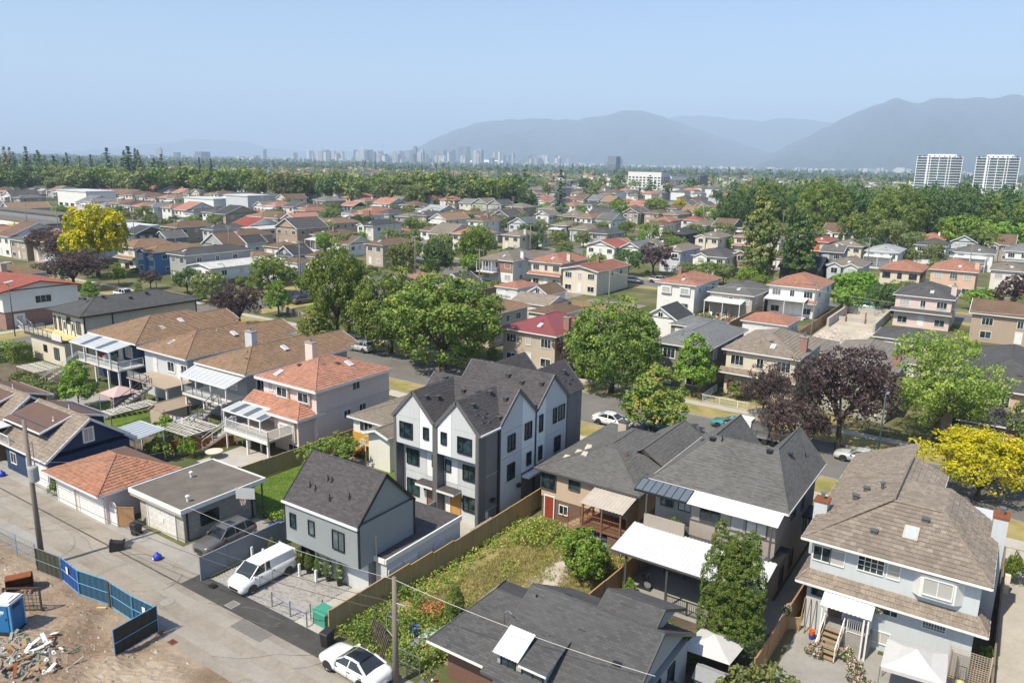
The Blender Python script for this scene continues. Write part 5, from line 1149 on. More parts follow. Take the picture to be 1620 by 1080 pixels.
# ------------------------------------------------------------------ flat-roofed block garage
r=T('flat_garage','cinder block garage with flat grey roof and white fascia','garage',(-53.4,34,0)); walls(r,-56.3,-50.45,30.9,37.3,-1,2.65,'block','wall'); boxp(r,'front_wall','block_cream',-56.3,-50.45,30.75,30.9,-.5,2.65); boxp(r,'soffit','membrane_brown',-56.75,-49.95,30.35,37.85,2.65,2.8)
boxp(r,'flat_roof','membrane_gray',-56.8,-49.9,30.3,37.9,2.8,2.98)
for a in ((-56.9,-49.8,30.2,30.32),(-56.9,-49.8,37.88,38.0),(-56.9,-56.78,30.32,37.88),(-49.92,-49.8,30.32,37.88)): boxp(r,'fascia','trim_white',*a,2.7,3.06)
boxp(r,'fascia_board','beige',-56.85,-49.86,30.28,30.36,2.45,2.7)
garage_door(r,'s',-53.3,0,3.6,2.1,30.75,'offwhite'); boxp(r,'door_sign','trim_white',-53.6,-53.0,30.64,30.68,.9,1.35)
win(r,'e',33.0,.9,1.5,.9,-50.45,'trim_black','glass_dark','bars'); boxp(r,'downpipe','trim_black',-50.45,-50.35,31.0,31.1,-.3,2.65); boxp(r,'downpipe','trim_black',-50.45,-50.35,36.9,37.0,-.6,2.65); boxp(r,'shelter_post','trim_dark',-50.0,-49.9,37.6,37.7,-.6,2.7)
vents(r,[(-54.9,34.5,3.1,'turbine'),(-51.0,31.6,3.1,'turbine')],'trim_white')
# ------------------------------------------------------------------ hip-roofed garage of the pink house
r=T('tiled_garage','pink garage with orange brown tile hip roof and two white doors','garage',(-62,32,0)); walls(r,-65.9,-58.1,28.9,35,-1,2.6,'stucco_pink')
a,b_,c,d,ez=-66.4,-57.6,28.1,35.4,2.8; ap=(-61.8,32.1,4.1)
LO={'out':[],'max':260}
roof_parts(r,[[(a,c,ez),(b_,c,ez),ap],[(b_,c,ez),(b_,d,ez),ap],[(a,d-1.6,ez),(a,c,ez),ap]],'terracotta','tile',[((a,c,ez),(b_,c,ez)),((b_,c,ez),(b_,d,ez)),((a,c,ez),(a,d,ez))],[((a,c,ez),ap),((b_,c,ez),ap),((b_,d,ez),ap),((a,d-1.6,ez),ap)],cols=True,soffit=[[(a,d,2.62),(b_,d,2.62),(b_,c,2.62),(a,c,2.62)]])
part(r,'rear_roof','membrane_brown',lambda q:q.poly([(b_,d,ez+.01),(a,d,ez+.01),(a,d-1.6,ez+.01),ap]))
garage_door(r,'s',-64.2,0,2.7,2.05,28.9); garage_door(r,'s',-60.2,0,3.7,2.05,28.9)
# arched white gate, timber gate
t=T('arched_gate','white arched iron gate between the two garages','gate',(-57.9,29.2,0)); b=MB()
for x in (-58.0,-57.0): b.box(x-.05,x+.05,29.15,29.25,-.2,1.6)
for i in range(8):
    q=[( -57.5+.5*math.cos(k),29.2,1.5+.5*math.sin(k)) for k in (math.pi*i/8,math.pi*(i+1)/8)]; b.bar(q[0],q[1],.06); b.bar((-57.5,29.2,1.5),q[0],.025)
b.build('frame',['trim_white'],t); boxp(t,'gate_panel','trim_white',-57.95,-57.05,29.18,29.22,.05,1.5)
fence('wood_gate','orange wooden gate panel beside the black bin',(-57.0,29.2),(-55.9,29.9),1.7,'fence_warm',1.2,'fence_warm')
# ------------------------------------------------------------------ pink two-storey house
def kw(**k): return k
r=T('pink_house','large pink stucco house with orange brown tile hip roof','house',(-62.3,56.5,-.6))
walls(r,-66.6,-58.3,51.2,62,-1.2,5.85,'stucco_pink'); boxp(r,'band','palepink',-66.66,-58.24,51.1,62.06,3.25,3.4)
hip(r,-66.6,-58.3,51.2,61.2,6.0,.37,.65,'pinktile','tile',cols=True,fh=.28)
walls(r,-62.6,-58.9,49.2,51.2,-1.2,3.2,'stucco_pink','rear_wing'); walls(r,-66.4,-62.6,50.4,51.2,-1.2,3.2,'stucco_pink','rear_wing')
a,b_,c,ez=-62.95,-58.25,48.6,3.3
roof_parts(r,[[(a,c,ez),(b_,c,ez),(-60.6,51.0,4.25)],[(b_,c,ez),(b_,52.3,ez),(-60.6,52.3,4.25),(-60.6,51.0,4.25)],[(a,51.0,4.25),(a,c,ez),(-60.6,51.0,4.25)]],'pinktile','tile',[((a,c,ez),(b_,c,ez)),((b_,c,ez),(b_,52.3,ez))],[((a,c,ez),(-60.6,51,4.25)),((b_,c,ez),(-60.6,51,4.25))],cols=True,fh=.28)
roof_parts(r,[[(-68.2,49.6,ez),(-62.2,49.6,ez),(-62.2,51.2,4.2),(-68.2,51.2,4.2)]],'pinktile','tile',[((-68.2,49.6,ez),(-62.9,49.6,ez))],[],cols=True)
W1=kw(gl='glass',tw=.1)
for a_ in (-63.3,-60.0): boxp(r,'window_bay','stucco_palepink',a_-.95,a_+.95,50.95,51.2,4.1,5.7); win(r,'s',a_,4.35,1.5,.95,50.95,**W1)
win(r,'s',-65.4,4.6,.6,.8,51.2,**W1); boxp(r,'window_bay','stucco_palepink',-61.6,-59.2,48.95,49.2,.6,2.8); win(r,'s',-60.4,1.0,1.9,1.25,48.95,div='v3',**W1); win(r,'s',-59.7,-.5,1.4,.75,49.2,**W1)
for a_,z,w_,h_ in ((56.8,4.7,1,.8),(55.4,1.85,.95,.8),(57.7,2.0,.95,.8)): win(r,'e',a_,z,w_,h_,-58.3,gl='glass_dark',div='v2',tw=.05)
chimney(r,-66.6,58,5.5,8.4,1.2,.7,'stucco_pink'); skylight(r,-60.3,57.8,7.0,1,0,.37); skylight(r,-64.6,51.7,6.5,0,-1,.37); vents(r,[(-63.5,53.6,7.1),(-61.4,55,7.2),(-60.8,56.6,7.1),(-61.2,58.6,7.2)],'darkbrown')
panel_canopy(r,[(-68.6,47.3,2.75),(-62.3,47.3,2.75),(-62.3,49.5,3.1),(-68.6,49.5,3.1)],'trim_white',['polycarb','glass_smoke'],6)
boxp(r,'balcony_slab','beige',-66.3,-59.6,45.9,50.4,1.35,1.55); boxp(r,'balcony_fascia','trim_white',-66.4,-59.5,45.8,45.9,1.25,1.6); posts(r,[(-68.4,47.35),(-66.2,46.0),(-64.3,47.35),(-62.5,47.35)],-.7,2.8,.14); posts(r,[(-63,46.1),(-59.8,46.1)],-.7,1.3,.2)
railing(r,[(-66.2,46,1.55),(-59.6,46,1.55),(-59.6,49,1.55)],1.0,panel='glass_clear'); railing(r,[(-66.2,47.2,1.55),(-66.2,46,1.55)],1.0)
stairs(r,(-68.2,44.4,-.55),(-66.4,46.9,1.5),1.1,8,'concrete','trim_white'); door(r,'s',-64.5,1.55,.9,2.0,50.4,'trim_white')
t=T('patio_table','round beige garden table on the pale patio','table',(-64.9,43.5,-.57)); q=MB(); q.lathe((-64.9,43.5,-.57),[(.3,0),(.12,.1),(.12,.66)],14); q.build('base',['tan'],t); MB().lathe((-64.9,43.5,.09),[(.85,0),(.85,.06)],24).build('tabletop',['cream'],t)
r=T('front_porch_wing','terracotta roof wing at the street front of the pink house','porch',(-60.5,65,-.6)) if False else None
# ------------------------------------------------------------------ grey-roofed yellow bungalow half hidden by the townhouses
r=T('yellow_bungalow','low bungalow with grey shingle roof and yellow board wall','house',(-50,58,-.6)); walls(r,-54.9,-45.5,53,64,-1.2,3.3,'stucco_offwhite'); boxp(r,'board_wall','siding_yellowwood',-54.95,-48,52.93,53,-.7,1.75)
hip(r,-54.9,-45.5,53,64,3.4,.32,.45,'shtan'); walls(r,-51,-48.2,51.2,53,-1.2,3.0,'stucco_offwhite','porch'); gable(r,-51,-48.2,50.9,53.5,3.1,.32,.3,'y','shtan',wall='stucco_offwhite')
win(r,'s',-53.0,2.05,1.7,1.05,52.95,div='v3',**W1); win(r,'s',-53.4,.0,.7,1.1,52.9,gl='glass'); chimney(r,-50,58.5,3.8,5.4,.8,.6,'rust'); vents(r,[(-52.5,56.5,4.5,'pipe')],'metal')
boxp(r,'deck','yellow',-52.4,-49.8,52.0,53.0,1.0,1.12); railing(r,[(-52.4,52.05,1.12),(-50.2,52.05,1.12),(-50.2,53,1.12)],.95,'yellow'); stairs(r,(-54.3,52.4,-.55),(-52.4,52.5,1.05),.9,6,'rust','yellow'); posts(r,[(-50.3,52.1),(-52.3,52.1)],-.7,1.0,.14,'yellow')
t=T('barbecue','black covered barbecue against the yellow wall','barbecue',(-54.5,51.9,-.58)); inst('cover',MB().hexa([(-.35,-.3,0),(.35,-.3,0),(.35,.3,0),(-.35,.3,0)],[(-.3,-.22,1.1),(.3,-.22,1.1),(.3,.22,1.1),(-.3,.22,1.1)]).mesh('cover',['plastic_black']),t); inst('lid',MB().lathe((0,0,1.1),[(.3,0),(.26,.15),(.1,.24)],12).mesh('lid',['plastic_black']),t)
t=T('raised_bed','square wooden raised bed on the gravel yard','garden bed',(-50.9,48.6,-.58)); 
for a_ in ((-52,-49.8,47.8,47.9),(-52,-49.8,49.3,49.4),(-52,-51.9,47.9,49.3),(-49.9,-49.8,47.9,49.3)): boxp(t,'board','fence_old',*a_,-.6,-.2)
boxp(t,'earth','soil',-51.9,-49.9,47.9,49.3,-.6,-.28)
# ------------------------------------------------------------------ old bungalow with the patched roof
r=T('old_bungalow','old beige bungalow with worn grey roof and red basement door','house',(-27,58,-.6)); walls(r,-31.6,-22.7,52.2,66,.0+1.25,3.7,'stucco_tanbeige'); walls(r,-31.55,-22.75,52.25,65.9,-1.2,1.25,'siding_woodgrey','basement_wall')
a,b_,c,d,ez=-32.1,-22.3,51.7,64.5,3.8; r0=(-27.3,58.0,6.3); r1=(-27.3,59.5,6.3)
hip(r,-31.6,-22.8,52.2,65.5,3.8,.37,.5,'shpatch',fascia='trim_dark',fh=.14); gable(r,-26.8,-22.8,58,66.5,3.8,.62,.5,'y','shpatch',fascia='trim_dark',wall='stucco_peach',ends='n')
WD=kw(fr='trim_dark',gl='glass_dark',tw=.08); win(r,'s',-30.9,2.0,1.35,1.5,52.17,div='v2',**WD); win(r,'s',-28.4,2.6,.95,.85,52.17,div='v2',**WD); win(r,'s',-29.35,.1,.75,.75,52.2,'trim_white','glass_dark')
door(r,'s',-30.75,-.6,.85,1.95,52.2,'door_red','trim_white',glass=False,name='red_door',label='weathered red basement door'); chimney(r,-28.6,61.5,4,5.9,.8,.6,'stucco_beige','trim_dark'); vents(r,[(-25.6,56.0,5.0,'pipe')],'rust')
for x,y in ((-29.8,55.2),(-29.3,56),(-30.2,53.8),(-28.9,54.6),(-29.6,56.6)):
    z=3.85+.37*min(y-51.7,x+32.1)
    part(r,'patch','corr_rust',lambda q:q.hexa([(x-.25,y-.2,z-.3),(x+.3,y-.25,z-.3),(x+.25,y+.25,z-.1),(x-.2,y+.2,z-.1)],[(x-.25,y-.2,z-.12),(x+.3,y-.25,z-.14),(x+.25,y+.25,z+.13),(x-.2,y+.2,z+.12)]))
corrugated(r,[(-26.3,49.3,3.1),(-22.6,49.3,3.1),(-22.6,52.4,3.65),(-26.3,52.4,3.65)],'corr_rust',13,name='deck_roof'); posts(r,[(-26.1,49.45),(-22.8,49.45),(-24.4,49.45)],-.6,3.1,.13,'wood_brown'); boxp(r,'deck','wood_brown',-26.2,-22.6,49.4,52.2,1.05,1.22); boxp(r,'deck_screen','fence_warm',-22.68,-22.6,50.2,52.2,1.25,3.2); boxp(r,'deck_screen','stucco_sage',-22.75,-22.62,49.5,52.2,-.6,1.2)
railing(r,[(-26.1,49.5,1.22),(-22.8,49.5,1.22)],.95,'rust'); railing(r,[(-26.1,49.5,1.22),(-26.1,51.4,1.22)],.95,'rust'); stairs(r,(-28.9,50.2,-.5),(-26.3,51.6,1.15),1.0,9,'wood_plain','rust')
boxp(r,'storage_door','wood_brown',-23.9,-22.9,49.55,49.6,-.6,1.0)
b=MB(); rj=random.Random(4)
for i in range(22): b.bar((rj.uniform(-26,-23),rj.uniform(49.5,51.5),rj.uniform(-.55,.1)),(rj.uniform(-26,-23),rj.uniform(49.5,51.5),rj.uniform(-.5,.3)),rj.uniform(.1,.4),.1,rj.choice((0,1,2)))
stuff(b.build('stored_junk',['plastic_white','blue','darkgray']))
# ------------------------------------------------------------------ grey two-storey house with covered patio
r=T('grey_house','big grey house with charcoal hip roof and white corrugated patio roof','house',(-16.3,56.5,-.6)); walls(r,-20.5,-11.4,50.5,60.9,-1.2,6.1,'stucco_taupe'); walls(r,-17.4,-11.4,49.6,50.5,3.1,5.75,'stucco_taupe','upper_wing'); walls(r,-20.5,-11.4,48.5,50.5,-1.2,3.05,'stucco_taupe','lower_wing') if False else None
boxp(r,'parapet','stucco_taupe',-20.5,-17.4,48.45,48.6,3.05,4.2); boxp(r,'lower_face','stucco_taupe',-17.4,-11.35,49.5,49.6,3.05,4.25); boxp(r,'band','trim_dark',-17.4,-11.3,49.46,49.5,4.2,4.29); boxp(r,'deck_slab','trim_dark',-20.7,-11.2,48.2,50.5,2.95,3.05)
A,B,C_,D_=(-21.05,50.25,6.2),(-10.85,50.25,6.2),(-13.1,55,8.86),(-17.9,55,8.86); E_,F_,V1,V2=(-13.1,61.4,8.86),(-17.9,61.4,8.86),(-15.5,57.4,6.02),(-15.5,61.4,6.02)
roof_parts(r,[[A,B,C_,D_],[B,(-10.85,61.4,6.2),E_,C_],[(-21.05,61.4,6.2),A,D_,F_],[F_,D_,V1,V2],[C_,E_,V2,V1],[D_,C_,V1]],'shgray','shingle',[(A,B),(B,(-10.85,61.4,6.2)),(A,(-21.05,61.4,6.2))],[(A,D_),(B,C_),(D_,C_),(C_,E_),(D_,F_)],'trim_white',.14,soffit=[[(-21,61.3,6.05),(-10.9,61.3,6.05),(-10.9,50.3,6.05),(-21,50.3,6.05)]])
for q in ([(-10.9,60.9,6.1),(-15.5,60.9,6.0),(-13.1,60.9,8.75)],[(-15.5,60.9,6.0),(-21,60.9,6.1),(-17.9,60.9,8.75)]): part(r,'gable_wall','stucco_taupe',lambda t:t.poly(q))
panel_canopy(r,[(-21.5,48.7,5.75),(-17.5,48.7,5.75),(-17.5,50.2,6.12),(-21.5,50.2,6.12)],'trim_black','glass_smoke',7,'glass_canopy'); corrugated(r,[(-17.45,48.7,5.75),(-11.1,48.7,5.75),(-11.1,50.2,6.12),(-17.45,50.2,6.12)],'offwhite',4,.012,.04,'cream_awning'); posts(r,[(-20.4,48.55),(-11.45,48.55)],3.05,5.7,.12,'trim_dark')
corrugated(r,[(-21.3,44.8,2.7),(-10.85,44.8,2.7),(-10.85,48.6,3.25),(-21.3,48.6,3.25)],'corr_white',40,.04,.03,'patio_roof'); part(r,'gutter','trim_dark',lambda q:q.bar((-21.3,44.75,2.66),(-10.85,44.75,2.66),.09,.12)); posts(r,[(-20.2,45.1),(-17.1,45),(-14.0,45),(-11.2,45)],-.7,2.7,.14,'trim_dark')
WT=kw(fr='trim_dark',gl='glass',tw=.06)
win(r,'s',-16.0,4.4,1.35,.95,49.6,div='v2',**WT); win(r,'s',-12.7,4.4,1.35,.95,49.6,div='v2',**WT); win(r,'s',-19.6,4.3,.9,1.2,50.5,div='v2',**WT); win(r,'s',-18.2,4.3,.9,1.2,50.5,div='v2',**WT)
boxp(r,'cladding_seam','trim_dark',-14.5,-14.47,49.55,49.6,4.3,5.6); boxp(r,'cladding_panel','stucco_gray',-14.46,-13.6,49.57,49.6,4.3,5.7)
for a_,z,w_,h_ in ((54.2,4.3,1.0,1.4),(57.0,3.9,.6,1.0),(58.5,1.4,.9,1.7),(60.6,.6,.8,1.2),(55,.0,.9,1.3),(52.4,-.2,.9,1.2)): win(r,'e',a_,z,w_,h_,-11.4,div='v1',**WD)
boxp(r,'roof_ledge','trim_black',-11.4,-10.6,57.4,59.8,3.0,3.15); boxp(r,'roof_ledge','trim_black',-11.4,-10.7,48.4,51.4,3.05,3.2)
door(r,'s',-16.9,-.6,.95,2.0,50.47,'trim_white','trim_white',glass=True,label='white patio door with dark glass'); win(r,'s',-18.6,.3,1.5,1.2,50.5,div='v2',**WD); win(r,'s',-14.4,.3,1.5,1.2,50.5,div='v2',**WD)
railing(r,[(-17.1,45.0,-.5),(-14.0,45.0,-.5)],1.0,'trim_black',gap=.13); vents(r,[(-17.9,54.6,8.65),(-16.4,54.4,8.15),(-15.5,54.6,8.2,'box'),(-17.0,53.6,7.6,'box'),(-16.4,53.2,7.5,'pipe'),(-13.9,52.8,7.25),(-13.6,54.6,8.65),(-12.5,56.2,8.15),(-17.2,54.7,8.7,'pipe'),(-11.9,58.6,7.4,'pipe'),(-19.2,56.5,7.6),(-19.6,55.2,7.0)],'trim_black')
t=T('ladder','aluminium ladder lying on the ledge of the grey house','ladder',(-13.2,48.3,3.1)); b=MB(); b.bar((-14.6,48.25,3.35),(-11.6,48.25,3.2),.05,.09); b.bar((-14.6,48.3,3.75),(-11.6,48.3,3.6),.05,.09); b.build('rail',['metal'],t)
for i in range(9): x=-14.4+i*.33; MB().bar((x,48.27,3.36-.05*(x+14.6)),(x,48.29,3.74-.05*(x+14.6)),.05,.04).build('rung',['metal'],t)
for i,(x,y,h,mt) in enumerate(((-20.0,49.6,1.2,'leaf_bright'),)): bush(1,'potted plants behind the grey house balcony wall',-18.6,49.4,1.0,1.2,'balcony_plant','plant',z=3.05); bush(0,'leafy plant pot under the glass canopy',-17.9,49.1,.9,.8,'balcony_plant','plant',z=3.05); bush(3,'flower pots under the glass canopy',-19.8,49.0,.7,.9,'balcony_plant','plant',z=3.05)
# patio clutter as separate things
t=T('exercise_bike','black exercise bike under the white patio roof','exercise bike',(-19.3,46.6,-.55)); b=MB(); b.bar((-.5,0,.05),(.5,0,.05),.5,.06); b.bar((-.3,0,.05),(-.1,0,.9),.07); b.bar((.3,0,.05),(.2,0,1.15),.07); b.bar((-.3,0,.4),(.3,0,.4),.08); inst('frame',b.mesh('frame',['plastic_black']),t); inst('saddle',MB().box(-.28,.05,-.13,.13,.9,.98).mesh('saddle',['plastic_black']),t); inst('handlebar',MB().bar((.2,-.28,1.15),(.2,.28,1.15),.05).mesh('handlebar',['metal']),t); inst('flywheel',MB().tube((.2,-.05,.35),(.2,.05,.35),.26,.26,14).mesh('flywheel',['metal_dull']),t)
t=T('storage_rack','dark storage rack against the wall under the patio roof','rack',(-18.2,49.6,-.55)); b=MB()
for x in (-.8,.8):
    for y in (-.25,.25): b.box(x-.03,x+.03,y-.03,y+.03,0,1.9)
inst('frame',b.mesh('frame',['plastic_black']),t)
for z in (.3,.9,1.5): inst('shelf',MB().box(-.8,.8,-.25,.25,z,z+.04).mesh('shelf',['wood_plain']),t)
# ------------------------------------------------------------------ pale blue house at the right
r=T('blue_house','pale blue stucco house with brown grey tile roof and two chimneys','house',(-4.2,55,-.6)); x0,x1=-8.85,.62
walls(r,x0,x1,48.7,60.5,-1.2,5.8,'stucco_paleblue'); walls(r,x0,-3.2,60.5,66,-1.2,5.8,'stucco_paleblue')
b=LO2={'out':[],'max':300}
a,b_,c,ez,m=-9.4,1.1,47.95,5.95,.42; R0=(-5.0,52.9,8.03); R1=(-2.1,52.3,7.8)
pl=[[(a,c,ez),(b_,c,ez),(-2.0,52.6,7.9),(-4.9,52.6,7.9)]]
roof_parts(r,pl,'tantile','tile',[],[],cols=True,loose=LO2,name='roof')
roof_parts(r,[[(b_,c,ez),(b_,57.3,ez),(-2.0,57.3,7.9),(-2.0,52.6,7.9)],[(-2.0,57.3,7.9),(b_,57.3,ez),(b_,57.31,ez),(-2.0,57.31,7.9)]],'tantile','tile',[((a,c,ez),(b_,c,ez)),((b_,c,ez),(b_,57.3,ez))],[((b_,c,ez),(-2,52.6,7.9)),((a,c,ez),(-4.9,52.6,8.1)),((-4.9,52.6,8.1),(-4.9,62,8.1)),((-4.9,52.6,7.95),(-2,52.6,7.95))],cols=True,soffit=[[(a,57,5.8),(b_,57,5.8),(b_,c,5.8),(a,c,5.8)]])
roof_parts(r,[[(a,66,ez),(a,c,ez),(-4.9,52.6,7.9),(-4.9,62,7.9),(-4.9,66,7.9)],[(-2.5,52.8,6.9),(-2.5,62.5,6.9),(-4.9,62.5,7.9),(-4.9,52.8,7.9)],[(-2.0,57.3,7.9),(-2.0,52.6,7.9),(-4.9,52.6,7.9),(-4.9,57.3,7.9)]],'tantile','tile',[((a,c,ez),(a,66,ez)),((-2.5,57.3,6.9),(-2.5,62.5,6.9))],[],cols=True)
sl_=r.children[1] if False else None
# single roof tiles of the slope towards the camera
tw,th=.325,.36
if LO2['out']:
    p0,e,s,n_,d_=LO2['out'][0]; q=MB(); W=lambda x,y,h:tuple(e*x+s*y+n_*h)
    q.hexa([W(-tw/2,0,-.01),W(tw/2,0,-.01),W(tw/2,d_+.03,-.015),W(-tw/2,d_+.03,-.015)],[W(-tw/2,0,.058),W(tw/2,0,.058),W(tw/2,d_,.006),W(-tw/2,d_,.006)])
    for k in range(3): x=-tw/2+tw*(k+.5)/3; q.hexa([W(x-.04,.0,.05),W(x+.04,.0,.05),W(x+.04,d_,.0),W(x-.04,d_,.0)],[W(x-.02,.0,.078),W(x+.02,.0,.078),W(x+.02,d_,.022),W(x-.02,d_,.022)])
    tm=q.mesh('roof_tile',['tantile_loose']); rf=[k for k in r.children if k.name.startswith('roof')][0]; o_=wloc(rf); rt=random.Random(2)
    for p0,e,s,n_,d_ in LO2['out']:
        k=p0+n_*rt.uniform(-.006,.012); inst('roof_tile',tm,rf,(k.x-o_[0],k.y-o_[1],k.z-o_[2]))
# skirt roof between the storeys
a,b_,c,ez=-9.45,1.3,47.9,2.95
roof_parts(r,[[(a,c,ez),(b_,c,ez),(.62,48.7,3.6),(-8.85,48.7,3.6)],[(b_,c,ez),(b_,50,ez),(.62,50,3.6),(.62,48.7,3.6)],[(a,51.5,ez),(a,c,ez),(-8.85,48.7,3.6),(-8.85,51.5,3.6)]],'tantile','tile',[((a,c,ez),(b_,c,ez)),((b_,c,ez),(b_,50,ez)),((a,c,ez),(a,51.5,ez))],[((a,c,ez),(-8.85,48.7,3.6)),((b_,c,ez),(.62,48.7,3.6))],cols=True,name='skirt_roof')
boxp(r,'soffit','trim_white',a+.05,b_-.05,c+.05,48.7,2.72,2.78)
WB=kw(gl='glass',tw=.06); win(r,'s',-8.2,4.35,1.0,.95,48.7,**WB); win(r,'s',-7.25,4.35,.8,.95,48.7,div='v1',**WB); win(r,'s',-5.3,4.5,1.45,1.0,48.7,div='grid',**WB); win(r,'s',-4.0,4.5,.65,.9,48.7,div='h2',**WB)
MB().hexa([(-2.9,48.7,4.0),(-.2,48.7,4.0),(-.6,48.2,4.1),(-2.5,48.2,4.1)][::-1],[(-2.9,48.7,5.6),(-.2,48.7,5.6),(-.6,48.15,5.6),(-2.5,48.15,5.6)][::-1]).build('bay_window',['trim_white'],r); win(r,'s',-1.55,4.4,1.5,1.0,48.15,**WB)
win(r,'s',-3.85,2.0,.75,1.0,48.7,gl='glass',tw=.05); win(r,'s',-1.45,1.95,1.2,.85,48.7,'trim_white','glass_dark','bars'); win(r,'s',-4.2,-.05,1.0,.75,48.7,**WB); win(r,'s',-7.9,1.9,1.2,1.0,48.7,**WD)
chimney(r,-9.2,52.4,3,6.9,.85,1.0,'stucco_paleblue','rust'); chimney(r,1.05,55.2,-1,7.6,.8,1.25,'stucco_paleblue','rust'); skylight(r,-3.5,50.3,7.0,0,-1,.42,.85,1.15,'beige'); vents(r,[(-5.5,49.7,6.75),(-2.9,51.6,7.55),(-7.4,54.0,7.05),(-7.0,55.6,7.15),(-6.0,55.5,7.6,'turbine')],'darkgray')
roof_parts(r,[[(-2.6,63,2.6),(-2.6,57.6,2.6),(-.6,59.2,3.7),(-.6,61.5,3.7)],[(1.3,57.6,2.6),(1.3,63,2.6),(-.6,61.5,3.7),(-.6,59.2,3.7)],[(-2.6,57.6,2.6),(1.3,57.6,2.6),(-.6,59.2,3.7)]],'tantile','tile',[],[],name='porch_roof',cols=True); walls(r,-2.5,1.1,57.5,62.5,-1.2,2.6,'stucco_paleblue','porch_wall')
corrugated(r,[(-7.65,46.8,2.3),(-4.65,46.8,2.3),(-4.65,48.0,2.75),(-7.65,48.0,2.75)],'corr_white',12,.05,.02,'porch_awning'); posts(r,[(-7.5,46.95),(-4.8,46.95),(-5.05,46.95)],-.6,2.35,.1); boxp(r,'porch_deck','concrete_grey',-7.6,-4.7,47.3,48.7,-.6,.75); railing(r,[(-6.0,47.3,.75),(-4.8,47.3,.75),(-4.8,48.6,.75)],.95,'trim_white',gap=.11); stairs(r,(-6.85,45.6,-.55),(-6.75,47.35,.75),1.15,6,'wood_plain','trim_white'); door(r,'s',-7.0,.75,.9,1.95,48.67,'wood_brown')
# things round the blue house
fl=random.Random(3)
for i,(x,y,k,lb) in enumerate(((-7.4,45.6,3,'flower pots at the foot of the left stair rail'),(-5.7,46.3,3,'flower pots at the right of the porch steps'),(-5.1,45.3,3,'pink and white flowers below the porch corner'),(-4.7,44.2,3,'white flowering pots left of the grey canopy'),(-3.9,43.6,3,'mixed flowering pots at the canopy corner'),(-4.6,48.4,3,'hanging flower basket under the porch awning'))):
    bush(k,lb,x,y,.95,1.2,'flower_pots','flowers',z=1.9 if i==5 else None)
t=T('garden_canopy','pale grey pop up canopy beside the blue house','canopy',(-1.9,44.6,-.6)); b=MB(); zt=2.0; P=[(-3.5,42.9,zt),(-.3,43.2,zt),(-.45,46.4,zt),(-3.6,46.0,zt)]; A=(-1.95,44.6,2.75)
for i in range(4):
    p,q=Vector(P[i]),Vector(P[(i+1)%4]); n_=5
    for k in range(n_):
        s0,s1=p.lerp(q,k/n_),p.lerp(q,(k+1)/n_); m0,m1=s0.lerp(Vector(A),.5)-Vector((0,0,.10)),s1.lerp(Vector(A),.5)-Vector((0,0,.10)); b.poly([s0,s1,m1,m0]); b.poly([m0,m1,A])
        b.poly([s0,s0-Vector((0,0,.22)),s1-Vector((0,0,.22)),s1])
b.build('cloth',['fabric_white'],t,True)
for x,y,z in P: MB().tube((x,y,-.6),(x,y,z),.03,.03,6).build('leg',['metal'],t)
t=T('lattice_screen','grey wooden lattice screen at the right of the canopy','lattice',(.5,48.25,-.6)); b=MB()
for i in range(15):
    b.bar((-.35+i*.14,48.25,-.55),(-.35+i*.14,48.25,1.5),.025); b.bar((-.35,48.27,-.5+i*.14),(1.65,48.27,-.5+i*.14),.025)
b.build('slats',['beige'],t)['kind']='stuff'; posts(t,[(-.4,48.25),(1.7,48.25)],-.7,1.6,.08,'beige')
t=T('lawn_mower','green and yellow lawn mower before the lattice','lawn mower',(.35,47.4,-.57)); b=MB(); b.box(-.28,.28,-.4,.4,.12,.3); inst('deck',b.mesh('deck',['plastic_green']),t); inst('engine',MB().lathe((0,.05,.3),[(.2,0),(.2,.16),(.1,.22)],12).mesh('engine',['yellow']),t); b=MB(); b.bar((-.22,.35,.3),(-.2,.85,1.0),.04); b.bar((.22,.35,.3),(.2,.85,1.0),.04); b.bar((-.2,.85,1.0),(.2,.85,1.0),.04); inst('handle',b.mesh('handle',['plastic_black']),t)
for sx in (-.3,.3):
    for sy in (-.3,.3): inst('wheel',MB().tube((sx-.03,sy,.11),(sx+.03,sy,.11),.11,.11,10).mesh('wheel',['rubber']),t)
def bucket(lb,x,y,c,z=None,s=1):
    o=MB().lathe((0,0,0),[(.14*s,0),(.19*s,.34*s),(.2*s,.36*s),(.17*s,.34*s),(.12*s,.06)],14).build('bucket',[c]); o.location=(x,y,zgf(y) if z is None else z); tag(o,lb,'bucket'); return o
bucket('orange bucket on the pad before the lattice',-.35,46.6,'plastic_orange',s=1.3); bucket('blue bucket under an orange one by the planks',-8.0,47.4,'plastic_blue'); bucket('orange bucket stacked on the blue one by the planks',-8.0,47.4,'plastic_orange',zgf(47.4)+.3)
for i,x in enumerate((-8.9,-8.55,-8.2)):
    o=MB().bar((x,47.75,-.55),(x+.05,48.55,1.55),.2,.04,0,(1,0,0)).build('plank',['fence_warm']); tag(o,'%s of three orange planks leaning on the blue house'%['leftmost','middle','rightmost'][i],'plank')
o=MB().bar((.0,47.9,-.55),(.02,48.2,1.0),.3,.04,0,(1,0,0)).build('plank',['wood_brown']); tag(o,'brown board leaning on the lattice screen','plank')
fence('wood_fence','warm wooden fence between the grey house and blue house',(-9.7,40.5),(-9.35,56),1.75,'fence_warm',2.4,'fence_warm'); fence('low_gate','low pale picket gate between the fence and the planks',(-9.5,47.6),(-8.9,47.9),.9,'fence_new',.7,'fence_new'); fence('wood_fence','old wooden fence between the weedy yard and grey house',(-21.0,38.2),(-20.5,50.5),1.7,'fence_warm',2.4,'fence_old'); fence('wood_fence','dark old fence along the right side of the blue house',(1.85,43),(1.85,66),1.4,'fence_old',2.4,'fence_old')
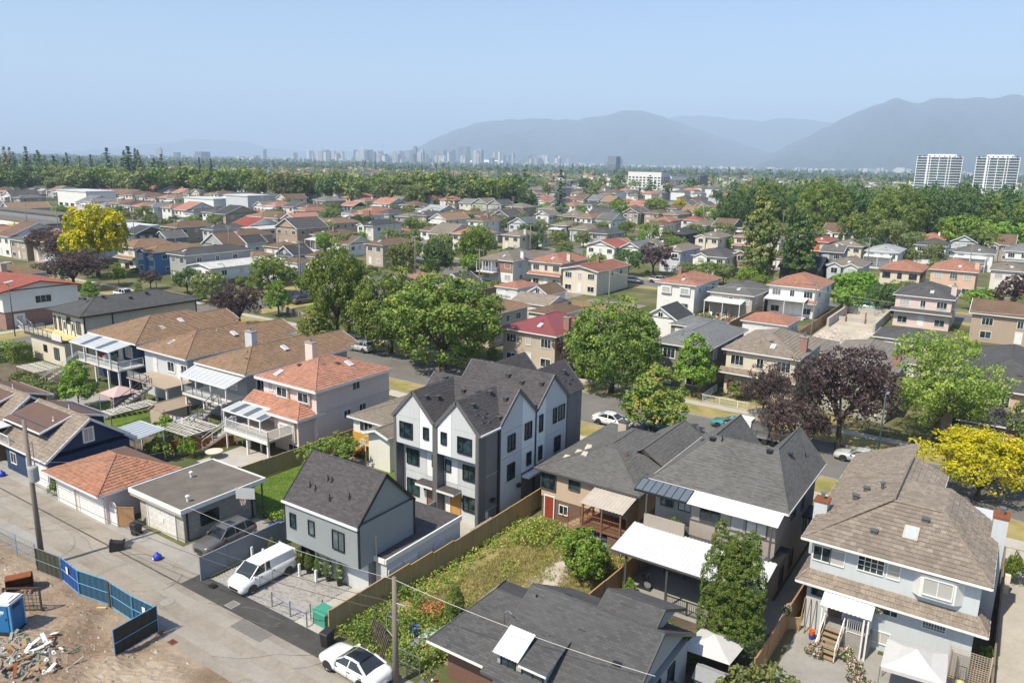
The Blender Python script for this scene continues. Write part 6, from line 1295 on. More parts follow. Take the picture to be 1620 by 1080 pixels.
r=T('right_edge_house','brown tiled house cut by the right picture edge','house',(9,55,-.6)); walls(r,4.6,13,48,66,-1.2,5.2,'stucco_beige'); hip(r,4.6,13,48,66,5.3,.4,.6,'browntile','tile'); corrugated(r,[(3.6,43.5,2.6),(6.5,43.5,2.6),(6.5,48,3.0),(3.6,48,3.0)],'corr_white',10,name='patio_roof'); posts(r,[(3.8,43.7),(3.8,47)],-.7,2.6,.14)
boxp(r,'gate_pillar','stucco_offwhite',2.0,2.35,61.2,61.55,-.6,.9)
# ------------------------------------------------------------------ dark-roofed house at the bottom
r=T('lower_house','charcoal shingled laneway house at the bottom with white dormer awning','house',(-18,33,0)); walls(r,-20.2,-12.7,29,37.4,-1,3.0,'stucco_gray'); walls(r,-24.2,-20.2,30.2,36,-1,2.55,'siding_woodbrown')
gable(r,-20.2,-12.9,28.9,37.7,3.05,.56,.5,'x','shcharcoal','shingle','trim_dark','stucco_gray',og=.35,fh=.12); a,b_,c,d,ez=-24.9,-18.4,29.2,37,2.7
roof_parts(r,[[(a,c,ez),(b_,c,ez),(-19.9,33.1,4.75),(-22.9,33.1,4.75)],[(b_,d,ez),(a,d,ez),(-22.9,33.1,4.75),(-19.9,33.1,4.75)],[(a,d,ez),(a,c,ez),(-22.9,33.1,4.75)]],'shcharcoal','shingle',[((a,c,ez),(b_,c,ez)),((a,c,ez),(a,d,ez))],[((a,c,ez),(-22.9,33.1,4.75)),((a,d,ez),(-22.9,33.1,4.75))],fh=.14)
gable(r,-16.3,-13.4,31.9,37.6,4.6,.5,.3,'x','shcharcoal','shingle','trim_dark','stucco_gray',og=.25,fh=.12,name='dormer_roof')
corrugated(r,[(-20.1,28.75,4.2),(-18.5,28.75,4.2),(-18.6,30.6,4.75),(-20.2,30.6,4.75)],'corr_white',9,.03,.03,'dormer_awning'); boxp(r,'dormer','stucco_gray',-20.0,-17.0,29.1,31.9,2.9,4.1); win(r,'s',-19.3,3.35,.8,.6,29.1,'trim_black','glass_dark'); win(r,'s',-17.8,3.35,1.2,.6,29.1,'trim_black','glass_dark')
roof_parts(r,[[(-18.45,28.75,4.12),(-16.8,28.75,4.12),(-16.8,31.2,4.75),(-18.45,31.2,4.75)]],'shcharcoal','shingle',[((-18.45,28.75,4.12),(-16.8,28.75,4.12))],[],name='dormer_roof',fh=.1)
vents(r,[(-19.7,33.0,5.35),(-16.6,32.2,4.9),(-18.0,31.0,4.35,'pipe'),(-14.1,31.2,4.5),(-19.9,32.7,5.25,'pipe'),(-18.4,33.5,5.5)],'trim_black'); win(r,'e',33.0,1.7,.9,1.2,-12.7,'trim_black','glass_dark','v1'); win(r,'e',35,1.7,.8,1.1,-12.7,'trim_black','glass_dark','v1')
b=MB(); b.path([(-20.9,31.0,4.3),(-20.9,31.0,5.0),(-20.6,31.0,5.2),(-20.4,31.0,5.1)],.03,6); b.build('service_mast',['metal'],r)
panel_canopy(r,[(-12.5,32.2,2.2),(-10.9,32.2,2.2),(-10.9,34.2,2.5),(-12.5,34.2,2.5)],'trim_black','glass_smoke',3,'glass_awning')
t=T('garden_tent','white fabric tent behind the tall cedar','tent',(-12.1,39.6,-.6)); b=MB(); P=[(-13.4,38.4,1.6),(-10.6,38.6,1.6),(-10.4,41.3,1.6),(-13.2,41.2,1.6)]; A=Vector((-12,39.9,2.3))
for i in range(4): b.poly([P[i],P[(i+1)%4],A])
b.build('cloth',['fabric_white'],t)
for p in P: MB().tube((p[0],p[1],-.6),p,.05,.05,6).build('leg',['wood_brown'],t)
r=T('garden_shed','small grey plastic shed below the tall cedar','shed',(-11.3,37.2,-.5)); walls(r,-11.9,-10.5,36.6,37.8,-1,1.5,'midgray'); gable(r,-11.9,-10.5,36.6,37.8,1.5,.6,.1,'x','midgray','plain','gray','midgray',fh=.06,og=.08)
DEFS['leaf_weed']=lambda:leafm('leaf_weed',[(0,(.05,.075,.015)),(.4,(.10,.135,.025)),(.75,(.16,.18,.04)),(1,(.25,.22,.08))])
DEFS['wire_dark']=lambda:simple('wire_dark',(.03,.03,.03),.6); DEFS['wire_grey']=lambda:simple('wire_grey',(.4,.4,.4),.5)
# ------------------------------------------------------------------ dark blue and brown laneway houses at the left
def laneway(label,x0,x1,wallm,dormer,extra=None):
    r=T('laneway_house',label,'house',((x0+x1)/2,33,0)); walls(r,x0,x1,29.6,36.7,-1,2.9,wallm); gable(r,x0,x1,29.6,36.7,2.9,.72,.55,'x','tantile','tile','trim_white',wallm,og=.35,fh=.16,cols=True)
    d0,d1=dormer; boxp(r,'dormer_wall',wallm,d0+.2,d1-.2,30.7,35.8,3,5.0)
    roof_parts(r,[[(d0,30.0,4.75),(d1,30.0,4.75),(d1,33.15,5.75),(d0,33.15,5.75)],[(d1,36.4,4.75),(d0,36.4,4.75),(d0,33.15,5.75),(d1,33.15,5.75)]],'membrane_brown','plain',[((d0,30,4.75),(d1,30,4.75)),((d1,30,4.75),(d1,33.15,5.75)),((d1,36.4,4.75),(d1,33.15,5.75)),((d0,36.4,4.75),(d1,36.4,4.75))],[],name='dormer_roof',fh=.16)
    win(r,'e',33.0,3.7,.75,1.15,x1,'trim_white','glass','v2',tw=.14); garage_door(r,'s',x1-2.6,0,3.6,2.05,29.6); win(r,'s',x0+1.5,.9,1,1,29.6); win(r,'s',(d0+d1)/2,3.7,1,.7,30.7); vents(r,[((d0+d1)/2+1.5,33.6,5.7,'pipe'),(d1-.8,31.6,5.35,'pipe')],'trim_white'); return r
r=laneway('dark navy laneway house with white trimmed gable and brown dormer','x' and -76.6,-68.0,'stucco_navy',(-77.2,-70.3))
win(r,'s',-69.0,.6,.9,1.1,29.6); part(r,'balcony_roof','corr_white',lambda q:q.box(-78.3,-76.2,28.6,30.2,4.1,4.18)); railing(r,[(-76.2,29.0,2.95),(-74.2,29.0,2.95)],.9)
r=laneway('brown laneway house with white trimmed gable left of the navy one',-88,-79.0,'stucco_brown',(-88.5,-81.2))
r=laneway('brown roofed laneway house cut by the left picture edge',-100,-91.0,'stucco_beige',(-99.5,-93.2))
t=T('patio_cover','white framed patio cover with bluish clear panels behind navy house','patio cover',(-70.2,38.8,-.6)); panel_canopy(t,[(-72.3,37.2,2.45),(-68.0,37.2,2.45),(-68.0,40.3,2.65),(-72.3,40.3,2.65)],'trim_white','polyblue',7,nr=3); posts(t,[(-68.15,37.3),(-72.1,37.3),(-68.15,40.2),(-72.1,40.2)],-.7,2.5,.1)
# ------------------------------------------------------------------ row of brown-tiled houses
def rowhouse(label,x0,x1,y0,y1,wallm,ez=5.5,tilem='browntile'):
    r=T('tiled_house',label,'house',((x0+x1)/2,(y0+y1)/2,-.6)); walls(r,x0,x1,y0,y1,-1.2,ez-.1,wallm); hip(r,x0,x1,y0,y1,ez,.37,.6,tilem,'tile',cols=True,fh=.18); return r
r=rowhouse('brown tiled house with white posted balcony, leftmost of the row',-103.2,-92.9,52.4,68,'stucco_navy'); r['label']='brown tiled navy house with white posted balcony beside the cream house'
gable(r,-102,-97,64,70,5.4,.38,.5,'y','browntile','tile',wall='stucco_navy')
panel_canopy(r,[(-102.6,48.7,4.9),(-93.0,48.7,4.9),(-93.2,51.9,5.35),(-103.6,51.9,5.35)],'trim_white',['polycarb','polycarb','glass_smoke'],8); boxp(r,'balcony','offwhite',-101.0,-91.6,48.9,52.4,2.55,2.75); railing(r,[(-101,49,2.75),(-91.7,49,2.75),(-91.7,52.3,2.75)],1.0,panel='glass_clear'); posts(r,[(-102.4,48.85),(-99.3,48.85),(-96.2,48.85),(-93.2,48.85)],2.75,4.95,.13); posts(r,[(-100.5,49.2),(-97.5,49.2),(-94.5,49.2),(-92,49.2)],-.7,2.6,.22); stairs(r,(-103.6,44.6,-.55),(-101.4,49.2,2.65),1.1,12,'concrete_grey','trim_white')
win(r,'s',-95,3.3,1.4,1.3,52.4,**W1); door(r,'s',-97,2.75,.9,2,52.4); win(r,'s',-99.5,3.4,1.2,1.1,52.4,**W1); skylight(r,-95.8,60.5,6.75,1,0,.37); skylight(r,-95.0,57.2,6.4,1,0,.37); vents(r,[(-97,54.6,6.5,'pipe'),(-97,58.6,7.2,'pipe')],'beige')
for i,(x,mt) in enumerate(((-98.6,'red'),(-97.2,'plastic_white'),(-95.6,'green'))):
    o=MB().box(x-.3,x+.3,50.2,50.9,2.76,3.5).box(x-.3,x+.3,50.85,50.95,3.5,3.9).build('balcony_chair',[mt]); tag(o,['red chair on the white posted balcony','white chair on the white posted balcony','green chair on the white posted balcony'][i],'chair')
r=rowhouse('brown tiled light blue house with bare deck and long outdoor stair',-90.2,-81.2,51.7,67,'stucco_paleblue'); boxp(r,'deck','tan',-88.6,-80.4,48.2,51.7,2.5,2.65); posts(r,[(-88.3,48.5),(-85.5,48.5),(-82.9,48.5),(-80.7,48.5)],-.7,2.5,.2); railing(r,[(-88.5,48.3,2.65),(-84.4,48.3,2.65)],.95,'trim_dark',pgap=1.2,panel='glass_clear'); stairs(r,(-84.9,43.2,-.5),(-83.4,48.2,2.6),1.1,13,'concrete_grey','trim_dark'); win(r,'s',-84.6,3.3,1.3,1.15,51.7,tw=.16,gl='glass'); win(r,'s',-81.9,3.3,1.1,1.1,51.7,tw=.16,gl='glass'); door(r,'s',-83,2.65,.85,2,51.7); door(r,'s',-88.0,2.65,.85,2,51.7); skylight(r,-86.9,53.4,6.25,0,-1,.37); skylight(r,-83.4,60,6.75,1,0,.37); vents(r,[(-85,55,7.1,'pipe'),(-84.8,58.5,7.2,'pipe')],'beige'); gable(r,-89.5,-84,63.5,70,5.4,.38,.5,'y','browntile','tile',wall='stucco_paleblue')
r=rowhouse('brown tiled grey house with clear canopy deck beside the pink house',-78.3,-70.2,51.7,67,'stucco_gray'); panel_canopy(r,[(-78.3,48.7,4.5),(-69.8,48.7,4.5),(-70.2,52,5.2),(-79.3,52,5.2)],'trim_white','polycarb',10); boxp(r,'deck','offwhite',-77.6,-70.4,48.5,51.7,2.45,2.7); railing(r,[(-77.4,48.6,2.7),(-70.6,48.6,2.7)],.95,'trim_dark',panel='glass_clear'); posts(r,[(-78.1,48.85),(-75.4,48.85),(-72.7,48.85),(-70.0,48.85)],2.7,4.6,.12); posts(r,[(-77.3,48.8),(-74,48.8),(-70.8,48.8)],-.7,2.45,.2); stairs(r,(-71.6,43.6,-.5),(-71.4,48.5,2.6),1.0,12,'concrete_grey','trim_dark'); win(r,'s',-72.5,3.3,1.2,1.1,51.7,**W1); door(r,'s',-75,2.7,.9,2,51.7); win(r,'e',53.6,3.2,1.1,1.2,-70.2,**W1); chimney(r,-78.0,58.5,5,8,1.3,.8,'stucco_paleblue'); skylight(r,-72.4,59,6.7,1,0,.37); vents(r,[(-73.5,54.5,6.7,'pipe'),(-72.4,53.7,6.35)],'darkbrown'); gable(r,-77.5,-72,63.5,70,5.4,.38,.5,'y','browntile','tile',wall='stucco_gray')
# cream corner house
r=T('cream_house','cream corner house with dark hip roof and railed terrace','house',(-114.5,60,-.6)); walls(r,-118.6,-110.0,54.4,72.5,-1.2,6.4,'stucco_cream'); hip(r,-118.6,-110,54.4,72.5,6.5,.33,.7,'shcharcoal',fascia='trim_black',fh=.2); walls(r,-120.3,-110.6,51.8,54.4,-1.2,2.9,'stucco_cream','lower_wing'); boxp(r,'terrace','trim_dark',-121.4,-110.4,51.4,54.4,2.9,3.12); boxp(r,'terrace_floor','yellow',-121.2,-110.9,51.6,54.4,3.12,3.16); railing(r,[(-121.3,54.4,3.15),(-121.3,51.5,3.15),(-113.2,51.5,3.15)],1.05,'trim_black',panel='glass_clear',pgap=1.3); boxp(r,'terrace_wall','stucco_offwhite',-113.2,-110.5,51.4,51.55,3.1,4.0)
for x,w_,h_,z in ((-118.0,.5,1.9,3.6),(-116.6,.5,1.9,3.6),(-111.4,1.1,1.7,3.7)): win(r,'s',x,z,w_,h_,54.4,'trim_black','glass_dark','v1' if w_<1 else 'v2')
for x in (-115.2,-113): door(r,'s',x,3.15,.85,2.1,54.4,'trim_white','trim_black',glass=True)
win(r,'s',-114,4.9,.9,.9,54.4,'trim_black','glass_dark'); win(r,'s',-116.2,.9,.9,.9,51.8,'trim_black','glass_dark'); win(r,'s',-113,.2,1.3,1.6,51.8,'trim_black','glass_dark'); win(r,'e',61.5,2.9,2.0,1.7,-110,'trim_black','glass','v1'); vents(r,[(-114,57,8.1),(-113.6,59.5,8.2),(-112.4,63,7.7),(-116,58,7.8),(-113,66,8.0)],'trim_black')
for y_ in (54.5,58.6,72.3): boxp(r,'downpipe','trim_black',-110,-109.88,y_,y_+.12,-.6,6.4)
# left: white house with red roof, brown roof behind
r=T('red_roof_house','white house with bright red roof and brick ground floor','house',(-148,62,-.6)); walls(r,-158,-142.2,57.5,70,2.4,5.9,'stucco_white'); walls(r,-157.5,-142.6,57.8,70,-1.2,2.4,'brick','ground_floor'); gable(r,-158,-142.3,57.3,69.7,5.95,.2,.6,'x','shredlight','far','red','stucco_white',og=.8,fh=.28); skylight(r,-147,60.8,6.75,0,-1,.2,.9,1.3); win(r,'s',-145,3.6,2.6,1.3,57.5,'trim_white','glass_dark','v3'); win(r,'e',64,3.4,2.6,1.2,-142.2,'trim_white','glass','v3'); door(r,'e',60,-.4,1.6,2.2,-142.6,'trim_white',glass=True); stairs(r,(-140.2,60,-.55),(-142.0,60,.1),1.4,3,'concrete','trim_white'); win(r,'s',-149,3.4,1.6,1.5,57.5)
r=T('brown_tile_house','pink brown tile roofed house behind the red roofed house','house',(-172,71,-.6)); walls(r,-180,-166,66,76,-1.2,5.2,'stucco_beige'); hip(r,-180,-166,64,75,5.3,.35,.6,'browntile','tile'); chimney(r,-166.5,68,4,7.6,2.0,1.0,'stucco_beige',flue=False); win(r,'e',72,3.4,1.6,1.2,-166)
# ------------------------------------------------------------------ yards of the left row
t=T('pop_up_gazebo','dusty pink pop up gazebo with one closed side','gazebo',(-86.9,46.2,-.6)); b=MB(); P=[(-88.3,44.6,1.55),(-85.2,44.6,1.55),(-85.2,47.9,1.55),(-88.3,47.9,1.55)]; A=(-86.8,46.2,2.35)
for i in range(4): b.poly([P[i],P[(i+1)%4],A]); p,q=Vector(P[i]),Vector(P[(i+1)%4]); b.poly([p-Vector((0,0,.22)),q-Vector((0,0,.22)),q,p])
b.build('roof',['fabric_pink'],t); part(t,'side_cloth','fabric_grey',lambda q:(q.poly([(-85.2,44.6,-.5),(-85.2,47.9,-.5),(-85.2,47.9,1.5),(-85.2,44.6,1.5)]),q.poly([(-85.9,44.6,-.5),(-85.2,44.6,-.5),(-85.2,44.6,1.5),(-85.9,44.6,1.5)])))
for x,y,z in P: MB().tube((x,y,-.6),(x,y,z),.04,.04,6).build('leg',['trim_white'],t)
r=T('plastic_shed','beige plastic garden shed with brown roof','shed',(-78.2,47.2,-.6)); walls(r,-79.6,-77.2,45.6,49.2,-.7,1.15,'beige'); gable(r,-79.6,-77.2,45.6,49.2,1.15,.6,.12,'y','tan','plain','tan','beige',fh=.06,og=.1)
r=T('small_grey_shed','small grey storage shed under the clothes line','shed',(-73.5,47.6,-.6)); walls(r,-74.3,-72.8,46.9,48.3,-.7,.9,'gray'); gable(r,-74.3,-72.8,46.9,48.3,.9,.5,.1,'y','midgray','plain','gray','gray',fh=.05,og=.08)
r=T('orange_shed','low shed with orange red roof between lane houses and tree','shed',(-84.5,39.6,-.6)); walls(r,-86.5,-82.6,38.4,40.8,-.7,1.1,'gray'); gable(r,-86.5,-82.6,38.4,40.8,1.15,.25,.15,'x','rust','plain','gray','gray',fh=.06)
t=T('clothes_line','clothes line hung with washing before the canopy deck','clothes line',(-73.2,46.2,-.6)); b=MB(); b.path([(-76.4,45.4,1.25),(-73,46.0,1.1),(-69.9,46.7,1.6)],.012,5); b.build('line',['metal'],t); posts(t,[(-76.4,45.4),(-69.9,46.7)],-.6,1.7,.06,'metal')
for i,(x,mt) in enumerate(zip(np.linspace(-76,-70.3,12),('red','fabric_white','fabric_white','blue','fabric_white','fabric_grey','paleblue','fabric_white','pink','plastic_black','red','blue'))):
    y=45.4+(x+76.4)*.2; o=MB().poly([(x-.22,y,1.15),(x+.2,y+.05,1.15),(x+.22,y+.12,.5),(x-.2,y-.08,.45)]); 
    q=MB(); q.hexa([(x-.2,y-.09,.35+.02*i),(x+.22,y-.02,.4),(x+.22,y+.01,.4),(x-.2,y-.05,.35+.02*i)],[(x-.22,y,1.15),(x+.2,y+.05,1.15),(x+.2,y+.07,1.15),(x-.22,y+.03,1.15)]); q.build('garment',[mt],t)
for i,(xa,xb,ya,yb,lb) in enumerate(((-81.8,-80.0,41.4,47.2,'weathered pergola of pale slats by the long stair'),(-72.8,-67.9,42.2,46.6,'pergola of pale slats with vines left of the pale patio'),(-108.5,-104,44.5,48,'pale slatted pergola below the cream house'))):
    t=T('slat_pergola',lb,'pergola',((xa+xb)/2,(ya+yb)/2,-.6)); posts(t,[(xa,ya),(xb,ya),(xa,yb),(xb,yb)],-.7,1.3,.1,'fence_old'); b=MB(); b.bar((xa,ya,1.3),(xa,yb,1.3),.08); b.bar((xb,ya,1.3),(xb,yb,1.3),.08); b.build('beam',['offwhite'],t); rj=random.Random(i); k=int((yb-ya)/.28)
    for j in range(k): y=ya+(j+.3)*.28; MB().bar((xa-.3,y+rj.uniform(-.08,.08),1.38),(xb+.3,y+rj.uniform(-.08,.08),1.38+rj.uniform(0,.06)),.06,.05).build('slat',['offwhite'],t)
for i,(x,y,w_,h_,k,lb) in enumerate(((-73.2,43.4,3.6,2.5,0,'round bright green shrub in front of the beige shed'),(-68.3,39.6,3.0,2.3,1,'dark green shrub behind the tiled garage'),(-67,42.0,2.3,2.0,0,'thin yellow green shrub left of the pale patio'),(-69.5,43.2,2.2,1.9,2,'small yellowish shrub beside the pergola'),(-66.7,29.4,1.8,1.5,1,'weeds growing between navy house and tiled garage'),(-60.8,41,2.2,.7,2,'low weeds beside the pale patio'))): bush(k,lb,x,y,h_,w_,group=None)
fence('brick_fence','reddish brown low wall left of the pale patio',(-70.5,40.6),(-66.3,46.8),1.1,'rust',3.0,'rust',3)
o=MB().box(-118.5,-116,46.5,49.5,-.6,.3)
rngh=np.random.default_rng(8)
for nm,x0,x1,y0,y1,h_,lb,mt in (('trimmed_hedge',-124.5,-120.2,46.5,50.5,1.6,'square trimmed hedge beside the avenue at left','leaf_bright'),('trimmed_hedge',-120.0,-117.6,48.0,50.6,2.0,'taller trimmed hedge next to the cream house','leaf_maple')):
    n_=2600; P=np.stack([rngh.uniform(x0,x1,n_),rngh.uniform(y0,y1,n_),rngh.uniform(-.6,h_,n_)],1); f=rngh.integers(0,3,n_); P[f==0,2]=h_; s=rngh.random(n_)<.5; P[(f==1)&s,0]=x0; P[(f==1)&~s,0]=x1; P[(f==2)&s,1]=y0; P[(f==2)&~s,1]=y1; Nn=np.zeros_like(P); Nn[f==0,2]=1; Nn[(f==1)&s,0]=-1; Nn[(f==1)&~s,0]=1; Nn[(f==2)&s,1]=-1; Nn[(f==2)&~s,1]=1; P+=rngh.normal(0,.05,P.shape)
    t=T(nm,lb,'hedge',((x0+x1)/2,(y0+y1)/2,-.6)); V=leaf_cloud(P-np.array(wloc(t)),Nn,.22,jit=.4,rg=rngh); inst('foliage',crown('foliage',V,rngh.random(n_),mt),t)
for i in range(5): bush(1,'leafy vegetable rows in the bed beside the cream house',-118+i*3,39+1.2*(i%3),1.3,4.2,'vegetable_row','vegetables',group='vegetable rows by the cream house')
for i in range(4): bush(2,'bean rows along the fence left of the gazebo',-107+i*3.2,44.5-.3*i,1.6,3.6,'vine_row','vegetables',group='vine rows left of the gazebo')
# ------------------------------------------------------------------ weedy yard of the old bungalow
rw=np.random.default_rng(21)
bl=lambda a,c:(np.sin(a*1.7+1)*np.cos(c*1.3)+np.sin(a*.8-c*.9))
def region(n,x0,x1,y0,y1,keep=None,sc=.0):
    P=np.stack([rw.uniform(x0,x1,n),rw.uniform(y0,y1,n)],1)
    if keep is not None: P=P[keep(P[:,0],P[:,1])]
    return np.concatenate([P,zg(P[:,1])[:,None]],1)
scatter_stuff('weeds',region(3600,-32.3,-20.8,29.2,51,lambda a,c:((a<-30.7+.6*np.sin(c*.7))|(c<34.0+.35*(a+32)*.3))&(c<50.5)&((a<-25.2)|(c>36.5))),10,.15,'leaf_weed','thick green weeds along the new fence','weeds',.6,1)
scatter_stuff('weeds',region(750,-32.2,-25.6,29.4,35.5,lambda a,c:bl(a*1.4,c*1.2)>-.2),10,.17,'leaf_maple','dark bramble patch behind the white sedan','weeds',.95,2)
blades('dry_grass',region(9000,-30.6,-21,35,51.5,lambda a,c:(abs(a+25.4+.3*np.sin(c))>.55)),'leaf_straw',.24,.06,3,'dry yellow grass in the weedy yard','grass',4)
scatter_stuff('weeds',region(1500,-29.5,-21.2,34,51.5,lambda a,c:bl(a,c)>.5),7,.13,'leaf_weed','olive tufts in the dry grass','weeds',.4,4)
scatter_stuff('weeds',region(260,-30.9,-28.2,46.5,50.5),9,.17,'leaf_weed','green weed clump before the red door','weeds',.9,5)
blades('lawn_grass',region(9000,-56.4,-45,38,47.4),'leaf_bright',.12,.04,6,'short lawn behind the block garage','grass',3)
scatter_stuff('verge_weeds',region(500,-50,-44.9,37.6,40),6,.2,'leaf_bright','weeds along the grey panel fence','weeds',.4,9)
P=np.stack([rw.normal(-28.6,.75,900),rw.normal(34.6,.55,900)],1); z=.75*np.exp(-((P[:,0]+28.6)**2/1.1+(P[:,1]-34.6)**2/.6)); o=scatter_stuff('brush_pile',np.concatenate([P,(zg(P[:,1])+z)[:,None]],1),5,.22,'leaf_hay',None,None,.15,7); o['kind']='thing'; tag(o,'heap of dry orange brown hedge cuttings','brush pile')
tree('column0' if 'column0' in TREE else 'column','small_cedar','small dense cedar bush beside the brush heap',-27.4,34.9,2.7,1.5,None,'cedar')
tree('mid2','round_shrub','big round green shrub in the weedy yard',-23.4,44.6,4.6,4.2,None,'shrub'); bush(2,'tangled stems under the round shrub',-23.4,45.6,2.6,3.6,'round_shrub','shrub')
t=T('rusty_stove','rusty iron stove standing in the weeds','stove',(-26.3,37.5,-.3)); inst('body',MB().lathe((0,0,0),[(.22,0),(.28,.2),(.24,.45)],10).mesh('body',['rust']),t); inst('pipe',MB().tube((0,0,.4),(.05,0,1.25),.1,.1,8).mesh('pipe',['rust']),t)
o=MB().hexa([(-28,31.9,.1),(-25.4,33.4,.2),(-25.9,34.3,.25),(-28.1,33.3,.15)],[(-28,31.9,.14),(-25.4,33.4,.24),(-25.9,34.3,.29),(-28.1,33.3,.19)]).build('tarp',['paleteal']); tag(o,'pale green sheet lying beside the lower roof','sheet')
bucket('blue tub beside the pale green sheet',-28.4,32.1,'plastic_blue',.0,1.6)
o=MB().lathe((-27.6,31.4,.1),[(.5,0),(.45,.15),(.1,.22)],12).build('dustbin_cover',['midgray']); tag(o,'grey round lid on the pale green sheet','lid')
for i,(x,y,a) in enumerate(((-29.9,29.9,.3),(-29.3,29.7,.25),(-28.4,29.2,.2))):
    b=MB(); w_=.95 if i<2 else .5; zt=1.35
    t=T('leaning_fence_panel',['weathered board panel leaning behind the white sedan, left one','weathered board panel leaning behind the white sedan, right one','narrow old boards propped beside the wooden pole'][i],'board panel',(x,y,0),None,-.25)
    for k in range(int(w_/.14)): inst('board',MB().bar((-w_/2+k*.14,0,.02),(-w_/2+k*.14,.45+.02*k,zt-.04*(k%3)),.125,.03,0,(1,0,0)).mesh('board',['fence_old']),t)
chain('old chain link gate before the lower roof',(-27.2,28.9),(-25.2,28.9),1.6,2,'metal','chain_link_gate')
rj=random.Random(9)
for i,(lb,nm,mt,x,y,s) in enumerate((('round grey tin tub by the lower house wall','tub','metal_dull',-22.3,28.4,.5),('white plastic tub beside the tin tub','tub','plastic_white',-21.4,28.2,.35),('small white pail near the chain link gate','pail','plastic_white',-24.2,28.6,.2))):
    o=MB().lathe((x,y,0),[(s,.0),(s*1.1,.45),(s*1.0,.45),(s*.9,.06)],16).build(nm,[mt]); tag(o,lb,'tub')
b=MB()
for i in range(45): x,y=rj.uniform(-24.8,-20.5),rj.uniform(27.7,29.1); b.bar((x,y,.05),(x+rj.uniform(-.8,.8),y+rj.uniform(-.3,.3),rj.uniform(.05,.9)),rj.uniform(.05,.3),.05,rj.choice((0,0,1,2,3)))
stuff(b.build('yard_scrap',['fence_old','plastic_white','rust','metal_dull']))
# garden of the grey house
for i,(x,y,w_,h_,k,lb) in enumerate(((-19.4,43.5,1.6,.9,5,'yellowing low shrub by the old fence post'),(-18.6,43.3,1.2,1.0,2,'dry looking shrub left of the red shrub'),(-17.7,43.6,.95,1.1,4,'dark red shrub before the white patio roof'),(-17.0,42.2,1.6,1.2,2,'grey green shrub right of the red shrub'),(-16.0,41.4,1.7,1.3,0,'bright green shrub in the grey house garden'),(-15.0,39.6,3.2,2.6,1,'large dark shrub beside the lower house gable'),(-13.6,40.3,2.6,2.0,1,'dark leafy shrub left of the white tent'),(-19.9,45.2,1.1,1.2,0,'small climbing plant on the old fence'),(-16.6,38.8,2.4,1.6,5,'yellow green shrub behind the lower roof'),(-12.5,36.3,1.4,.8,2,'low plants before the grey plastic shed'))): bush(k,lb,x,y,h_,w_)
t=T('tall_cedar','tall clump of columnar cedar with bare trunks','cedar',(-11.7,41.6,-.6)); c,tr=TREE['column']
for dx,dy,h_,w_ in ((-.9,.1,9.6,2.4),(.1,-.1,9.0,2.7),(.95,.1,9.3,2.4),(-.4,.7,8.2,2.2),(.5,.8,8.6,2.2)): q=inst('crown',c,t,(dx,dy,.9),dx*9,(w_/3.0,w_/3.0,h_*.088)); inst('trunk',MB().tube((dx*.4,dy*.4,-.3),(dx,dy,2.6),.13,.1,8).mesh('trunk',['bark']),t)
bush(2,'wide olive green shrub at the bottom edge',-8.4,37.6,2.9,4.8,'wide_shrub','shrub'); bush(5,'yellow green shrub beside the bottom lawn',-10.0,36.2,2.2,3.0,'wide_shrub','shrub')
bush(3,'pink flower pots on the fence before the cedar',-10.0,45.0,.9,.9,'flower_pots','flowers'); bush(3,'red flowers on the fence by the gate',-9.6,47,.9,.8,'flower_pots','flowers',z=.6)
bush(1,'climbing ivy along the blue house dark fence',1.5,50.5,1.5,1.4,'ivy','plant'); 
tree('young1','fruit_tree','bushy green fruit tree left of the pink gazebo',-90.6,43.3,6.0,4.4,None,'tree'); tree('mid0','fruit_tree','spreading apple tree behind the grey laneway roof',-53.0,48.0,4.0,6.0,None,'tree')
# ------------------------------------------------------------------ poles and wires
def pole(label,x,y,h,r0=.2,arm=None,trafo=False,z=0,name='power_pole',group=None,lamp=False,mat='pole_wood',lean=(0,0)):
    t=T(name,label,'pole' if not lamp else 'street lamp',(x,y,z),group); inst('mast',MB().tube((0,0,-.5),(lean[0],lean[1],h),r0,r0*.62,10).mesh('mast',[mat],smooth=True),t)
    lx,ly=lean
    if arm:
        for k,za in enumerate(arm): inst('crossarm',MB().bar((lx-1.2,ly,h-za),(lx+1.2,ly,h-za),.1,.12).mesh('crossarm',['pole_wood']),t); 
        for s in (-1.05,-.5,.5,1.05): inst('insulator',MB().lathe((lx+s,ly,h-arm[0]+.06),[(.04,0),(.07,.05),(.05,.1),(.07,.14),(.03,.2)],8).mesh('insulator',['metal_dull']),t)
    if trafo:
        q=MB().lathe((.42,0,h-4.4),[(.3,0),(.34,.05),(.34,1.0),(.3,1.1),(.1,1.16)],14).mesh('transformer',['gray']); inst('transformer',q,t); b=MB(); b.bar((0,0,h-3.8),(.5,.0,h-3.8),.1,.1)
        for s in (-.15,.15): b.tube((.42,s,h-3.25),(.42,s,h-2.9),.05,.03,6)
        b.path([(0,0,h-2.0),(.8,.0,h-1.4),(.8,0,h-2.6)],.03,5); inst('bracket',b.mesh('bracket',['metal']),t)
    if lamp: b=MB(); b.path([(0,0,h),(.25,-.5,h+.35),(.3,-1.1,h+.4)],.05,6); inst('arm',b.mesh('arm',[mat]),t); inst('lamp_head',MB().box(.18,.42,-1.6,-1.0,h+.34,h+.46).mesh('lamp_head',['metal_dull']),t)
    return t
pole('tall wooden power pole with transformer at the left lane edge',-55.45,22.75,11.1,.21,trafo=True)
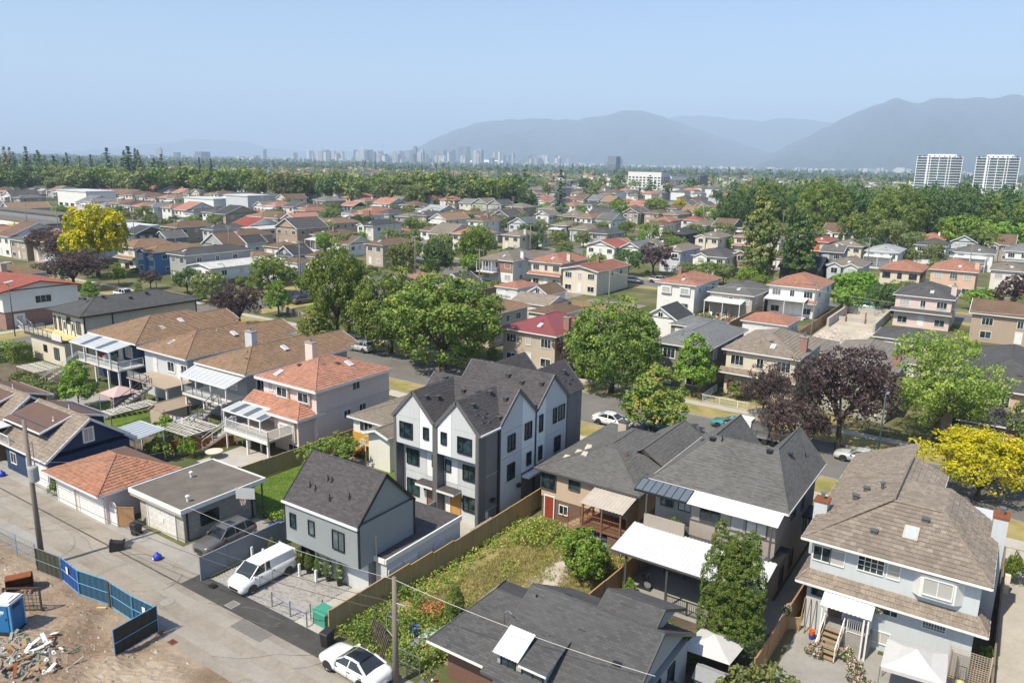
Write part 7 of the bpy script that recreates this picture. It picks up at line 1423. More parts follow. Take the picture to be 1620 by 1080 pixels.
t=pole('wooden power pole beside the white sedan',-26.2,28.0,6.75,.2); b=MB(); b.path([(0,0,4.5),(-.5,.1,4.4),(-.75,.1,4.0),(-.7,.1,3.2),(0,0,2.9)],.03,5); b.path([(.1,0,5.2),(.6,.2,5.1),(.75,.2,4.9)],.04,5); b.bar((-.4,0,4.2),(.3,0,4.2),.07); inst('cable_bracket',b.mesh('cable_bracket',['metal_dull']),t)
def wire(label,p,q,sag=.5,r=.018,mat='wire_dark'):
    p,q=Vector(p),Vector(q); pts=[p.lerp(q,i/14)-Vector((0,0,sag*4*(i/14)*(1-i/14))) for i in range(15)]; b=MB(); b.path(pts,r,4); o=b.build('power_line',[mat]); tag(o,label,'wire','overhead wires'); return o
wire('thin dark wire sagging along the lane from the left pole',(-55.4,22.8,7.2),(-26.2,28,5.2),.9,.02); wire('lower dark wire sagging over the paver driveway',(-55.4,22.8,6.4),(-26.2,28,4.6),1.0,.02); wire('pale service wire from the right pole to the block garage',(-26.2,28,6.6),(-50.2,31,3.0),.35,.014,'wire_grey'); wire('pale service wire from the right pole over the lower roof',(-26.2,28,6.6),(-12,31,4.9),.3,.016,'wire_grey'); wire('wire from the left pole to the navy house',(-55.45,22.8,10.4),(-69.5,29,5.0),.3,.014,'wire_grey'); wire('wire from the left pole to the tiled garage',(-55.45,22.8,8),(-61,36,3.3),.3,.014,'wire_grey'); wire('dark wire running left from the left pole',(-55.4,22.8,10.8),(-95,22.8,10.4),.7,.02)
PAL['skin']=(.5,.4,.3); SHING['redlow']=(.24,.10,.07)
DEFS['redmetal']=lambda:siding('redmetal',(.21,.055,.055),.4,.5,True)
# ------------------------------------------------------------------ houses of the blocks behind
MID=[(-184.5,-178.0,106.8,5.6,14,'h','browntile','blue','wf','bright blue house with brown tile roof and white trim'),
(-198.5,-190.5,109.0,5.6,12,'h','browntile','offwhite','sk','off white house with brown roof behind the yellow tree'),
(-169.5,-163.0,105.5,6.2,18,'h','shcharcoal','gray','w','tall grey box house with dark roof beside the blue house'),
(-160.9,-152.7,105.0,4.2,17,'y','shwhite','white','','low white house with flat pale roof and red gable trim'),
(-203.7,-192.9,137.6,3.6,7,'y','shbrown','gray','','grey gabled laneway house behind the grey box house'),
(-203.5,-197.0,148.5,3.2,7,'y','shdark','offwhite','','black roofed laneway house with pale gable'),
(-190.4,-181.9,149.3,3.0,8,'h','shbrown','tan','','brown hip garage roof behind the low white house'),
(-177.7,-171.9,130.9,2.9,7,'h','browntile','tan','','low brown tiled garage left of the olive tree'),
(-171.5,-164.5,138.5,3.2,7,'y','shdark','slate','','slate laneway house with solar dark roof near the garages'),
(-165.3,-159.2,142.4,2.8,7,'h','shbrown','white','gd','brown hip garage with two white doors'),
(-235.7,-229.6,132.4,5.0,10,'x','shdark','darkgray','','dark long roofed house right of the yellow tree'),
(-230.6,-224.3,139.1,3.6,7,'y','shgray','slate','','small slate gabled house behind the blue house'),
(-226.4,-220.5,153.4,5.6,13,'h','shcharcoal','paleblue','w','pale blue white house with black hip roof'),
(-222.2,-215.9,164.3,5.2,12,'y','shwhite','white','','white twin gabled house before the long red roof'),
(-233.1,-223.3,169.0,5.6,14,'x','shred','white','','long brick red roof behind the white gables'),
(-209.5,-199.0,169.5,6.3,13,'y','shcharcoal','tan','wf','dark craftsman house with stone gables'),
(-192.9,-186.9,170.2,5.0,14,'h','shbrown','taupe','aw','brown hip roofed house with long white awning'),
(-176.0,-170.0,164.1,3.8,10,'x','shbrown','white','aw','white canopied bungalow before the beige house'),
(-154.1,-147.7,155.5,6.0,14,'h','shbrown','beige','w','beige two storey house with dark brown hip roof'),
(-242.5,-234.1,234.8,5.6,13,'h','redtile','white','ch','white house with pinkish roof and white chimney'),
(-213.4,-207.4,217.7,4.5,13,'h','shbrown','white','','white house with brown roof behind two bushy trees'),
(-180.5,-173.5,209.5,4.8,14,'h','shbrown','white','','brown roofed white bungalow left of purple tree'),
(-162.7,-156.5,185.6,3.2,9,'h','shtan','gray','','grey garage roof between the bushy trees'),
(-323.7,-315.7,318.6,5.6,13,'h','redtile','yellow','aw','pale yellow house with red brown roof'),
(-280.0,-273.5,238.4,5.6,13,'h','redtile','cream','w','cream house with pinkish tile roof at left centre'),
(-305.0,-293.0,314.5,5.4,13,'x','redtile','paleblue','aw','pale blue house under a long red brown roof'),
(-286.5,-275.5,315.5,5.2,13,'h','shbrown','darkbrown','aw','brown house with canopied balcony in the middle row'),
(-250.6,-240.0,292.2,5.0,14,'x','shpale','paleblue','aw','pale blue house under a wide pale canopy roof'),
(-315.9,-306.6,368.7,6,13,'h','redtile','blue','','blue front house with orange red roof'),
(-301.2,-289.9,367.7,6,13,'h','redtile','pink','','pink house with red roof near the flat white hall'),
(-315.0,-305.7,299.7,4,10,'x','redtile','navy','','navy garage with red roof by the pale yellow house'),
(-354.6,-344.7,315.0,5,13,'h','shtan','tan','','tan roofed house at the edge of the left wood'),
(-235.3,-229.4,290.5,4.8,13,'h','shbrown','white','aw','brown roofed house with white awning left of centre'),
(-224.4,-215.9,286.6,4.8,13,'h','shbrown','white','aw','wide brown roofed house with porch glazing'),
(-210.4,-203.2,282.4,4.8,13,'h','shbrown','gray','aw','brown roofed house left of the blue gabled house'),
(-201.6,-192.4,282.6,5.4,13,'y','shcharcoal','slate','w','blue grey house with white trimmed gable'),
(-179.8,-170.9,264.5,4.2,11,'y','shblue','paleblue','','low pale blue house with grey blue roof'),
(-277.5,-266.5,356.5,5.4,12,'x','shlight','cream','','light grey roofed house with white windows'),
(-256.8,-247.5,355.9,5.4,13,'y','shcharcoal','gray','w','grey gabled house with charcoal roof right of the green gable'),
(-267.9,-257.1,355.7,5.4,13,'y','shtan','sage','w','sage green gabled house beside charcoal one'),
(-242.4,-231.2,353.5,5,13,'h','shtan','tan','','tan hip roofed house left of the dark fir'),
(-217.2,-206.8,346.8,5.4,13,'h','shtan','white','wf','white arched window house with tan hip roof'),
(-185.4,-173.4,313.3,4.8,13,'h','shtan','darkbrown','','wide brown house with tan hip roof'),
(-160.7,-153.9,267.5,4.6,12,'h','shtan','slate','aw','slate house with tan hip roof and white canopy'),
(-146.5,-138.4,257.1,4.6,12,'h','shtan','paleblue','','pale blue house with tan roof behind round trees'),
(-135.5,-127.5,246.5,4.6,14,'h','shcharcoal','white','','white house with charcoal hip roof behind round trees'),
(-148.6,-141.6,214.9,5.0,12,'h','shtan','cream','ch','cream house with tall cream chimney'),
(-194.5,-187.5,308.5,5,10,'y','shtan','white','','white steep gabled house before the arched window house'),
(-280.7,-268.7,438.4,5.6,13,'h','redtile','paleblue','','pale blue house with red roof behind the fir'),
(-302.5,-292.5,375.5,5.6,13,'h','redtile','pink','w','pink house with red tile roof in the far middle'),
(-184.3,-173.5,341.6,5,12,'x','shcharcoal','white','','long white house with dark roof right of the fir'),
(-173.0,-166.7,335.0,3.2,9,'h','redtile','cream','','small red brown hip roofed garage at centre right'),
(-131.2,-124.8,245.7,4.8,14,'h','shcharcoal','gray','w','grey house with black hip roof right of centre'),
(-113.7,-104.2,210.5,4.4,11,'y','shredlight','white','wf','white bungalow with bright red low gable roof'),
(-102.4,-96.4,211.6,4.4,12,'y','shlight','white','','white bungalow with light grey roof behind the purple tree'),
(-85.3,-79.4,201.3,6,15,'h','shtan','lavender','wb','lavender white house with tan roof right of the purple tree'),
(-75.4,-66.4,200.5,5.4,13,'h','shcharcoal','white','wf','white house with jagged charcoal roofs'),
(-66.5,-60.0,208.5,6,13,'h','shgray','brick','wf','red brick house with white arched porch'),
(-112.6,-104.4,268.0,4.6,14,'h','shdark','darkgray','wd','black porch house with wide black hip roof'),
(-96.4,-88.3,257.2,5.2,14,'h','shtan','cream','wf','cream house with pale tan hip roof left of the red roof'),
(-85.2,-78.4,265.1,5.4,13,'h','redtile','pink','sk','pink cream house with strong red hip roof'),
(-183.9,-172.8,376.3,5.4,12,'h','shbrown','offwhite','aw','off white house with brown hip roof among trees'),
(-196.9,-189.4,367.4,5,13,'h','shcharcoal','white','','white house with dark roof near brown hip one'),
(-131.5,-123.5,292.5,5.2,13,'h','shbrown','white','','white house with brown roof among garden trees'),
(-140.9,-132.7,321.7,5,13,'h','redtile','beige','','pinkish roofed beige house among garden trees'),
(-173.0,-166.7,335.0,3.2,9,'h','redtile','cream','','little red hip garage roof among trees'),
(-135.5,-127.5,341.5,4.6,10,'h','shredlight','white','','bright pink red roof half behind trees'),
(-50.5,-41.5,194.5,5.0,12,'x','shnavy','darkgray','wd','house with dark navy roof below the tall cypresses'),
(-40.6,-33.0,199.8,6,13,'h','shtan','paleblue','twin','pale blue house with two white gables'),
(-60.5,-54.6,265.8,5.5,13,'h','shredlight','orange','sk','bright red roofed house with orange skirt roof'),
(-52.7,-43.6,262.2,5.2,13,'h','shtan','cream','wf','cream house with pale tan roof behind the slate one'),
(-51.8,-45.8,244.7,4.6,8,'x','shgray','slate','','slate grey low house with white door'),
(-40.8,-32.0,253.8,5,14,'h','shpale','white','aw','white house with very pale grey hip roof'),
(-30.2,-21.2,211.7,4.6,14,'h','redtile','cream','wd','cream house with red brown tile roof behind garden trees'),
(-18.7,-9.3,208.9,6,13,'h','redtile','peach','arch','peach house with arched window and tile skirt roof'),
(-29.9,-21.4,275.1,6,13,'h','shcharcoal','white','sk','white house with charcoal roof and dark skirt roof'),
(-18.2,-8.3,266.7,5.4,13,'h','shgray','white','aw','white house with grey hip roof and blue canopy'),
(-5.5,3.5,275.5,6,13,'h','shlight','white','sk','white house with light grey roof at right edge'),
(-6.8,-0.2,223.0,5.5,13,'h','shtan','offwhite','','off white house with tan roof behind purple trees'),
(-39.1,-32.0,362.3,4.6,10,'h','shcharcoal','white','aw','white bungalow with charcoal roof below the dark tree row'),
(-53.5,-47.6,363.9,4.6,10,'h','shpale','white','','white roofed bungalow under the tree row')]
# roof corners: x0,x1, front y, eave height, depth, roof kind, roof, wall, extras, label
MID+=[(-61.8,-53.0,90.0,5.5,12,'h','redmetal','beige','chd','beige house with dark red metal roof behind the big maples'),
(-39.6,-32.6,94.4,5.9,15,'h','shlight','graygreen','ww','olive grey two storey house with light grey roof and white bay windows'),
(-30.6,-21.8,96.0,6,13,'h','tantile','cream','skch','cream two storey house with tan tiled roof and skylight'),
(-18.6,-11.0,95.5,6,15,'h','graytile','sage','ch','pale green house with grey brown tiles behind the purple tree'),
(-5.5,6,97,5.8,20,'h','shcharcoal','peach','br','wide house with charcoal roof and red brick front at right'),
(-54.0,-48.2,122.4,3.2,7,'y','shdark','white','','laneway garage with black roof and big white gable'),
(-39.8,-32.3,132.3,2.8,8,'h','redtile','white','','red brown tiled hip garage before the canopied white house'),
(-48.5,-41.3,121,2.8,7,'h','shlight','graygreen','','light grey hip roofed garage behind the olive grey house'),
(-18.6,-9.4,133.3,2.8,8,'h','shcharcoal','beige','','black hip roofed garage before the beige house'),
(-29.5,-22.5,116,2.8,8,'h','graytile','cream','','tan tiled garage behind the cream two storey house'),
(-17.5,-10,117,2.8,8,'h','graytile','sage','','grey brown tiled garage behind the pale green house'),
(-42.3,-33.1,156.3,6,13,'h','redtile','white','skaw','white two storey house with red brown roof and long white canopy'),
(-51.6,-43.1,148.2,4.6,14,'h','shgray','beige','aw','greyish bungalow with white carport roof beside the canopied house'),
(-61.8,-53.9,145.6,5.8,14,'h','redtile','white','wb','white house with red brown hip roof and bay windows'),
(-88.0,-79.2,152,5.5,16,'y','redlow','cream','','cream house with low red brown gable roof under repair'),
(-98.6,-90.3,155,6,13,'h','redtile','cream','skch','cream house with pinkish red roof and white chimney'),
(-113,-103.6,154.5,5.5,15,'h','shtan','white','bkch','wide tan roofed house with brick chimney and glazed porch'),
(-19.6,-10.2,160.5,6,13,'h','shcharcoal','palepink','skch','pinkish beige two storey house with dark roof by the excavation'),
(-6.5,8,154.5,5,9,'x','shbrown','tan','','long low tan house with plain brown roof at right'),
(-94.4,-88.9,134.5,2.8,8,'h','redtile','white','gd','white garage with red hip roof beside the wooden poles'),
(-84.5,-79.5,131.5,2.8,7,'y','shbrown','white','','small white garage with brown gable roof'),
(-72.2,-66.0,113,3.2,9,'h','shbrown','offwhite','aw','tan roofed garage left of the central maple'),
(-78,-69.0,96.5,5.4,11,'h','browntile','beige','','beige house with brown tiled roof behind the big maples'),
(-90.5,-81,96,5.4,12,'h','browntile','gray','','brown tiled house hidden between the maples'),
(-101.5,-94,97,4.6,12,'x','shgray','gray','','grey roofed corner house behind the leftmost maple'),
(-81,-73,120.5,3,8,'x','tantile','palepink','','pale garage with beige tiled roof above the big maple')]
WCOL=dict(white='white',offwhite='white')
def midhouse(x0,x1,y,ez,dep,kind,roof,wall,opt,label,group=None,name=None):
    small=ez<3.7; z=zgf(y); nm=name or ('garage' if small else 'house')
    r=T(nm,label,'garage' if small else 'house',((x0+x1)/2,y+dep/2,z),group); y1=y+dep; rn=random.Random(int(x0*13+y*7))
    wm='brick' if wall=='brick' else 'stucco_'+wall; walls(r,x0,x1,y,y1,z-.5,ez-.05,wm)
    fas='trim_dark' if 'wd' in opt else 'trim_white'; st='plain' if roof in('redmetal',) else ('far' if roof in TILES else 'shingle'); pitch=.3 if small else rn.uniform(.34,.42); oh=.35 if small else .5
    if roof in('redlow','shwhite'): pitch=.2
    if roof=='shpale': pitch=.33
    if kind=='h': hip(r,x0,x1,y,y1,ez,pitch,oh,roof,st if st!='shingle' else 'shingle' if y<130 else 'plain',fas)
    else: gable(r,x0,x1,y,y1,ez,.6 if (kind=='y' and small) else pitch if kind=='x' or roof in('redlow','shwhite','shredlight') else .55,oh,kind,roof,'plain',fas,wm)
    w_=x1-x0; fr='trim_dark' if 'wd' in opt else 'trim_white'; gl='glass'; W=dict(fr=fr,gl=gl,tw=.12 if 'wf' in opt or 'w' in opt else .08,div='v2')
    if y>330: W['tw']=.15
    if small:
        if 'gd' in opt or w_>6: 
            garage_door(r,'s',x0+w_*.3,z,2.5,2.05,y); garage_door(r,'s',x0+w_*.72,z,2.5,2.05,y)
        win(r,'e',y+dep*.5,1.1,1.0,.8,x1,**W); 
        if kind=='y': win(r,'s',(x0+x1)/2,ez+.2,.8,.8,y,**W)
        return r
    two=ez>4.9; zt=ez-1.95
    n=3 if w_>8 else 2
    for i in range(n):
        a=x0+w_*(i+.5)/n; big=(i!=1 or n==2)
        win(r,'s',a,zt,1.6 if big else .8,1.2,y,**dict(W,div='v3' if big and 'wb' not in opt else 'v2'))
        if 'wb' in opt and big: boxp(r,'window_bay','trim_white',a-1.1,a+1.1,y-.35,y-.005,zt-.2,zt+1.35); win(r,'s',a,zt,1.6,1.1,y-.35,**W)
        if two and z+.4<zt-2: 
            if i==1 and n==3 or (n==2 and i==0): door(r,'s',a,z+.35,.95,2.0,y,'trim_white' if 'wd' not in opt else 'wood_brown')
            else: win(r,'s',a,z+.75,1.6,1.15,y,**W)
    for i in range(3 if y<330 else 2):
        a=y+dep*(i+.7)/3.6; win(r,'e',a,zt+.1,.9 if i%2 else 1.3,1.05,x1,**W)
        if two and rn.random()<.7: win(r,'e',a+.6,z+.8,.9,.9,x1,**W)
    if y>=330: return r
    if not two: 
        stairs(r,(x0+w_*.45,y-1.6,z),(x0+w_*.45,y-.1,z+.9),1.2,4,'concrete','trim_white')
    if 'sk' in opt:
        zz=zt-.75; roof_parts(r,[[(x0-.6,y-1.1,zz-.2),(x1+.4,y-1.1,zz-.2),(x1+.4,y-.01,zz+.3),(x0-.6,y-.01,zz+.3)]],roof,'plain' if roof in SHING else 'far',[((x0-.6,y-1.1,zz-.2),(x1+.4,y-1.1,zz-.2))],[],'trim_white',name='skirt_roof')
    if 'aw' in opt:
        zz=zt-.05 if 'sk' not in opt else zt-1.0; zz=max(zz+ .9,2.3); zz=min(zz,ez-.2)
        part(r,'awning','corr_white',lambda b:b.hexa([(x0-.2,y-3.0,zz-.45),(x1-w_*.15,y-3.0,zz-.45),(x1-w_*.15,y-.02,zz-.02),(x0-.2,y-.02,zz-.02)],[(x0-.2,y-3.0,zz-.38),(x1-w_*.15,y-3.0,zz-.38),(x1-w_*.15,y-.02,zz+.05),(x0-.2,y-.02,zz+.05)])); posts(r,[(x0,y-2.9),((x0+x1)/2-w_*.07,y-2.9),(x1-w_*.15-.2,y-2.9)],z,zz-.45,.12)
        if two: boxp(r,'deck','offwhite',x0-.2,x1-w_*.15,y-2.9,y-.01,zz-2.6 if zz>4 else z,zz-2.4 if zz>4 else z+.25); 
        if two and zz>4: railing(r,[(x0-.15,y-2.85,zz-2.4),(x1-w_*.15-.1,y-2.85,zz-2.4)],.95,'trim_white',pgap=1.5,gap=.3)
    if 'twin' in opt:
        for c_ in (x0+1.9,x1-1.9): gable(r,c_-1.5,c_+1.5,y-.8,y+3,ez-.1,.5,.25,'y',roof,'plain','trim_white',wm,fh=.3); walls(r,c_-1.5,c_+1.5,y-.8,y,z-.3,ez,wm,'bay'); win(r,'s',c_,ez-1.9,1.4,1.3,y-.8,**W)
        gable(r,(x0+x1)/2-1.4,(x0+x1)/2+1.4,y-1.6,y,z+2.6,.45,.2,'y',roof,'plain','trim_white',wm,fh=.28); posts(r,[((x0+x1)/2-1.2,y-1.5),((x0+x1)/2+1.2,y-1.5)],z,z+2.6,.3)
    if 'wf' in opt and 'twin' not in opt and kind!='y':
        c_=x0+w_*.28; gable(r,c_-1.6,c_+1.6,y-.7,y+3.2,ez-.1,.5,.25,'y',roof,'plain','trim_white',wm,fh=.22); walls(r,c_-1.6,c_+1.6,y-.7,y,z-.3,ez,wm,'bay'); win(r,'s',c_,ez-1.9,1.6,1.3,y-.7,**W); win(r,'s',c_,z+.8,1.6,1.3,y-.7,**W)
    if 'arch' in opt: b=MB(); b.lathe(((x0+x1)/2,y-.02,zt+.3),[(.9,0),(.9,.05)],4) ; win(r,'s',(x0+x1)/2+.2,zt-.1,1.5,1.5,y-.06,'trim_white','glass_dark','v3')
    if 'br' in opt: boxp(r,'brick_front','brick',x0+2,x1,y-2.6,y-.02,z-.3,z+2.5); win(r,'s',x0+3.2,z+.6,1.3,1.3,y-2.6,**W); win(r,'s',x0+5.4,z+.6,1.6,1.3,y-2.6,**dict(W,div='grid')); roof_parts(r,[[(x0+1.6,y-3,z+2.5),(x1+.3,y-3,z+2.5),(x1+.3,y-.02,z+3.6),(x0+1.6,y-.02,z+3.6)]],roof,'plain',[((x0+1.6,y-3,z+2.5),(x1+.3,y-3,z+2.5))],[],name='porch_roof')
    if 'bk' in opt: boxp(r,'brick_panel','brick',x0+w_*.5,x1-.1,y-.06,y-.005,z+2.5,ez-.4); boxp(r,'glazed_porch','trim_white',x0,x0+w_*.55,y-2.4,y-.01,z+2.4,z+2.55); posts(r,[(x0+.1+i*.9,y-2.3) for i in range(6)],z+2.55,ez-.1,.12); boxp(r,'porch_deck','wood_brown',x0-.3,x0+w_*.6,y-3,y-.01,z+2.25,z+2.38); boxp(r,'porch_roof',"shtan",x0-.2,x0+w_*.55,y-2.6,y-.4,ez-.1,ez+.02)
    if 'chd' in opt or ('ch' in opt): chimney(r,x1-.2,y+dep*.3,z+1,ez+2.0,.9,.7,'brick' if 'chd' in opt else wm if rn.random()<.6 else 'brick')
    elif rn.random()<.45: chimney(r,x0+w_*rn.uniform(.2,.8),y+dep*rn.uniform(.4,.7),ez,ez+2.3,.7,.6,rn.choice(['brick','stucco_offwhite','brick']))
    if rn.random()<.6 and kind=='h': skylight(r,x0+w_*.62,y+1.4,ez+.1+(1.9)*pitch,0,-1,pitch)
    if rn.random()<.8: vents(r,[((x0+x1)/2+rn.uniform(-1,1),y+2.6,ez+3.0*pitch,rn.choice(['box','pipe'])),((x0+x1)/2+rn.uniform(-2,2),y+1.9,ez+2.2*pitch,'pipe')],'darkgray')
    return r
for h in MID: midhouse(*h)
# the rest of the grid: every lot that no listed house covers
occ=[(h[0]-1,h[1]+1,h[2]-4,h[2]+h[4]+3) for h in MID]
occ+=[(-79,-63,126,168),(-30.5,-20.5,134,170),(-348,-282,122,160),(-300,-252,148,164),(-390,-332,248,272),(-446,-414,212,232),(-502,-408,528,565),(-446,-395,580,612),(-436,-405,630,650)]
def free(x0,x1,y0,y1): return not any(x0<b and x1>a and y0<d and y1>c for a,b,c,d in occ)
ROOFN=dict(shbrown='brown',browntile='brown tiled',redtile='red tiled',shtan='tan',shcharcoal='charcoal',shgray='grey',shlight='light grey',pinktile='pinkish tiled',shdark='black')
ORD=['first','second','third','fourth','fifth','sixth','seventh','eighth','ninth','tenth','eleventh','twelfth','thirteenth','fourteenth','fifteenth','sixteenth','seventeenth','eighteenth','nineteenth','twentieth']+['twenty '+q for q in ('first','second','third','fourth','fifth','sixth','seventh','eighth','ninth')]+['thirtieth']
ROWS=[(99,'s','row behind first street'),(151,'n','row before second street'),(202,'s','row behind second street'),(254,'n','row before third street'),(304,'s','row behind third street'),(354,'n','row before fourth street'),(404,'s','row behind fourth street'),(452,'n','farthest row of houses')]
rf_=random.Random(77); cnt={}
FILL=[]
for yy,side,rown in ROWS:
    for i in range(54):
        x=-8-i*10.6; w_=rf_.uniform(7.2,8.8)
        if yy<110 and x>-170: continue
        if XA0-3<x<XA1+3: continue
        if (x<-440 and not 150<yy<310) or (yy>380 and x>-120 ) or (yy>320 and x>-115): continue
        dep=rf_.uniform(13,17); y0=yy+rf_.uniform(-1.5,1.5); 
        if rf_.random()<.06 or not free(x-w_/2,x+w_/2,y0,y0+dep): continue
        roof=rf_.choice(['shbrown','browntile','redtile','shtan','shtan','shcharcoal','shgray','shlight','pinktile','shdark','shbrown']); wall=rf_.choice(['white','white','offwhite','cream','beige','paleblue','pink','gray','taupe','tan'])
        FILL.append((x-w_/2,x+w_/2,y0,rf_.choice([4.6,5.4,5.4,5.8]),dep,rf_.choice('hhhhyx'),roof,wall,rf_.choice(['','aw','wf','sk','w']) if side=='s' else rf_.choice(['','aw','aw','','w']),rown))
        occ.append((x-w_/2,x+w_/2,y0-3,y0+dep+2))
for yc,rown in ((120,'first back lane'),(134,'first back lane'),(220.5,'second back lane'),(234.5,'second back lane')):
    for i in range(36):
        x=-8-i*10.6+rf_.uniform(-1.5,1.5); w_=6.4
        if XA0-3<x<XA1+3 or x<-340: continue
        if yc==120 and x>-80: continue
        y0=yc-3
        if rf_.random()<.1 or not free(x-w_/2,x+w_/2,y0,y0+6): continue
        FILL.append((x-w_/2,x+w_/2,y0,2.8,6,rf_.choice('hhy'),rf_.choice(['shbrown','shtan','shgray','redtile','shcharcoal']),rf_.choice(['white','cream','beige','gray']),'gd',rown)); occ.append((x-w_/2,x+w_/2,y0-1,y0+7))
FILL.sort(key=lambda h:h[0])
for h in FILL:
    k=(h[9],h[6],h[3]<3.5); cnt[k]=cnt.get(k,0)+1; kk='garage' if h[3]<3.5 else 'house'
    lb='%s %s with %s roof, %s from left in %s'%(h[7] if h[7] not in('paleblue','offwhite') else {'paleblue':'pale blue','offwhite':'off white'}[h[7]],kk,ROOFN[h[6]],ORD[min(cnt[k],20)-1],h[9]); midhouse(*h[:9],lb,None if kk=='house' else 'back lane garages')
# far houses, beyond the fourth street: small in the picture, body and roof only
FARM=[]
rf2=random.Random(5); far=[]
for yy in (505,556,606,660,715):
    for i in range(34):
        x=-90-i*rf2.uniform(13,17)
        if x<-.9*yy or rf2.random()<.35 or x>-.2*yy: continue
        far.append((x,yy+rf2.uniform(-4,4),rf2.choice(['shbrown','redtile','shtan','shcharcoal','shlight','pinktile']),rf2.choice(['white','white','cream','offwhite','paleblue','gray'])))
for x,y,ro,wa in far[:120]:
    r=T('far_house','small distant %s house with %s roof among the trees'%({'paleblue':'pale blue','offwhite':'off white'}.get(wa,wa),ROOFN[ro]),'house',(x,y,0),'distant %s houses with %s roofs'%(wa,ROOFN[ro])); k=('fh',ro,wa)
    if k not in WC:
        b=MB().box(-4.2,4.2,-6.5,6.5,-.5,5.4,skip='b'); c=MB(); P=[(-4.8,-7,5.4),(4.8,-7,5.4),(4.8,7,5.4),(-4.8,7,5.4)]; a_,d_=(0,-2.6,7.3),(0,2.6,7.3)
        for q in ([P[0],P[1],a_],[P[1],P[2],d_,a_],[P[2],P[3],d_],[P[3],P[0],a_,d_]): c.poly(q)
        WC[k]=(b.mesh('wall',['stucco_'+wa]),c.mesh('roof',[ro]))
    inst('wall',WC[k][0],r); inst('roof',WC[k][1],r)
    f,g=win_meshes(1.6,1.2,'trim_white','glass','v2',.15,.07)
    for s in (-2,2): inst('pane',g,inst('window',f,r,(s,-6.5,3.4)))
DEFS['lampgreen']=lambda:simple('lampgreen',(.02,.05,.045),.5)
PAL['netorange']=(.55,.13,.05)
PAL['brickred']=(.26,.05,.04); DEFS['brickred']=lambda:paint('brickred',(.26,.05,.04),.5); DEFS['netorange']=lambda:paint('netorange',(.55,.13,.05),.6)
DEFS['plastic_yellow']=lambda:simple('plastic_yellow',(.65,.42,.02),.5)
DEFS['leaf_plain']=lambda:simple('leaf_plain',(.04,.07,.03),.8); DEFS['glass_tower']=lambda:siding('glass_tower',(.12,.19,.22),3.2,.2,True)
# ------------------------------------------------------------------ street trees, garden trees
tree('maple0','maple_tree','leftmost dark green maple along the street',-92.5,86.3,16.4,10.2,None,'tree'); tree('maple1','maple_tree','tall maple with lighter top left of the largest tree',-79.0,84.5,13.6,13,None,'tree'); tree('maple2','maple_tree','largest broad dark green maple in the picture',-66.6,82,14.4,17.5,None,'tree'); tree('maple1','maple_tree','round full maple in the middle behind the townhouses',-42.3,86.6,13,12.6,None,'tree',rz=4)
tree('purple1','plum_tree','thin brownish purple tree before the dark red metal roof',-50.5,92,6.2,9); tree('young0','street_tree','small yellowing tree before the left maples',-90.7,80.0,6.4,5.6); tree('young0','street_tree','yellow green young maple beside the orange fencing',-30.9,74.0,8.6,7.2); tree('young1','street_tree','pointed green young tree behind the yellowing one',-33.2,91.5,8.4,5.6)
tree('purple0','plum_tree','small airy purple plum before the cream house',-23.2,88.0,7.4,6.4); tree('purple1','plum_tree','large spreading purple plum over the street',-13.8,83.0,12.0,12.0); tree('purple0','plum_tree','low purple plum crown behind the grey house gable',-17.5,80.0,6.5,8.5); tree('locust','locust_tree','large feathery light green tree at the right',-5.4,91.0,13.2,12.8); tree('gold','golden_tree','bright golden yellow tree at the right edge',-.6,77.2,7.2,11); tree('mid1','street_tree','olive green tree at the right edge behind the golden one',4.5,87,9,8)
tree('bush1' if False else 'young1','street_tree','bright shrub like tree beside the big grey house',-9.6,68.5,4.2,3.6)
tree('purple1','plum_tree','dark purple tree on the verge by the avenue',-111.5,81.5,8.3,9.6); tree('young1','street_tree','bright small tree on a thin trunk near the avenue',-114.7,92.4,6.8,5.6); tree('yellow','yellow_tree','tall bright yellow tree at the left',-184.3,96.0,17.6,15.8); tree('purple0','plum_tree','wide dark purple tree before the yellow tree',-172.0,83.9,9.4,16.5); tree('purple1','plum_tree','dark purple tree at the far left edge',-222,104,10,15); tree('purple0','plum_tree','dark purple tree between the left edge and yellow tree',-205,99,10,13)
conifers=[('fir1','dark green small fir behind the red roofed house',-159.9,75.9,6.6,5.0)]
for k,lb,x,y,h_,w_ in conifers: tree(k,'fir_tree',lb,x,y,h_,w_)
tree('sprig','street_tree','narrow young tree beside the white pickup',-146,83.6,4.6,3.0); tree('young1','street_tree','small yellow green tree before the blue house',-171,93.5,5,4); tree('young1','street_tree','small green sapling by the parked white cars',-153,77.5,4.6,3.6)
tree('mid0','garden_tree','willow like green tree right of the low white house',-133.0,106,9.6,10.4); tree('mid4','garden_tree','round dark green tree before the low white house',-148.3,95.8,6.0,7.2); tree('mid1','garden_tree','wide olive tree before the low white house',-136.5,93.6,6.6,9); tree('midpurple','plum_tree','brownish purple shrubby tree by the lamp pole',-160,94.5,4.6,5.5)
for i,(k,x,y,h_,w_,lb) in enumerate((('mid3',-126.3,139.5,10.6,9.6,'left of two bushy olive green trees along the avenue'),('mid4',-120.5,146,10.6,9.0,'right of two bushy olive green trees along the avenue'),('young1',-124.2,148,4.9,5.0,'bright lime green small tree by the avenue'),('mid0',-128.5,171,12.5,9.5,'tall pale green tree behind the avenue bend'),('mid3',-137,168,10,9.5,'broad olive tree left of the avenue bend'),('mid2',-121,160.5,6,6,'bright green tree beside the brick chimney house'),('mid0',-136,186,12,9,'second tall pale green tree behind the avenue'))): tree(k,'avenue_tree',lb,x,y,h_,w_)
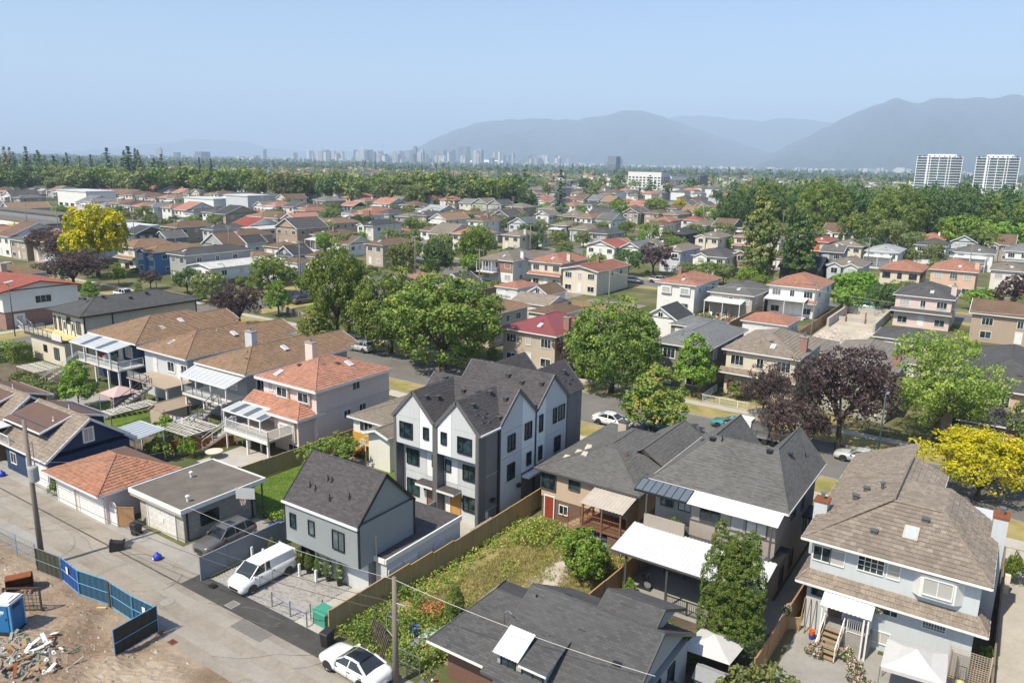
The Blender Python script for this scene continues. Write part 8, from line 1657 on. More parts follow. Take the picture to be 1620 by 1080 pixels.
tree('midpurple','plum_tree','round dark purple tree in the right middle distance',-83.1,192,9.2,12); tree('cypress','cypress_tree','huge tall olive cypress, the left and bigger of two',-54.8,190,21.5,8.8); tree('cypressd','cypress_tree','huge tall dark cypress, the right one of two',-45.9,193,18.6,8.4,rz=2)
tree('fir1','fir_tree','tall dark ragged fir in the middle distance',-200.8,341,25.5,11.5); tree('bigdark','big_tree','broad dark crowned tree beside the far fir',-262,400,15,18)
G2=[('mid1',-232,215,11,11),('mid4',-224,224,8,9),('midpurple',-224,221,7,8),('midpurple',-180,222,6.2,8),('mid1',-215,230,7,9),('mid0',-203,231,8,9),('mid4',-139,222,6.5,6.5),('mid3',-134.5,229,7,7.5),('mid1',-130,238,6.5,7.5),('mid3',-142,188,9,8),('mid2',-180,367,13,12),('mid0',-175,405,13,16),('yellow',-168,420,11,10),('mid2',-137,382,10,16),('mid0',-141,445,13,18),('mid2',-55,185,6.4,7.5),('mid0',-66,186,6.5,8),('mid2',-32,188,7,10),('mid0',-22.6,181,6.5,9),('mid2',-6,190,5.5,8.5),('midpurple',-1,190,9,10),('mid4',-35,190,5,6.5),('mid0',-50,179,5,6.5),('mid2',-103,185,5.5,8),('midpurple',-113,276,5.5,10),('mid1',-108,285,8,9),('mid2',-120,272,9,8),('mid1',-98,290,9,10),('mid3',-75,285,11,10),('mid0',-84,300,12,11),('mid1',-62,282,10,9),('mid0',-51,293,16,13.5),('mid3',-41,304,13,13),('mid2',-20,316,16,18),('mid2',-6,323,14,15),('mid1',-33,300,9,10),('mid0',-12,308,12,12),('young1',-111,245,7,4),('mid4',-155,240,8,7),('mid0',-96,240,7,8),('mid2',-60,240,6,6),('mid1',-20,240,6,6)]
TL=dict(mid0='green garden tree among the house rows',mid1='olive garden tree among the house rows',mid2='bright green garden tree among the house rows',mid3='dull green garden tree among the house rows',mid4='dark green garden tree among the house rows',midpurple='purple leaved tree among the house rows',yellow='yellow green tree among the right hand gardens',young1='slim bright tree between house roofs')
tn={}
for k,x,y,h_,w_ in sorted(G2,key=lambda g:g[1]/g[2]): tn[k]=tn.get(k,0)+1; tree(k,'garden_tree',TL[k]+', %s of its kind from the left'%ORD[tn[k]-1],x,y,h_,w_,'garden trees among the houses')
# row of big dark trees right of centre
rt=random.Random(12)
for i in range(26):
    x=-112+i*4.6; y=rt.uniform(326,372)+ (0 if i%2 else 22); tree('bigdark' if i%3 else 'maple%d'%(i%2),'row_tree','tall broad tree, %s from left in the row behind the right hand houses'%ORD[i],x,y,rt.uniform(20,26),rt.uniform(17,22),'tall trees in the row at right')
# small trees along streets and in back yards of the rows
SN={}
for yy in (168,187,268,286,370,388):
    for i in range(26):
        x=-20-i*13+rt.uniform(-4,4)
        if XA0-2<x<XA1+2 or rt.random()<.22: continue
        k=rt.choice(['mid0','mid1','mid3','mid4','mid2','mid1']); hh=rt.uniform(5,8.5); SN[yy]=SN.get(yy,0)+1; tree(k,'street_tree',TL[k].split(' ')[0]+' street tree, %s from the right along the %s side of the %s street'%(ORD[SN[yy]-1],'near' if yy in(168,268,370) else 'far',{168:'second',187:'second',268:'third',286:'third',370:'fourth',388:'fourth'}[yy]),x,yy+rt.uniform(-1,1),hh,hh*rt.uniform(.85,1.1),'street trees among the houses')
for yy in (112,142,213,241,313,341,415,440):
    for i in range(24):
        x=-14-i*14+rt.uniform(-5,5)
        if rt.random()<.38 or (yy<150 and x>-100) or not free(x-1,x+1,yy-1,yy+1): continue
        k=rt.choice(['mid0','mid1','mid2','mid4','mid3']); hh=rt.uniform(3.5,6.5); tree(k,'yard_tree',TL[k].replace('garden','yard'),x,yy+rt.uniform(-3,3),hh,hh*rt.uniform(.9,1.2),'yard trees among the houses')
# wood at the left
for i in range(46):
    t_=i/45; x=-850+t_*270+rt.uniform(-25,25); y=310+t_*60+rt.uniform(-45,50); hh=rt.uniform(25,35)*(1 if i%3 else .8); tree(rt.choice(['fir0','fir1','fir2','fir1']),'fir_tree','tall dark fir in the wood at the left horizon',x,y,hh,hh*rt.uniform(.55,.78),'firs of the left wood')
for i in range(170):
    t_=rt.random(); x=-700+t_*420+rt.uniform(-20,20); y=215+t_*185+rt.uniform(-20,45); hh=rt.uniform(14,23); tree(rt.choice(['far0','far1','far2','mid1','mid3']),'wood_tree','broad leafy tree at the edge of the left wood',x,y,hh,hh*rt.uniform(.8,1.1),'leafy trees of the left wood')
for i in range(105):
    x=rt.uniform(-640,-110); y=rt.uniform(430,860); 
    if x<-.95*y+20: continue
    hh=rt.uniform(9,19); k=rt.choice(['far0','far1','far2','far1','farfir']); tree(k,'distant_tree','rounded distant tree behind the far houses' if k!='farfir' else 'distant pointed fir behind the far houses',x,y,hh*(1.2 if k=='farfir' else 1),hh*rt.uniform(.7,1),'distant trees' if k!='farfir' else 'distant firs')
# the far wooded city: one mass
def forest(n,d0,d1,seed,leaf,per,hh,mat='leaf_dark'):
    rg=np.random.default_rng(seed); a=rg.uniform(R(-72),R(12),n); d=d0*(d1/d0)**rg.random(n); x=np.sin(a)*d; y=np.cos(a)*d; h_=rg.uniform(hh*.6,hh*1.25,n)*(1+.15*rg.normal(0,1,n)); con=rg.random(n)<.3; h_=np.where(con,h_*1.25,h_); w_=np.where(con,h_*.17,h_*.42)
    i=np.repeat(np.arange(n),per); u=rg.random(n*per); e=rg.normal(0,1,(n*per,3)); e/=np.linalg.norm(e,axis=1)[:,None]; e[:,2]=np.abs(e[:,2])*1.0-.2
    r_=np.where(con[i],(1-u)*1.0+.08,1.0)
    C=np.stack([x[i]+e[:,0]*w_[i]*r_,y[i]+e[:,1]*w_[i]*r_,np.where(con[i],u*h_[i],h_[i]*(.5+.5*e[:,2]))],1)
    V=leaf_cloud(C,e,leaf,asp=.9,jit=.35,rg=rg); tn=np.clip(rg.normal(.45,.25,n)[i]+rg.normal(0,.12,n*per),0,1)
    o=bpy.data.objects.new('forest',np_mesh('forest',V,np.arange(len(V)).reshape(-1,4),[mat],uv=False,attr=tn)); COL.objects.link(o); stuff(o,'wooded city stretching to the far skyline','trees')
forest(1150,800,1700,1,2.6,34,12,'leaf_olive'); forest(2600,1600,4200,2,6.0,12,14); forest(3000,4000,8500,3,14,6,15)
# low garden shrubs in yards and lot-line fences
rg_=random.Random(41); nb=0
for yy in (90.8,93,108,112,118,137,141,145,149,186,190,198,218,222,238,242,248):
    for i in range(30):
        x=-10-i*8.3+rg_.uniform(-4,4)
        if nb>=230 or rg_.random()<.45 or (yy<95 and (x>-46 or x<-100)) or XA0-1<x<XA1+1 or -80<x<-62 and 126<yy<168 or not free(x-.8,x+.8,yy-.8,yy+.8): continue
        nb+=1; k=rg_.choice([0,1,2,2,1,5]); bush(k,'small shrub in a yard among the house rows',x,yy+rg_.uniform(-1.5,1.5),rg_.uniform(.9,2.2),rg_.uniform(1.5,3.4),'garden_shrub','shrub','garden shrubs in the yards')
for i in range(26):
    x=-13.5-i*10.6
    if XA0-3<x<XA1+3: continue
    if i%2==0 and x<-84: fence('wood_fence','lot line board fence between yards north of the first lane',(x,134),(x,146),1.5,'fence_old',3,'fence_old',group='lot line fences')
    if x<-62: fence('wood_fence','lot line board fence between yards south of the first lane',(x,108),(x,120),1.5,'fence_old',3,'fence_old',group='lot line fences south of the lane')
# ------------------------------------------------------------------ parked cars and poles of the blocks
CR=[('sedan','white','white electric sedan parked on the near kerb beyond the townhouses',-36.4,75.4,0),('sedan','silver','silver sedan parked under the purple plum at right',-11.2,80.6,180),('pickup','white','white pickup truck parked on the left street',-154,90.2-5,4),('sedan','white','white car half hidden by the cream house roof',-150.5,76.4,0),('suv','navy','dark blue car behind the small fir',-163,77,0),('sedan','white','white car on the avenue beside the hedge',-127.3,51.8,80),('sedan','blue','dark blue car parked before the pink house roof',-84.0,76.0,0),('sedan','navy','dark car parked before the grey tiled house',-95.5,76,0),('suv','silver','silver car parked under the big maple',-83.5,82.6,180),('suv','teal','teal van half behind the young maple',-30.8,77.0,0),('sedan','teal','bright turquoise car roof behind the grey gable',-25,82.6,180),('suv','black','black SUV parked on the avenue by the bushy trees',-119.8,161.5,60),('suv','navy','dark SUV under the round purple tree',-80.5,174.5,3),('sedan','black','black car between cream and white houses',-88,174,0),('pickup','teal','mint green truck beside the excavation',-27,174,0),('suv','green','dark green car right of the mint truck',-21.5,174,0),('suv','blue','long dark blue vehicle behind the brown roofed house',-1.5,175,0),('suv','white','white SUV at the far left behind hedges',-214,89,0),('sedan','black','black car at the far left kerb',-220,88,0),('suv','gray','grey car parked near the white ironwork fence',-121.4,104,85),('sedan','silver','pale car cut off behind the golden tree',-3.4,74.6,0)]
for k,c_,lb,x,y,a in CR: car(k,'car_'+c_,lb,x,y,a,'cars parked along the streets')
rc=random.Random(8)
for yy in (174.6,179.8,274,279):
    for i in range(22):
        x=-30-i*12+rc.uniform(-3,3)
        if rc.random()<.5 or XA0-4<x<XA1+4 or any(abs(x-c[3])<6 and abs(yy-c[4])<4 for c in CR): continue
        cc=rc.choice(['white','silver','gray','black','navy','white']); car(rc.choice(['sedan','suv','suv','pickup']),'car_'+cc,'%s car parked along a street among the houses'%dict(navy='dark blue',gray='dark grey').get(cc,cc),x,yy,rc.choice([0,180]),'%s cars along the streets'%cc)
PP=[(-108,104,13.0),(-131,112,11.5),(-93.5,127,11.5),(-62,124,10.5),(-26.5,124.5,11.5),(-12,230,11),(-36,228,11),(-62,229,11),(-100,228,12),(-128,226,12),(-160,226,12),(-195,227,12),(-152,123.5,11),(-172,124,11.5),(-194,123,12),(-216,124,12),(-238,125,12),(-262,125,12),(-285,126,12),(-225,228,12),(-255,229,12),(-290,228,12),(-86,329,12),(-120,328,12),(-150,328,12),(-185,328,12),(-220,327,12),(-117,183,12),(-118,135,12)]
PP.sort()
for i,(x,y,h_) in enumerate(PP): pole('wooden utility pole among the houses, %s from the left'%ORD[i],x,y,h_,.17,arm=(.3,) if i%3 else (.3,1.2),name='utility_pole',group='utility poles among the houses')
for ya in (124,228,328):
    q=sorted([p for p in PP if abs(p[1]-ya)<5])
    for a,b_ in zip(q,q[1:]):
        for s in (-.9,.9): wire('thin wire strung between utility poles along a back lane',(a[0],a[1]+s,a[2]-.1),(b_[0],b_[1]+s,b_[2]-.1),.7,.02)
wire('pale wire crossing the excavation',(-62,124,10),(-26.5,124.5,10.5),.8,.02,'wire_grey'); wire('pale wire running right from the excavation pole',(-26.5,124.5,10.5),(8,125,10.5),.8,.02,'wire_grey')
for x,y,h_,lb in ((-136.0,56.2,8.0,'dark green street lamp at the left avenue'),(-103.9,83.9-.0,8.5,'dark green street lamp behind the tiled houses'),(-8.7,73.4,9.5,'dark green street lamp behind the blue house'),(-143.5,86,9,'tall lamp pole beside the white pickup'),(-131,93,8,'lamp post by the fenced corner garden')): pole(lb,x,y,h_,.09,name='street_lamp',lamp=True,mat='lampgreen')
# ------------------------------------------------------------------ things along the first street
def iron_fence(label,p,q,h=1.0,mat='trim_white',pier=None,cat='fence',gap=.16,name='iron_fence'):
    p,q=Vector((*p,0)),Vector((*q,0)); t=T(name,label,cat,tuple(p)); railing(t,[p,q],h,mat,.06,gap,name='railing',pgap=2.2)
    if pier:
        n=max(1,int((q-p).length/2.4))
        for i in range(n+1): c=p.lerp(q,i/n); boxp(t,'pier',pier,c.x-.2,c.x+.2,c.y-.2,c.y+.2,-.1,h+.2)
    return t
iron_fence('white ironwork fence with brick piers round a corner garden',(-118,96),(-104,92.6),1.0,'trim_white','brick'); iron_fence('white picket fence before the cream house',(-31.5,90.4),(-20,90.4),.95,'trim_white'); iron_fence('white picket fence running back beside a round shrub',(-31.5,90.4),(-31.5,96),.95,'trim_white'); iron_fence('dark metal fence before the feathery tree',(-12,90.6),(-3,90.6),1.0,'trim_dark'); iron_fence('dark railing at the front of the townhouses',(-33.6,69.4),(-27.5,69.4),1.0,'trim_black')
fence('board_fence','low board fence at the left corner garden',(-150,91.8),(-139,91.8),1.1,'wood_plain',2.4,'wood_plain'); iron_fence('grey garden fence before the low white house',(-147,92),(-137,91.5),1.2,'trim_dark')
t=T('gate_post','pale concrete gate post behind the old bungalow','post',(-30.5,69.6,-.2)); boxp(t,'shaft','concrete',-31.1,-30.0,69.4,69.8,-.3,1.3)
t=T('orange_barrier','orange plastic barrier fencing round the young maple','barrier',(-30,71.8,0)); b=MB()
for (xa,ya),(xb,yb) in zip([(-33.2,71.4),(-31,70.9),(-28,71.0),(-27.0,72.4)],[(-31,70.9),(-28,71.0),(-27.0,72.4),(-27.2,73.6)]):
    for k in range(5): b.bar((xa,ya,.15+k*.22),(xb,yb,.15+k*.22),.03,.07)
    for k in range(10): f_=k/9; b.bar((xa+(xb-xa)*f_,ya+(yb-ya)*f_,.1),(xa+(xb-xa)*f_,ya+(yb-ya)*f_,1.1),.05,.02)
b.build('net',['netorange'],t)
for x,y in ((-33.2,71.4),(-31,70.9),(-28,71.0),(-27.0,72.4)): MB().tube((x,y,-.2),(x,y,1.25),.04,.04,6).build('stake',['wood_plain'],t)
t=T('red_skip','red metal waste skip behind the orange barrier','skip',(-28.3,72.4,0)); MB().hexa([(-29.3,71.8,.1),(-27.2,71.8,.1),(-27.2,73.2,.1),(-29.3,73.2,.1)],[(-29.6,71.6,1.4),(-26.9,71.6,1.4),(-26.9,73.4,1.4),(-29.6,73.4,1.4)]).build('hopper',['brickred'],t); boxp(t,'rim','trim_dark',-29.65,-26.85,71.55,71.65,1.35,1.45)
t=T('orange_barrier','orange barrier netting beside the left lamp pole','barrier',(-144,88,0)); b=MB()
for k in range(5): b.bar((-146,88,.2+k*.22),(-142,87.4,.2+k*.22),.03,.08)
for k in range(9): b.bar((-146+k*.5,88-.075*k,.1),(-146+k*.5,88-.075*k,1.15),.05,.02)
b.build('net',['netorange'],t)
t=T('flatbed_trailer','white flatbed trailer loaded with a covered boat','trailer',(-19.3,80.5,0)); boxp(t,'bed','metal_dull',-22,-17,79.7,81.6,.6,.75); boxp(t,'box','plastic_white',-23.6,-22.1,79.8,81.3,.3,2.3); boxp(t,'box','metal',-22.0,-20.2,79.9,81.3,.8,2.0); MB().hexa([(-20,79.9,.8),(-16.4,80.4,.8),(-16.4,80.8,.8),(-20,81.4,.8)],[(-20,79.6,1.5),(-15.8,80.5,1.6),(-15.8,80.7,1.6),(-20,81.6,1.5)]).build('boat',['tan'],t)
b=MB(); 
for x in (-21.5,-19,-17.2): b.bar((x,79.7,.75),(x,79.7,1.5),.06)
b.bar((-22,79.7,1.5),(-17,79.7,1.5),.06); b.build('rail',['metal'],t)
for x in (-20.5,-19.6):
    for y in (79.6,81.7): q=MB().tube((x,y-.1,.32),(x,y+.1,.32),.32,.32,12).build('wheel',['rubber'],t)
for k,x,y,w_,h_,lb in ((2,-28.0,94.2,3.2,2.4,'big round clipped dark green shrub before the cream house'),(0,-24.9,94.0,2.0,1.7,'smaller bright round shrub beside the clipped one'),(2,-21.8,92.5,1.7,1.4,'olive shrub near the small purple plum'),(4,-29.5,95.8,1.6,2.2,'dark red shrub beside the picket fence'),(0,-110,96.5,3.4,2.0,'bright green shrub inside the white fenced garden'),(2,-106.5,96,3,1.8,'olive shrub inside the white fenced garden'),(1,-.8,66.2,3.4,2.2,'round clipped hedge behind the blue house roof'),(1,2.5,63,1.6,2.6,'tall clipped hedge beside the right chimney'),(0,-141.5,94.0,3,1.6,'small green hedge in the left corner garden'),(2,-55.5,69,1.6,1.2,'low shrub between pink house and townhouses')): bush(k,lb,x,y,h_,w_)
# excavated building lot
sheet('excavation_sand',-29.6,-21,136,170,'sand',.05); sheet('bare_lot',-78,-65,131,148,'gravel',.03); sheet('bare_yard',-98,-82,138,152,'gravel',.03)
t=T('concrete_foundation','new grey concrete basement walls in the sandy excavation','foundation',(-25,163,0)); 
for a in ((-29.4,-29.0,150,168),(-21.4,-21.0,150,168),(-29.0,-21.4,167.6,168),(-29.0,-21.4,158,158.35)): boxp(t,'wall','concrete',*a,-.1,1.7 if a[2]!=158 else .9)
for x in (-27.5,-24): boxp(t,'post','wood_brown',x-.1,x+.1,157.6,157.9,0,2.2)
rj=random.Random(31); b=MB()
for i in range(120): x,y=rj.uniform(-29,-21),rj.uniform(137,150); s=rj.uniform(.1,.4); b.hexa([(x-s,y-s,0),(x+s,y-s,0),(x+s,y+s,0),(x-s,y+s,0)],[(x-s*.4,y-s*.4,s),(x+s*.4,y-s*.4,s),(x+s*.3,y+s*.3,s*.9),(x-s*.4,y+s*.3,s)],rj.choice((0,0,1)))
stuff(b.build('sand_lumps',['sand','concrete_grey']))
fence('wood_fence','brown wooden fence left of the excavation',(-30.4,134),(-30.2,168),1.9,'fence_warm',2.6,'fence_old'); fence('wood_fence','wooden fence between canopied house and grey bungalow',(-42.7,134),(-42.7,154),1.7,'fence_warm',2.6,'fence_old'); fence('wood_fence','old board fence behind the tan garage',(-77,137),(-63,137),1.5,'wood_plain',2.6,'fence_old')
rj=random.Random(17); b=MB()
for i in range(160): x,y=rj.uniform(-52,-43.4),rj.uniform(134,146); b.bar((x,y,.05),(x+rj.uniform(-1,1),y+rj.uniform(-1,1),rj.uniform(.1,1.1)),rj.uniform(.06,.5),rj.uniform(.03,.2),rj.choice((0,1,2,3,4)))
stuff(b.build('yard_junk',['plastic_white','wood_plain','rust','concrete_grey','midgray']))
for i,(x,y,w_,d_,h_,mt,lb) in enumerate(((-85.8,141,3,2.4,2.2,'corr_white','white roofed shed in the gravelly yard'),(-104,122.5,2.6,2.2,2.2,'corr_white','pale shed with white sheet roof above the maples'),(-101,122.5,2.4,2.2,2.0,'metal_dull','grey metal shed beside the pale shed'),(-97,124,1.8,2.0,2.0,'gray','small grey plastic shed behind the maples'))):
    r=T('yard_shed',lb,'shed',(x,y,0)); walls(r,x-w_/2,x+w_/2,y-d_/2,y+d_/2,-.1,h_,'stucco_gray'); boxp(r,'roof',mt,x-w_/2-.15,x+w_/2+.15,y-d_/2-.2,y+d_/2+.2,h_,h_+.1)
b=MB(); rq=random.Random(61)
for i in range(640):
    a_=rq.uniform(R(-58),R(6)); d_=rq.uniform(640,2000); x,y=math.sin(a_)*d_,math.cos(a_)*d_; w_,l_=rq.uniform(4.5,7),rq.uniform(6,9); e_=rq.uniform(5.5,8); m_=rq.choice((0,0,1,2)); k_=rq.choice((3,4,5,6))
    if x>-.12*y and d_<1300: continue
    b.box(x-w_,x+w_,y-l_,y+l_,-.5,e_,m_,'bt'); P=[(x-w_-.5,y-l_-.5,e_),(x+w_+.5,y-l_-.5,e_),(x+w_+.5,y+l_+.5,e_),(x-w_-.5,y+l_+.5,e_)]; t1,t2=(x,y-l_*.3,e_+2.2),(x,y+l_*.3,e_+2.2)
    for q in ([P[0],P[1],t1],[P[1],P[2],t2,t1],[P[2],P[3],t2],[P[3],P[0],t1,t2]): b.poly(q,k_)
stuff(b.build('distant_houses',['stucco_white','stucco_cream','stucco_gray','shtan','redtile','shgray','shbrown']),'mass of small distant houses between the far trees','houses')
# ------------------------------------------------------------------ larger buildings behind the blocks
def block(label,x,y,w_,d_,h_,mat,rows=1,cols=6,name='building',cat='building',roof='membrane_gray',gl='glass_dark',base=None,rz=0):
    r=T(name,label,cat,(x,y,0)); walls(r,x-w_/2,x+w_/2,y-d_/2,y+d_/2,-.5,h_,mat); boxp(r,'roof',roof,x-w_/2-.3,x+w_/2+.3,y-d_/2-.3,y+d_/2+.3,h_,h_+.5)
    for i in range(cols):
        for j in range(rows): win(r,'s',x-w_/2+w_*(i+.5)/cols,1.0+j*3.1,w_/cols*.6,1.7,y-d_/2,'trim_dark' if mat!='stucco_white' else 'trim_white',gl,'v2',tw=.12)
    for i in range(max(2,int(d_/6))):
        for j in range(rows): win(r,'e',y-d_/2+(i+.5)*d_/max(2,int(d_/6)),1.0+j*3.1,2.2,1.7,x+w_/2,'trim_dark','glass_dark','v2',tw=.12)
    return r
block('long low white hall behind the red roofs',-470,542,60,24,8,'stucco_white',1,3); block('dark grey low building beside the white hall',-424,548,30,22,8,'stucco_darkgray',1,5); block('orange painted three storey building',-436,590,12,14,14,'stucco_orange',3,2); block('dark red brick building beside the orange one',-412,600,26,16,10,'brick',2,5); block('cream flat building left of the broad dark tree',-420,640,26,16,7,'stucco_cream',1,6); block('peach roofed long building beside the far fir',-452,765,40,20,10,'stucco_slate',2,8,roof='peach'); block('white and grey mid rise building right of the fir',-385,860,42,26,21,'stucco_white',5,9); block('dark grey mid rise wing beside the white mid rise',-338,870,34,26,17,'stucco_slate',4,8); block('slender dark blue tower in the middle distance',-1050,2090,28,28,50,'stucco_slate',9,5,name='tower',cat='tower'); block('white warehouse at the left beyond the yellow tree',-372,258,26,14,6.5,'stucco_white',1,5,roof='corr_white'); block('white warehouse with grey blue box top',-345,262,18,14,9,'stucco_paleblue',1,3,roof='corr_white'); block('white gabled hall at the far left',-430,222,30,16,9,'stucco_white',1,5,roof='corr_white'); block('long grey flat roofed hall at the left edge',-330,148,60,8,6,'stucco_midgray',1,9); block('low red and grey flat building behind the yellow tree',-285,156,26,10,4.5,'stucco_red',1,5); block('pale low block with green canopy roof at left',-262,150,16,10,4.5,'stucco_offwhite',1,4,roof='corr_white'); block('pale low terrace building below the right towers',10,900,44,20,9,'stucco_white',2,8)
r=block('long row of shops with striped coloured awnings at left',-315,136,60,8,4.2,'stucco_gray',1,10,name='shop_row'); 
for i,mt in enumerate(('plastic_green','plastic_green','plastic_white','plastic_white','plastic_white','plastic_white','yellow','plastic_yellow','brickred','brickred')):
    part(r,'awning',mt,lambda b:b.hexa([(-345+i*6,130,2.9),(-339.1+i*6,130,2.9),(-339.1+i*6,132,3.2),(-345+i*6,132,3.2)],[(-345+i*6,130,3.6),(-339.1+i*6,130,3.6),(-339.1+i*6,132,4.2),(-345+i*6,132,4.2)]))
# pair of white curved apartment slabs
def slab(label,cx,cy,half,h_,n):
    r=T('apartment_tower',label,'apartment building',(cx,cy,0)); m=16; fl=h_/n
    P=[(cx-half+2*half*i/m,cy-8+5*((i/m-.5)**2)*4) for i in range(m+1)]
    c=MB()
    for (xa,ya),(xb,yb) in zip(P,P[1:]): c.box(xa+.3,xb-.0,max(ya,yb)+1.6,cy+12,0,h_)
    c.build('wall',['glass_tower'],r)
    for k in range(n+1):
        s=MB()
        for (xa,ya),(xb,yb) in zip(P,P[1:]): s.hexa([(xa,ya,k*fl-.35),(xb,yb,k*fl-.35),(xb,cy+12.5,k*fl-.35),(xa,cy+12.5,k*fl-.35)],[(xa,ya,k*fl+.3 if k<n else k*fl+.4),(xb,yb,k*fl+.3 if k<n else k*fl+.4),(xb,cy+12.5,k*fl+.3),(xa,cy+12.5,k*fl+.3)])
        s.build('balcony',['panel_white'],r)
    for i in (0,4,5,8,11,12,16): x,y=P[i]; boxp(r,'pier','panel_white',x-1.0 if i in(4,) else x-.35,x+1.0 if i in(4,) else x+.35,y-.3,y+2.5,0,h_+.6)
    boxp(r,'penthouse','panel_white',cx-half*.55,cx+half*.7,cy-2,cy+9,h_,h_+3.6); 
    for i in range(9): x=cx-half*.9+i*half*.22; MB().lathe((x,cy-4,h_+.4),[(.8,0),(1.2,.8),(.5,1.6)],7).build('roof_plant',['leaf_plain'],r)
slab('left one of two white curved apartment buildings at right',-111,1150,26,46,14); slab('right one of two white curved apartment buildings at right',-47,1150,23,46,14)
# ------------------------------------------------------------------ far skyline of towers
rs=random.Random(99)
def raydir(px,py):
    d=F*1210.18+r2*(px-810)-u2*(py-540); return d
PALT=['tower_a','tower_b','tower_c','tower_d']
for n_,c_ in zip(PALT,((.20,.24,.29),(.38,.40,.42),(.52,.53,.53),(.13,.16,.20))): DEFS[n_]=(lambda n_=n_,c_=c_:siding(n_,c_,9.0,.4))
def tower(px,top,wpx,D,i,label=None,grp=None):
    d=raydir(px,top); k=D/math.hypot(d.x,d.y); x,y=d.x*k,d.y*k; h_=max(18,29+d.z*k); w_=wpx*D/1210
    r=T('skyline_tower',label or 'hazy distant tower in the downtown skyline','tower',(x,y,0),grp or 'towers of the downtown skyline',R(rs.choice([0,33,-20,33]))); b=MB(); dd=w_*rs.uniform(.6,1.0); s=rs.random()
    if s<.5: b.box(-w_/2,w_/2,-dd/2,dd/2,-5,h_)
    elif s<.8: b.box(-w_/2,w_/2,-dd/2,dd/2,-5,h_*.9); b.box(-w_*.3,w_*.3,-dd*.3,dd*.3,h_*.9,h_)
    else: b.hexa([(-w_/2,-dd/2,-5),(w_/2,-dd/2,-5),(w_/2,dd/2,-5),(-w_/2,dd/2,-5)],[(-w_/2,-dd/2,h_*.94),(w_/2,-dd/2,h_),(w_/2,dd/2,h_),(-w_/2,dd/2,h_*.94)])
    inst('wall',b.mesh('wall',[rs.choice(PALT)]),r)
for i,(px,top,w_,lb) in enumerate(((251,233,8,'tall lone tower left of the skyline'),(280,241,8,'lower tower right of the lone left tower'),(320,240,15,'stepped pale block in the left skyline'),(518,237,9,'square tower at the left end of downtown'),(573,233,8,'tall slim tower left of centre'),(657,231,6,'tallest slim pale tower of the skyline'),(650,238,5,'dark tower beside the tallest one'),(730,231,9,'left of two twin dark tall towers'),(741,232,6,'right of two twin dark tall towers'),(760,237,9,'broad tower right of the twin towers'))): tower(px,top,w_,5400,i,lb,'named towers')
for i in range(175):
    px=rs.gauss(700,130) if i<125 else rs.uniform(510,980); 
    if px<370 or px>1000: px=rs.uniform(520,930)
    top=rs.uniform(240,258)+.0216*(px-750)-3*math.exp(-((px-720)/110)**2); tower(px,top,rs.uniform(3,7.5),rs.uniform(5000,6300),i)
b=MB()
for i in range(900):
    px=rs.uniform(200,1620); D_=rs.uniform(5200,10500); d=raydir(px,262); k=D_/math.hypot(d.x,d.y); x,y=d.x*k,d.y*k; w_=rs.uniform(12,45); hh=rs.uniform(8,30)*(1.5 if 1350<px<1500 else 1); b.box(x-w_/2,x+w_/2,y-w_/2,y+w_/2,-3,hh,rs.choice((0,1,2,2)),'b')
stuff(b.build('low_city',['tower_a','tower_b','tower_c']),'pale low buildings spread below the mountains','buildings')
d=raydir(770,260); k=5600/math.hypot(d.x,d.y); t=T('stadium','white domed stadium roof in the skyline','stadium',(d.x*k,d.y*k,0),None,R(33)); inst('roof',MB().lathe((0,0,0),[(150,0),(150,22),(120,34),(40,40)],24).mesh('roof',['panel_white']),t)
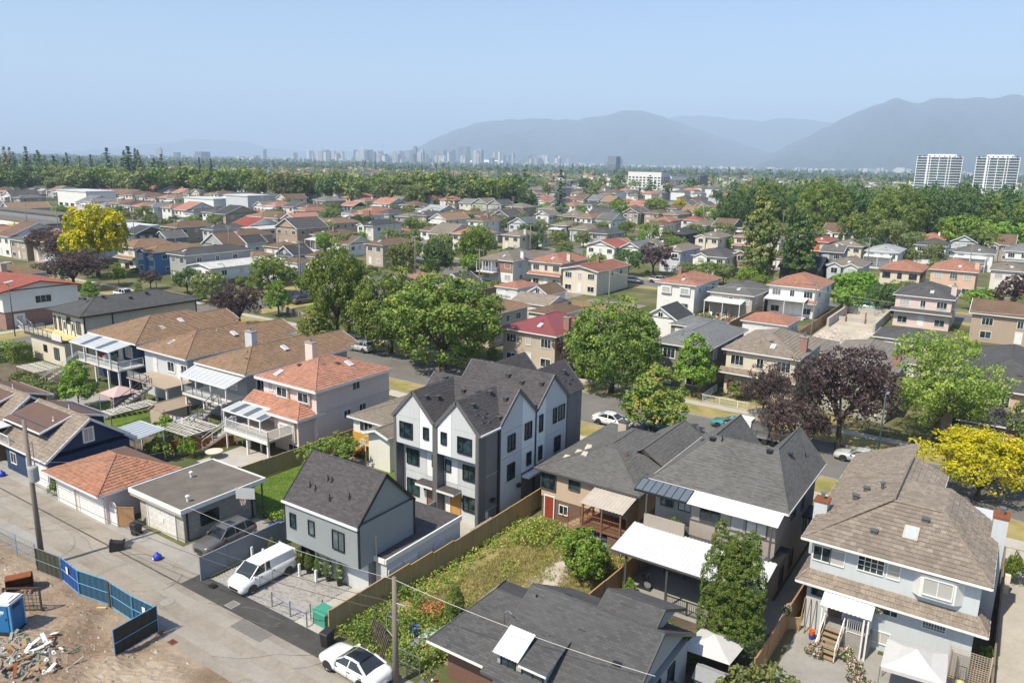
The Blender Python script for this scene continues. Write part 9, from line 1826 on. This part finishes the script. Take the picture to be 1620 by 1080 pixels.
# ------------------------------------------------------------------ mountains
def interp(pts,x): return float(np.interp(x,[p[0] for p in pts],[p[1] for p in pts]))
def mountain(name,prof,D,depth,seed,rough):
    rg=np.random.default_rng(seed); x0,x1=prof[0][0],prof[-1][0]; n=260; m=34; V=[]
    ph=rg.uniform(0,6.28,12); fr=rg.uniform(.01,.11,12)
    for i in range(n):
        px=x0+(x1-x0)*i/(n-1); top=interp(prof,px)+sum(math.sin(px*f*2+p)/(1+30*f) for f,p in zip(fr,ph))*1.2
        d=raydir(px,top); q=math.hypot(d.x,d.y); H_=29+d.z*D/q; ux,uy=d.x/q,d.y/q
        for j in range(m):
            t=j/(m-1)
            if t<.75: s=t/.75; dist=D-depth*(1-s); z=H_*s**1.25
            else: s=(t-.75)/.25; dist=D+depth*.6*s; z=H_*(1-s)
            sp=math.sin(px*.021+s*3+seed)+.5*math.sin(px*.05-s*7+ph[1])+.3*math.sin(px*.11+s*15)+.25*math.sin(px*.23-s*22)
            z+=rough*sp*math.sin(math.pi*min(1,s))*H_*.085 if t<.75 else 0
            V.append((ux*dist,uy*dist,max(-6,z)-5))
    Fc=np.array([(i*m+j,(i+1)*m+j,(i+1)*m+j+1,i*m+j+1) for i in range(n-1) for j in range(m-1)])
    o=bpy.data.objects.new(name,np_mesh(name,np.array(V),Fc,['rock'],uv=False,smooth=True)); COL.objects.link(o); struct(o)
mountain('mountain_range',[(560,258),(620,246),(660,232),(700,213),(730,199),(770,189),(830,184),(880,187),(920,188),(955,181),(990,173),(1015,173),(1050,182),(1090,196),(1140,214),(1200,235),(1260,252),(1320,266)],14500,5000,3,1)
mountain('mountain_range',[(1020,200),(1060,184),(1110,180),(1150,184),(1190,189),(1240,185),(1280,187),(1320,192),(1380,215),(1440,240)],19000,4000,5,.8)
mountain('mountain_range',[(1180,262),(1240,232),(1290,206),(1325,189),(1350,177),(1380,167),(1405,157),(1420,153),(1440,160),(1465,158),(1485,150),(1510,152),(1540,147),(1565,151),(1600,148),(1650,152),(1720,160),(1800,190)],12800,5200,7,1)
mountain('mountain_range',[(-40,236),(60,238),(160,236),(240,228),(300,221),(350,219),(400,226),(460,238),(540,240),(620,244),(700,250)],22000,3000,9,.7)
# pale gravel run on the right mountain (a ski run)
# ------------------------------------------------------------------ summer haze: one closed box of even air round everything
DEFS['haze']=None
def hz():
    m=bpy.data.materials.new('haze'); m.use_nodes=True; n=m.node_tree; n.nodes.clear(); v=n.nodes.new('ShaderNodeVolumePrincipled'); v.inputs['Color'].default_value=(.61,.755,.96,1); v.inputs['Density'].default_value=HAZE; v.inputs['Anisotropy'].default_value=0
    o=n.nodes.new('ShaderNodeOutputMaterial'); n.links.new(v.outputs[0],o.inputs['Volume']); return m
HAZE=.000125
DEFS['haze']=hz
o=MB().box(-26500,16500,-900,27600,-18,1330).build('haze',['haze']); stuff(o)
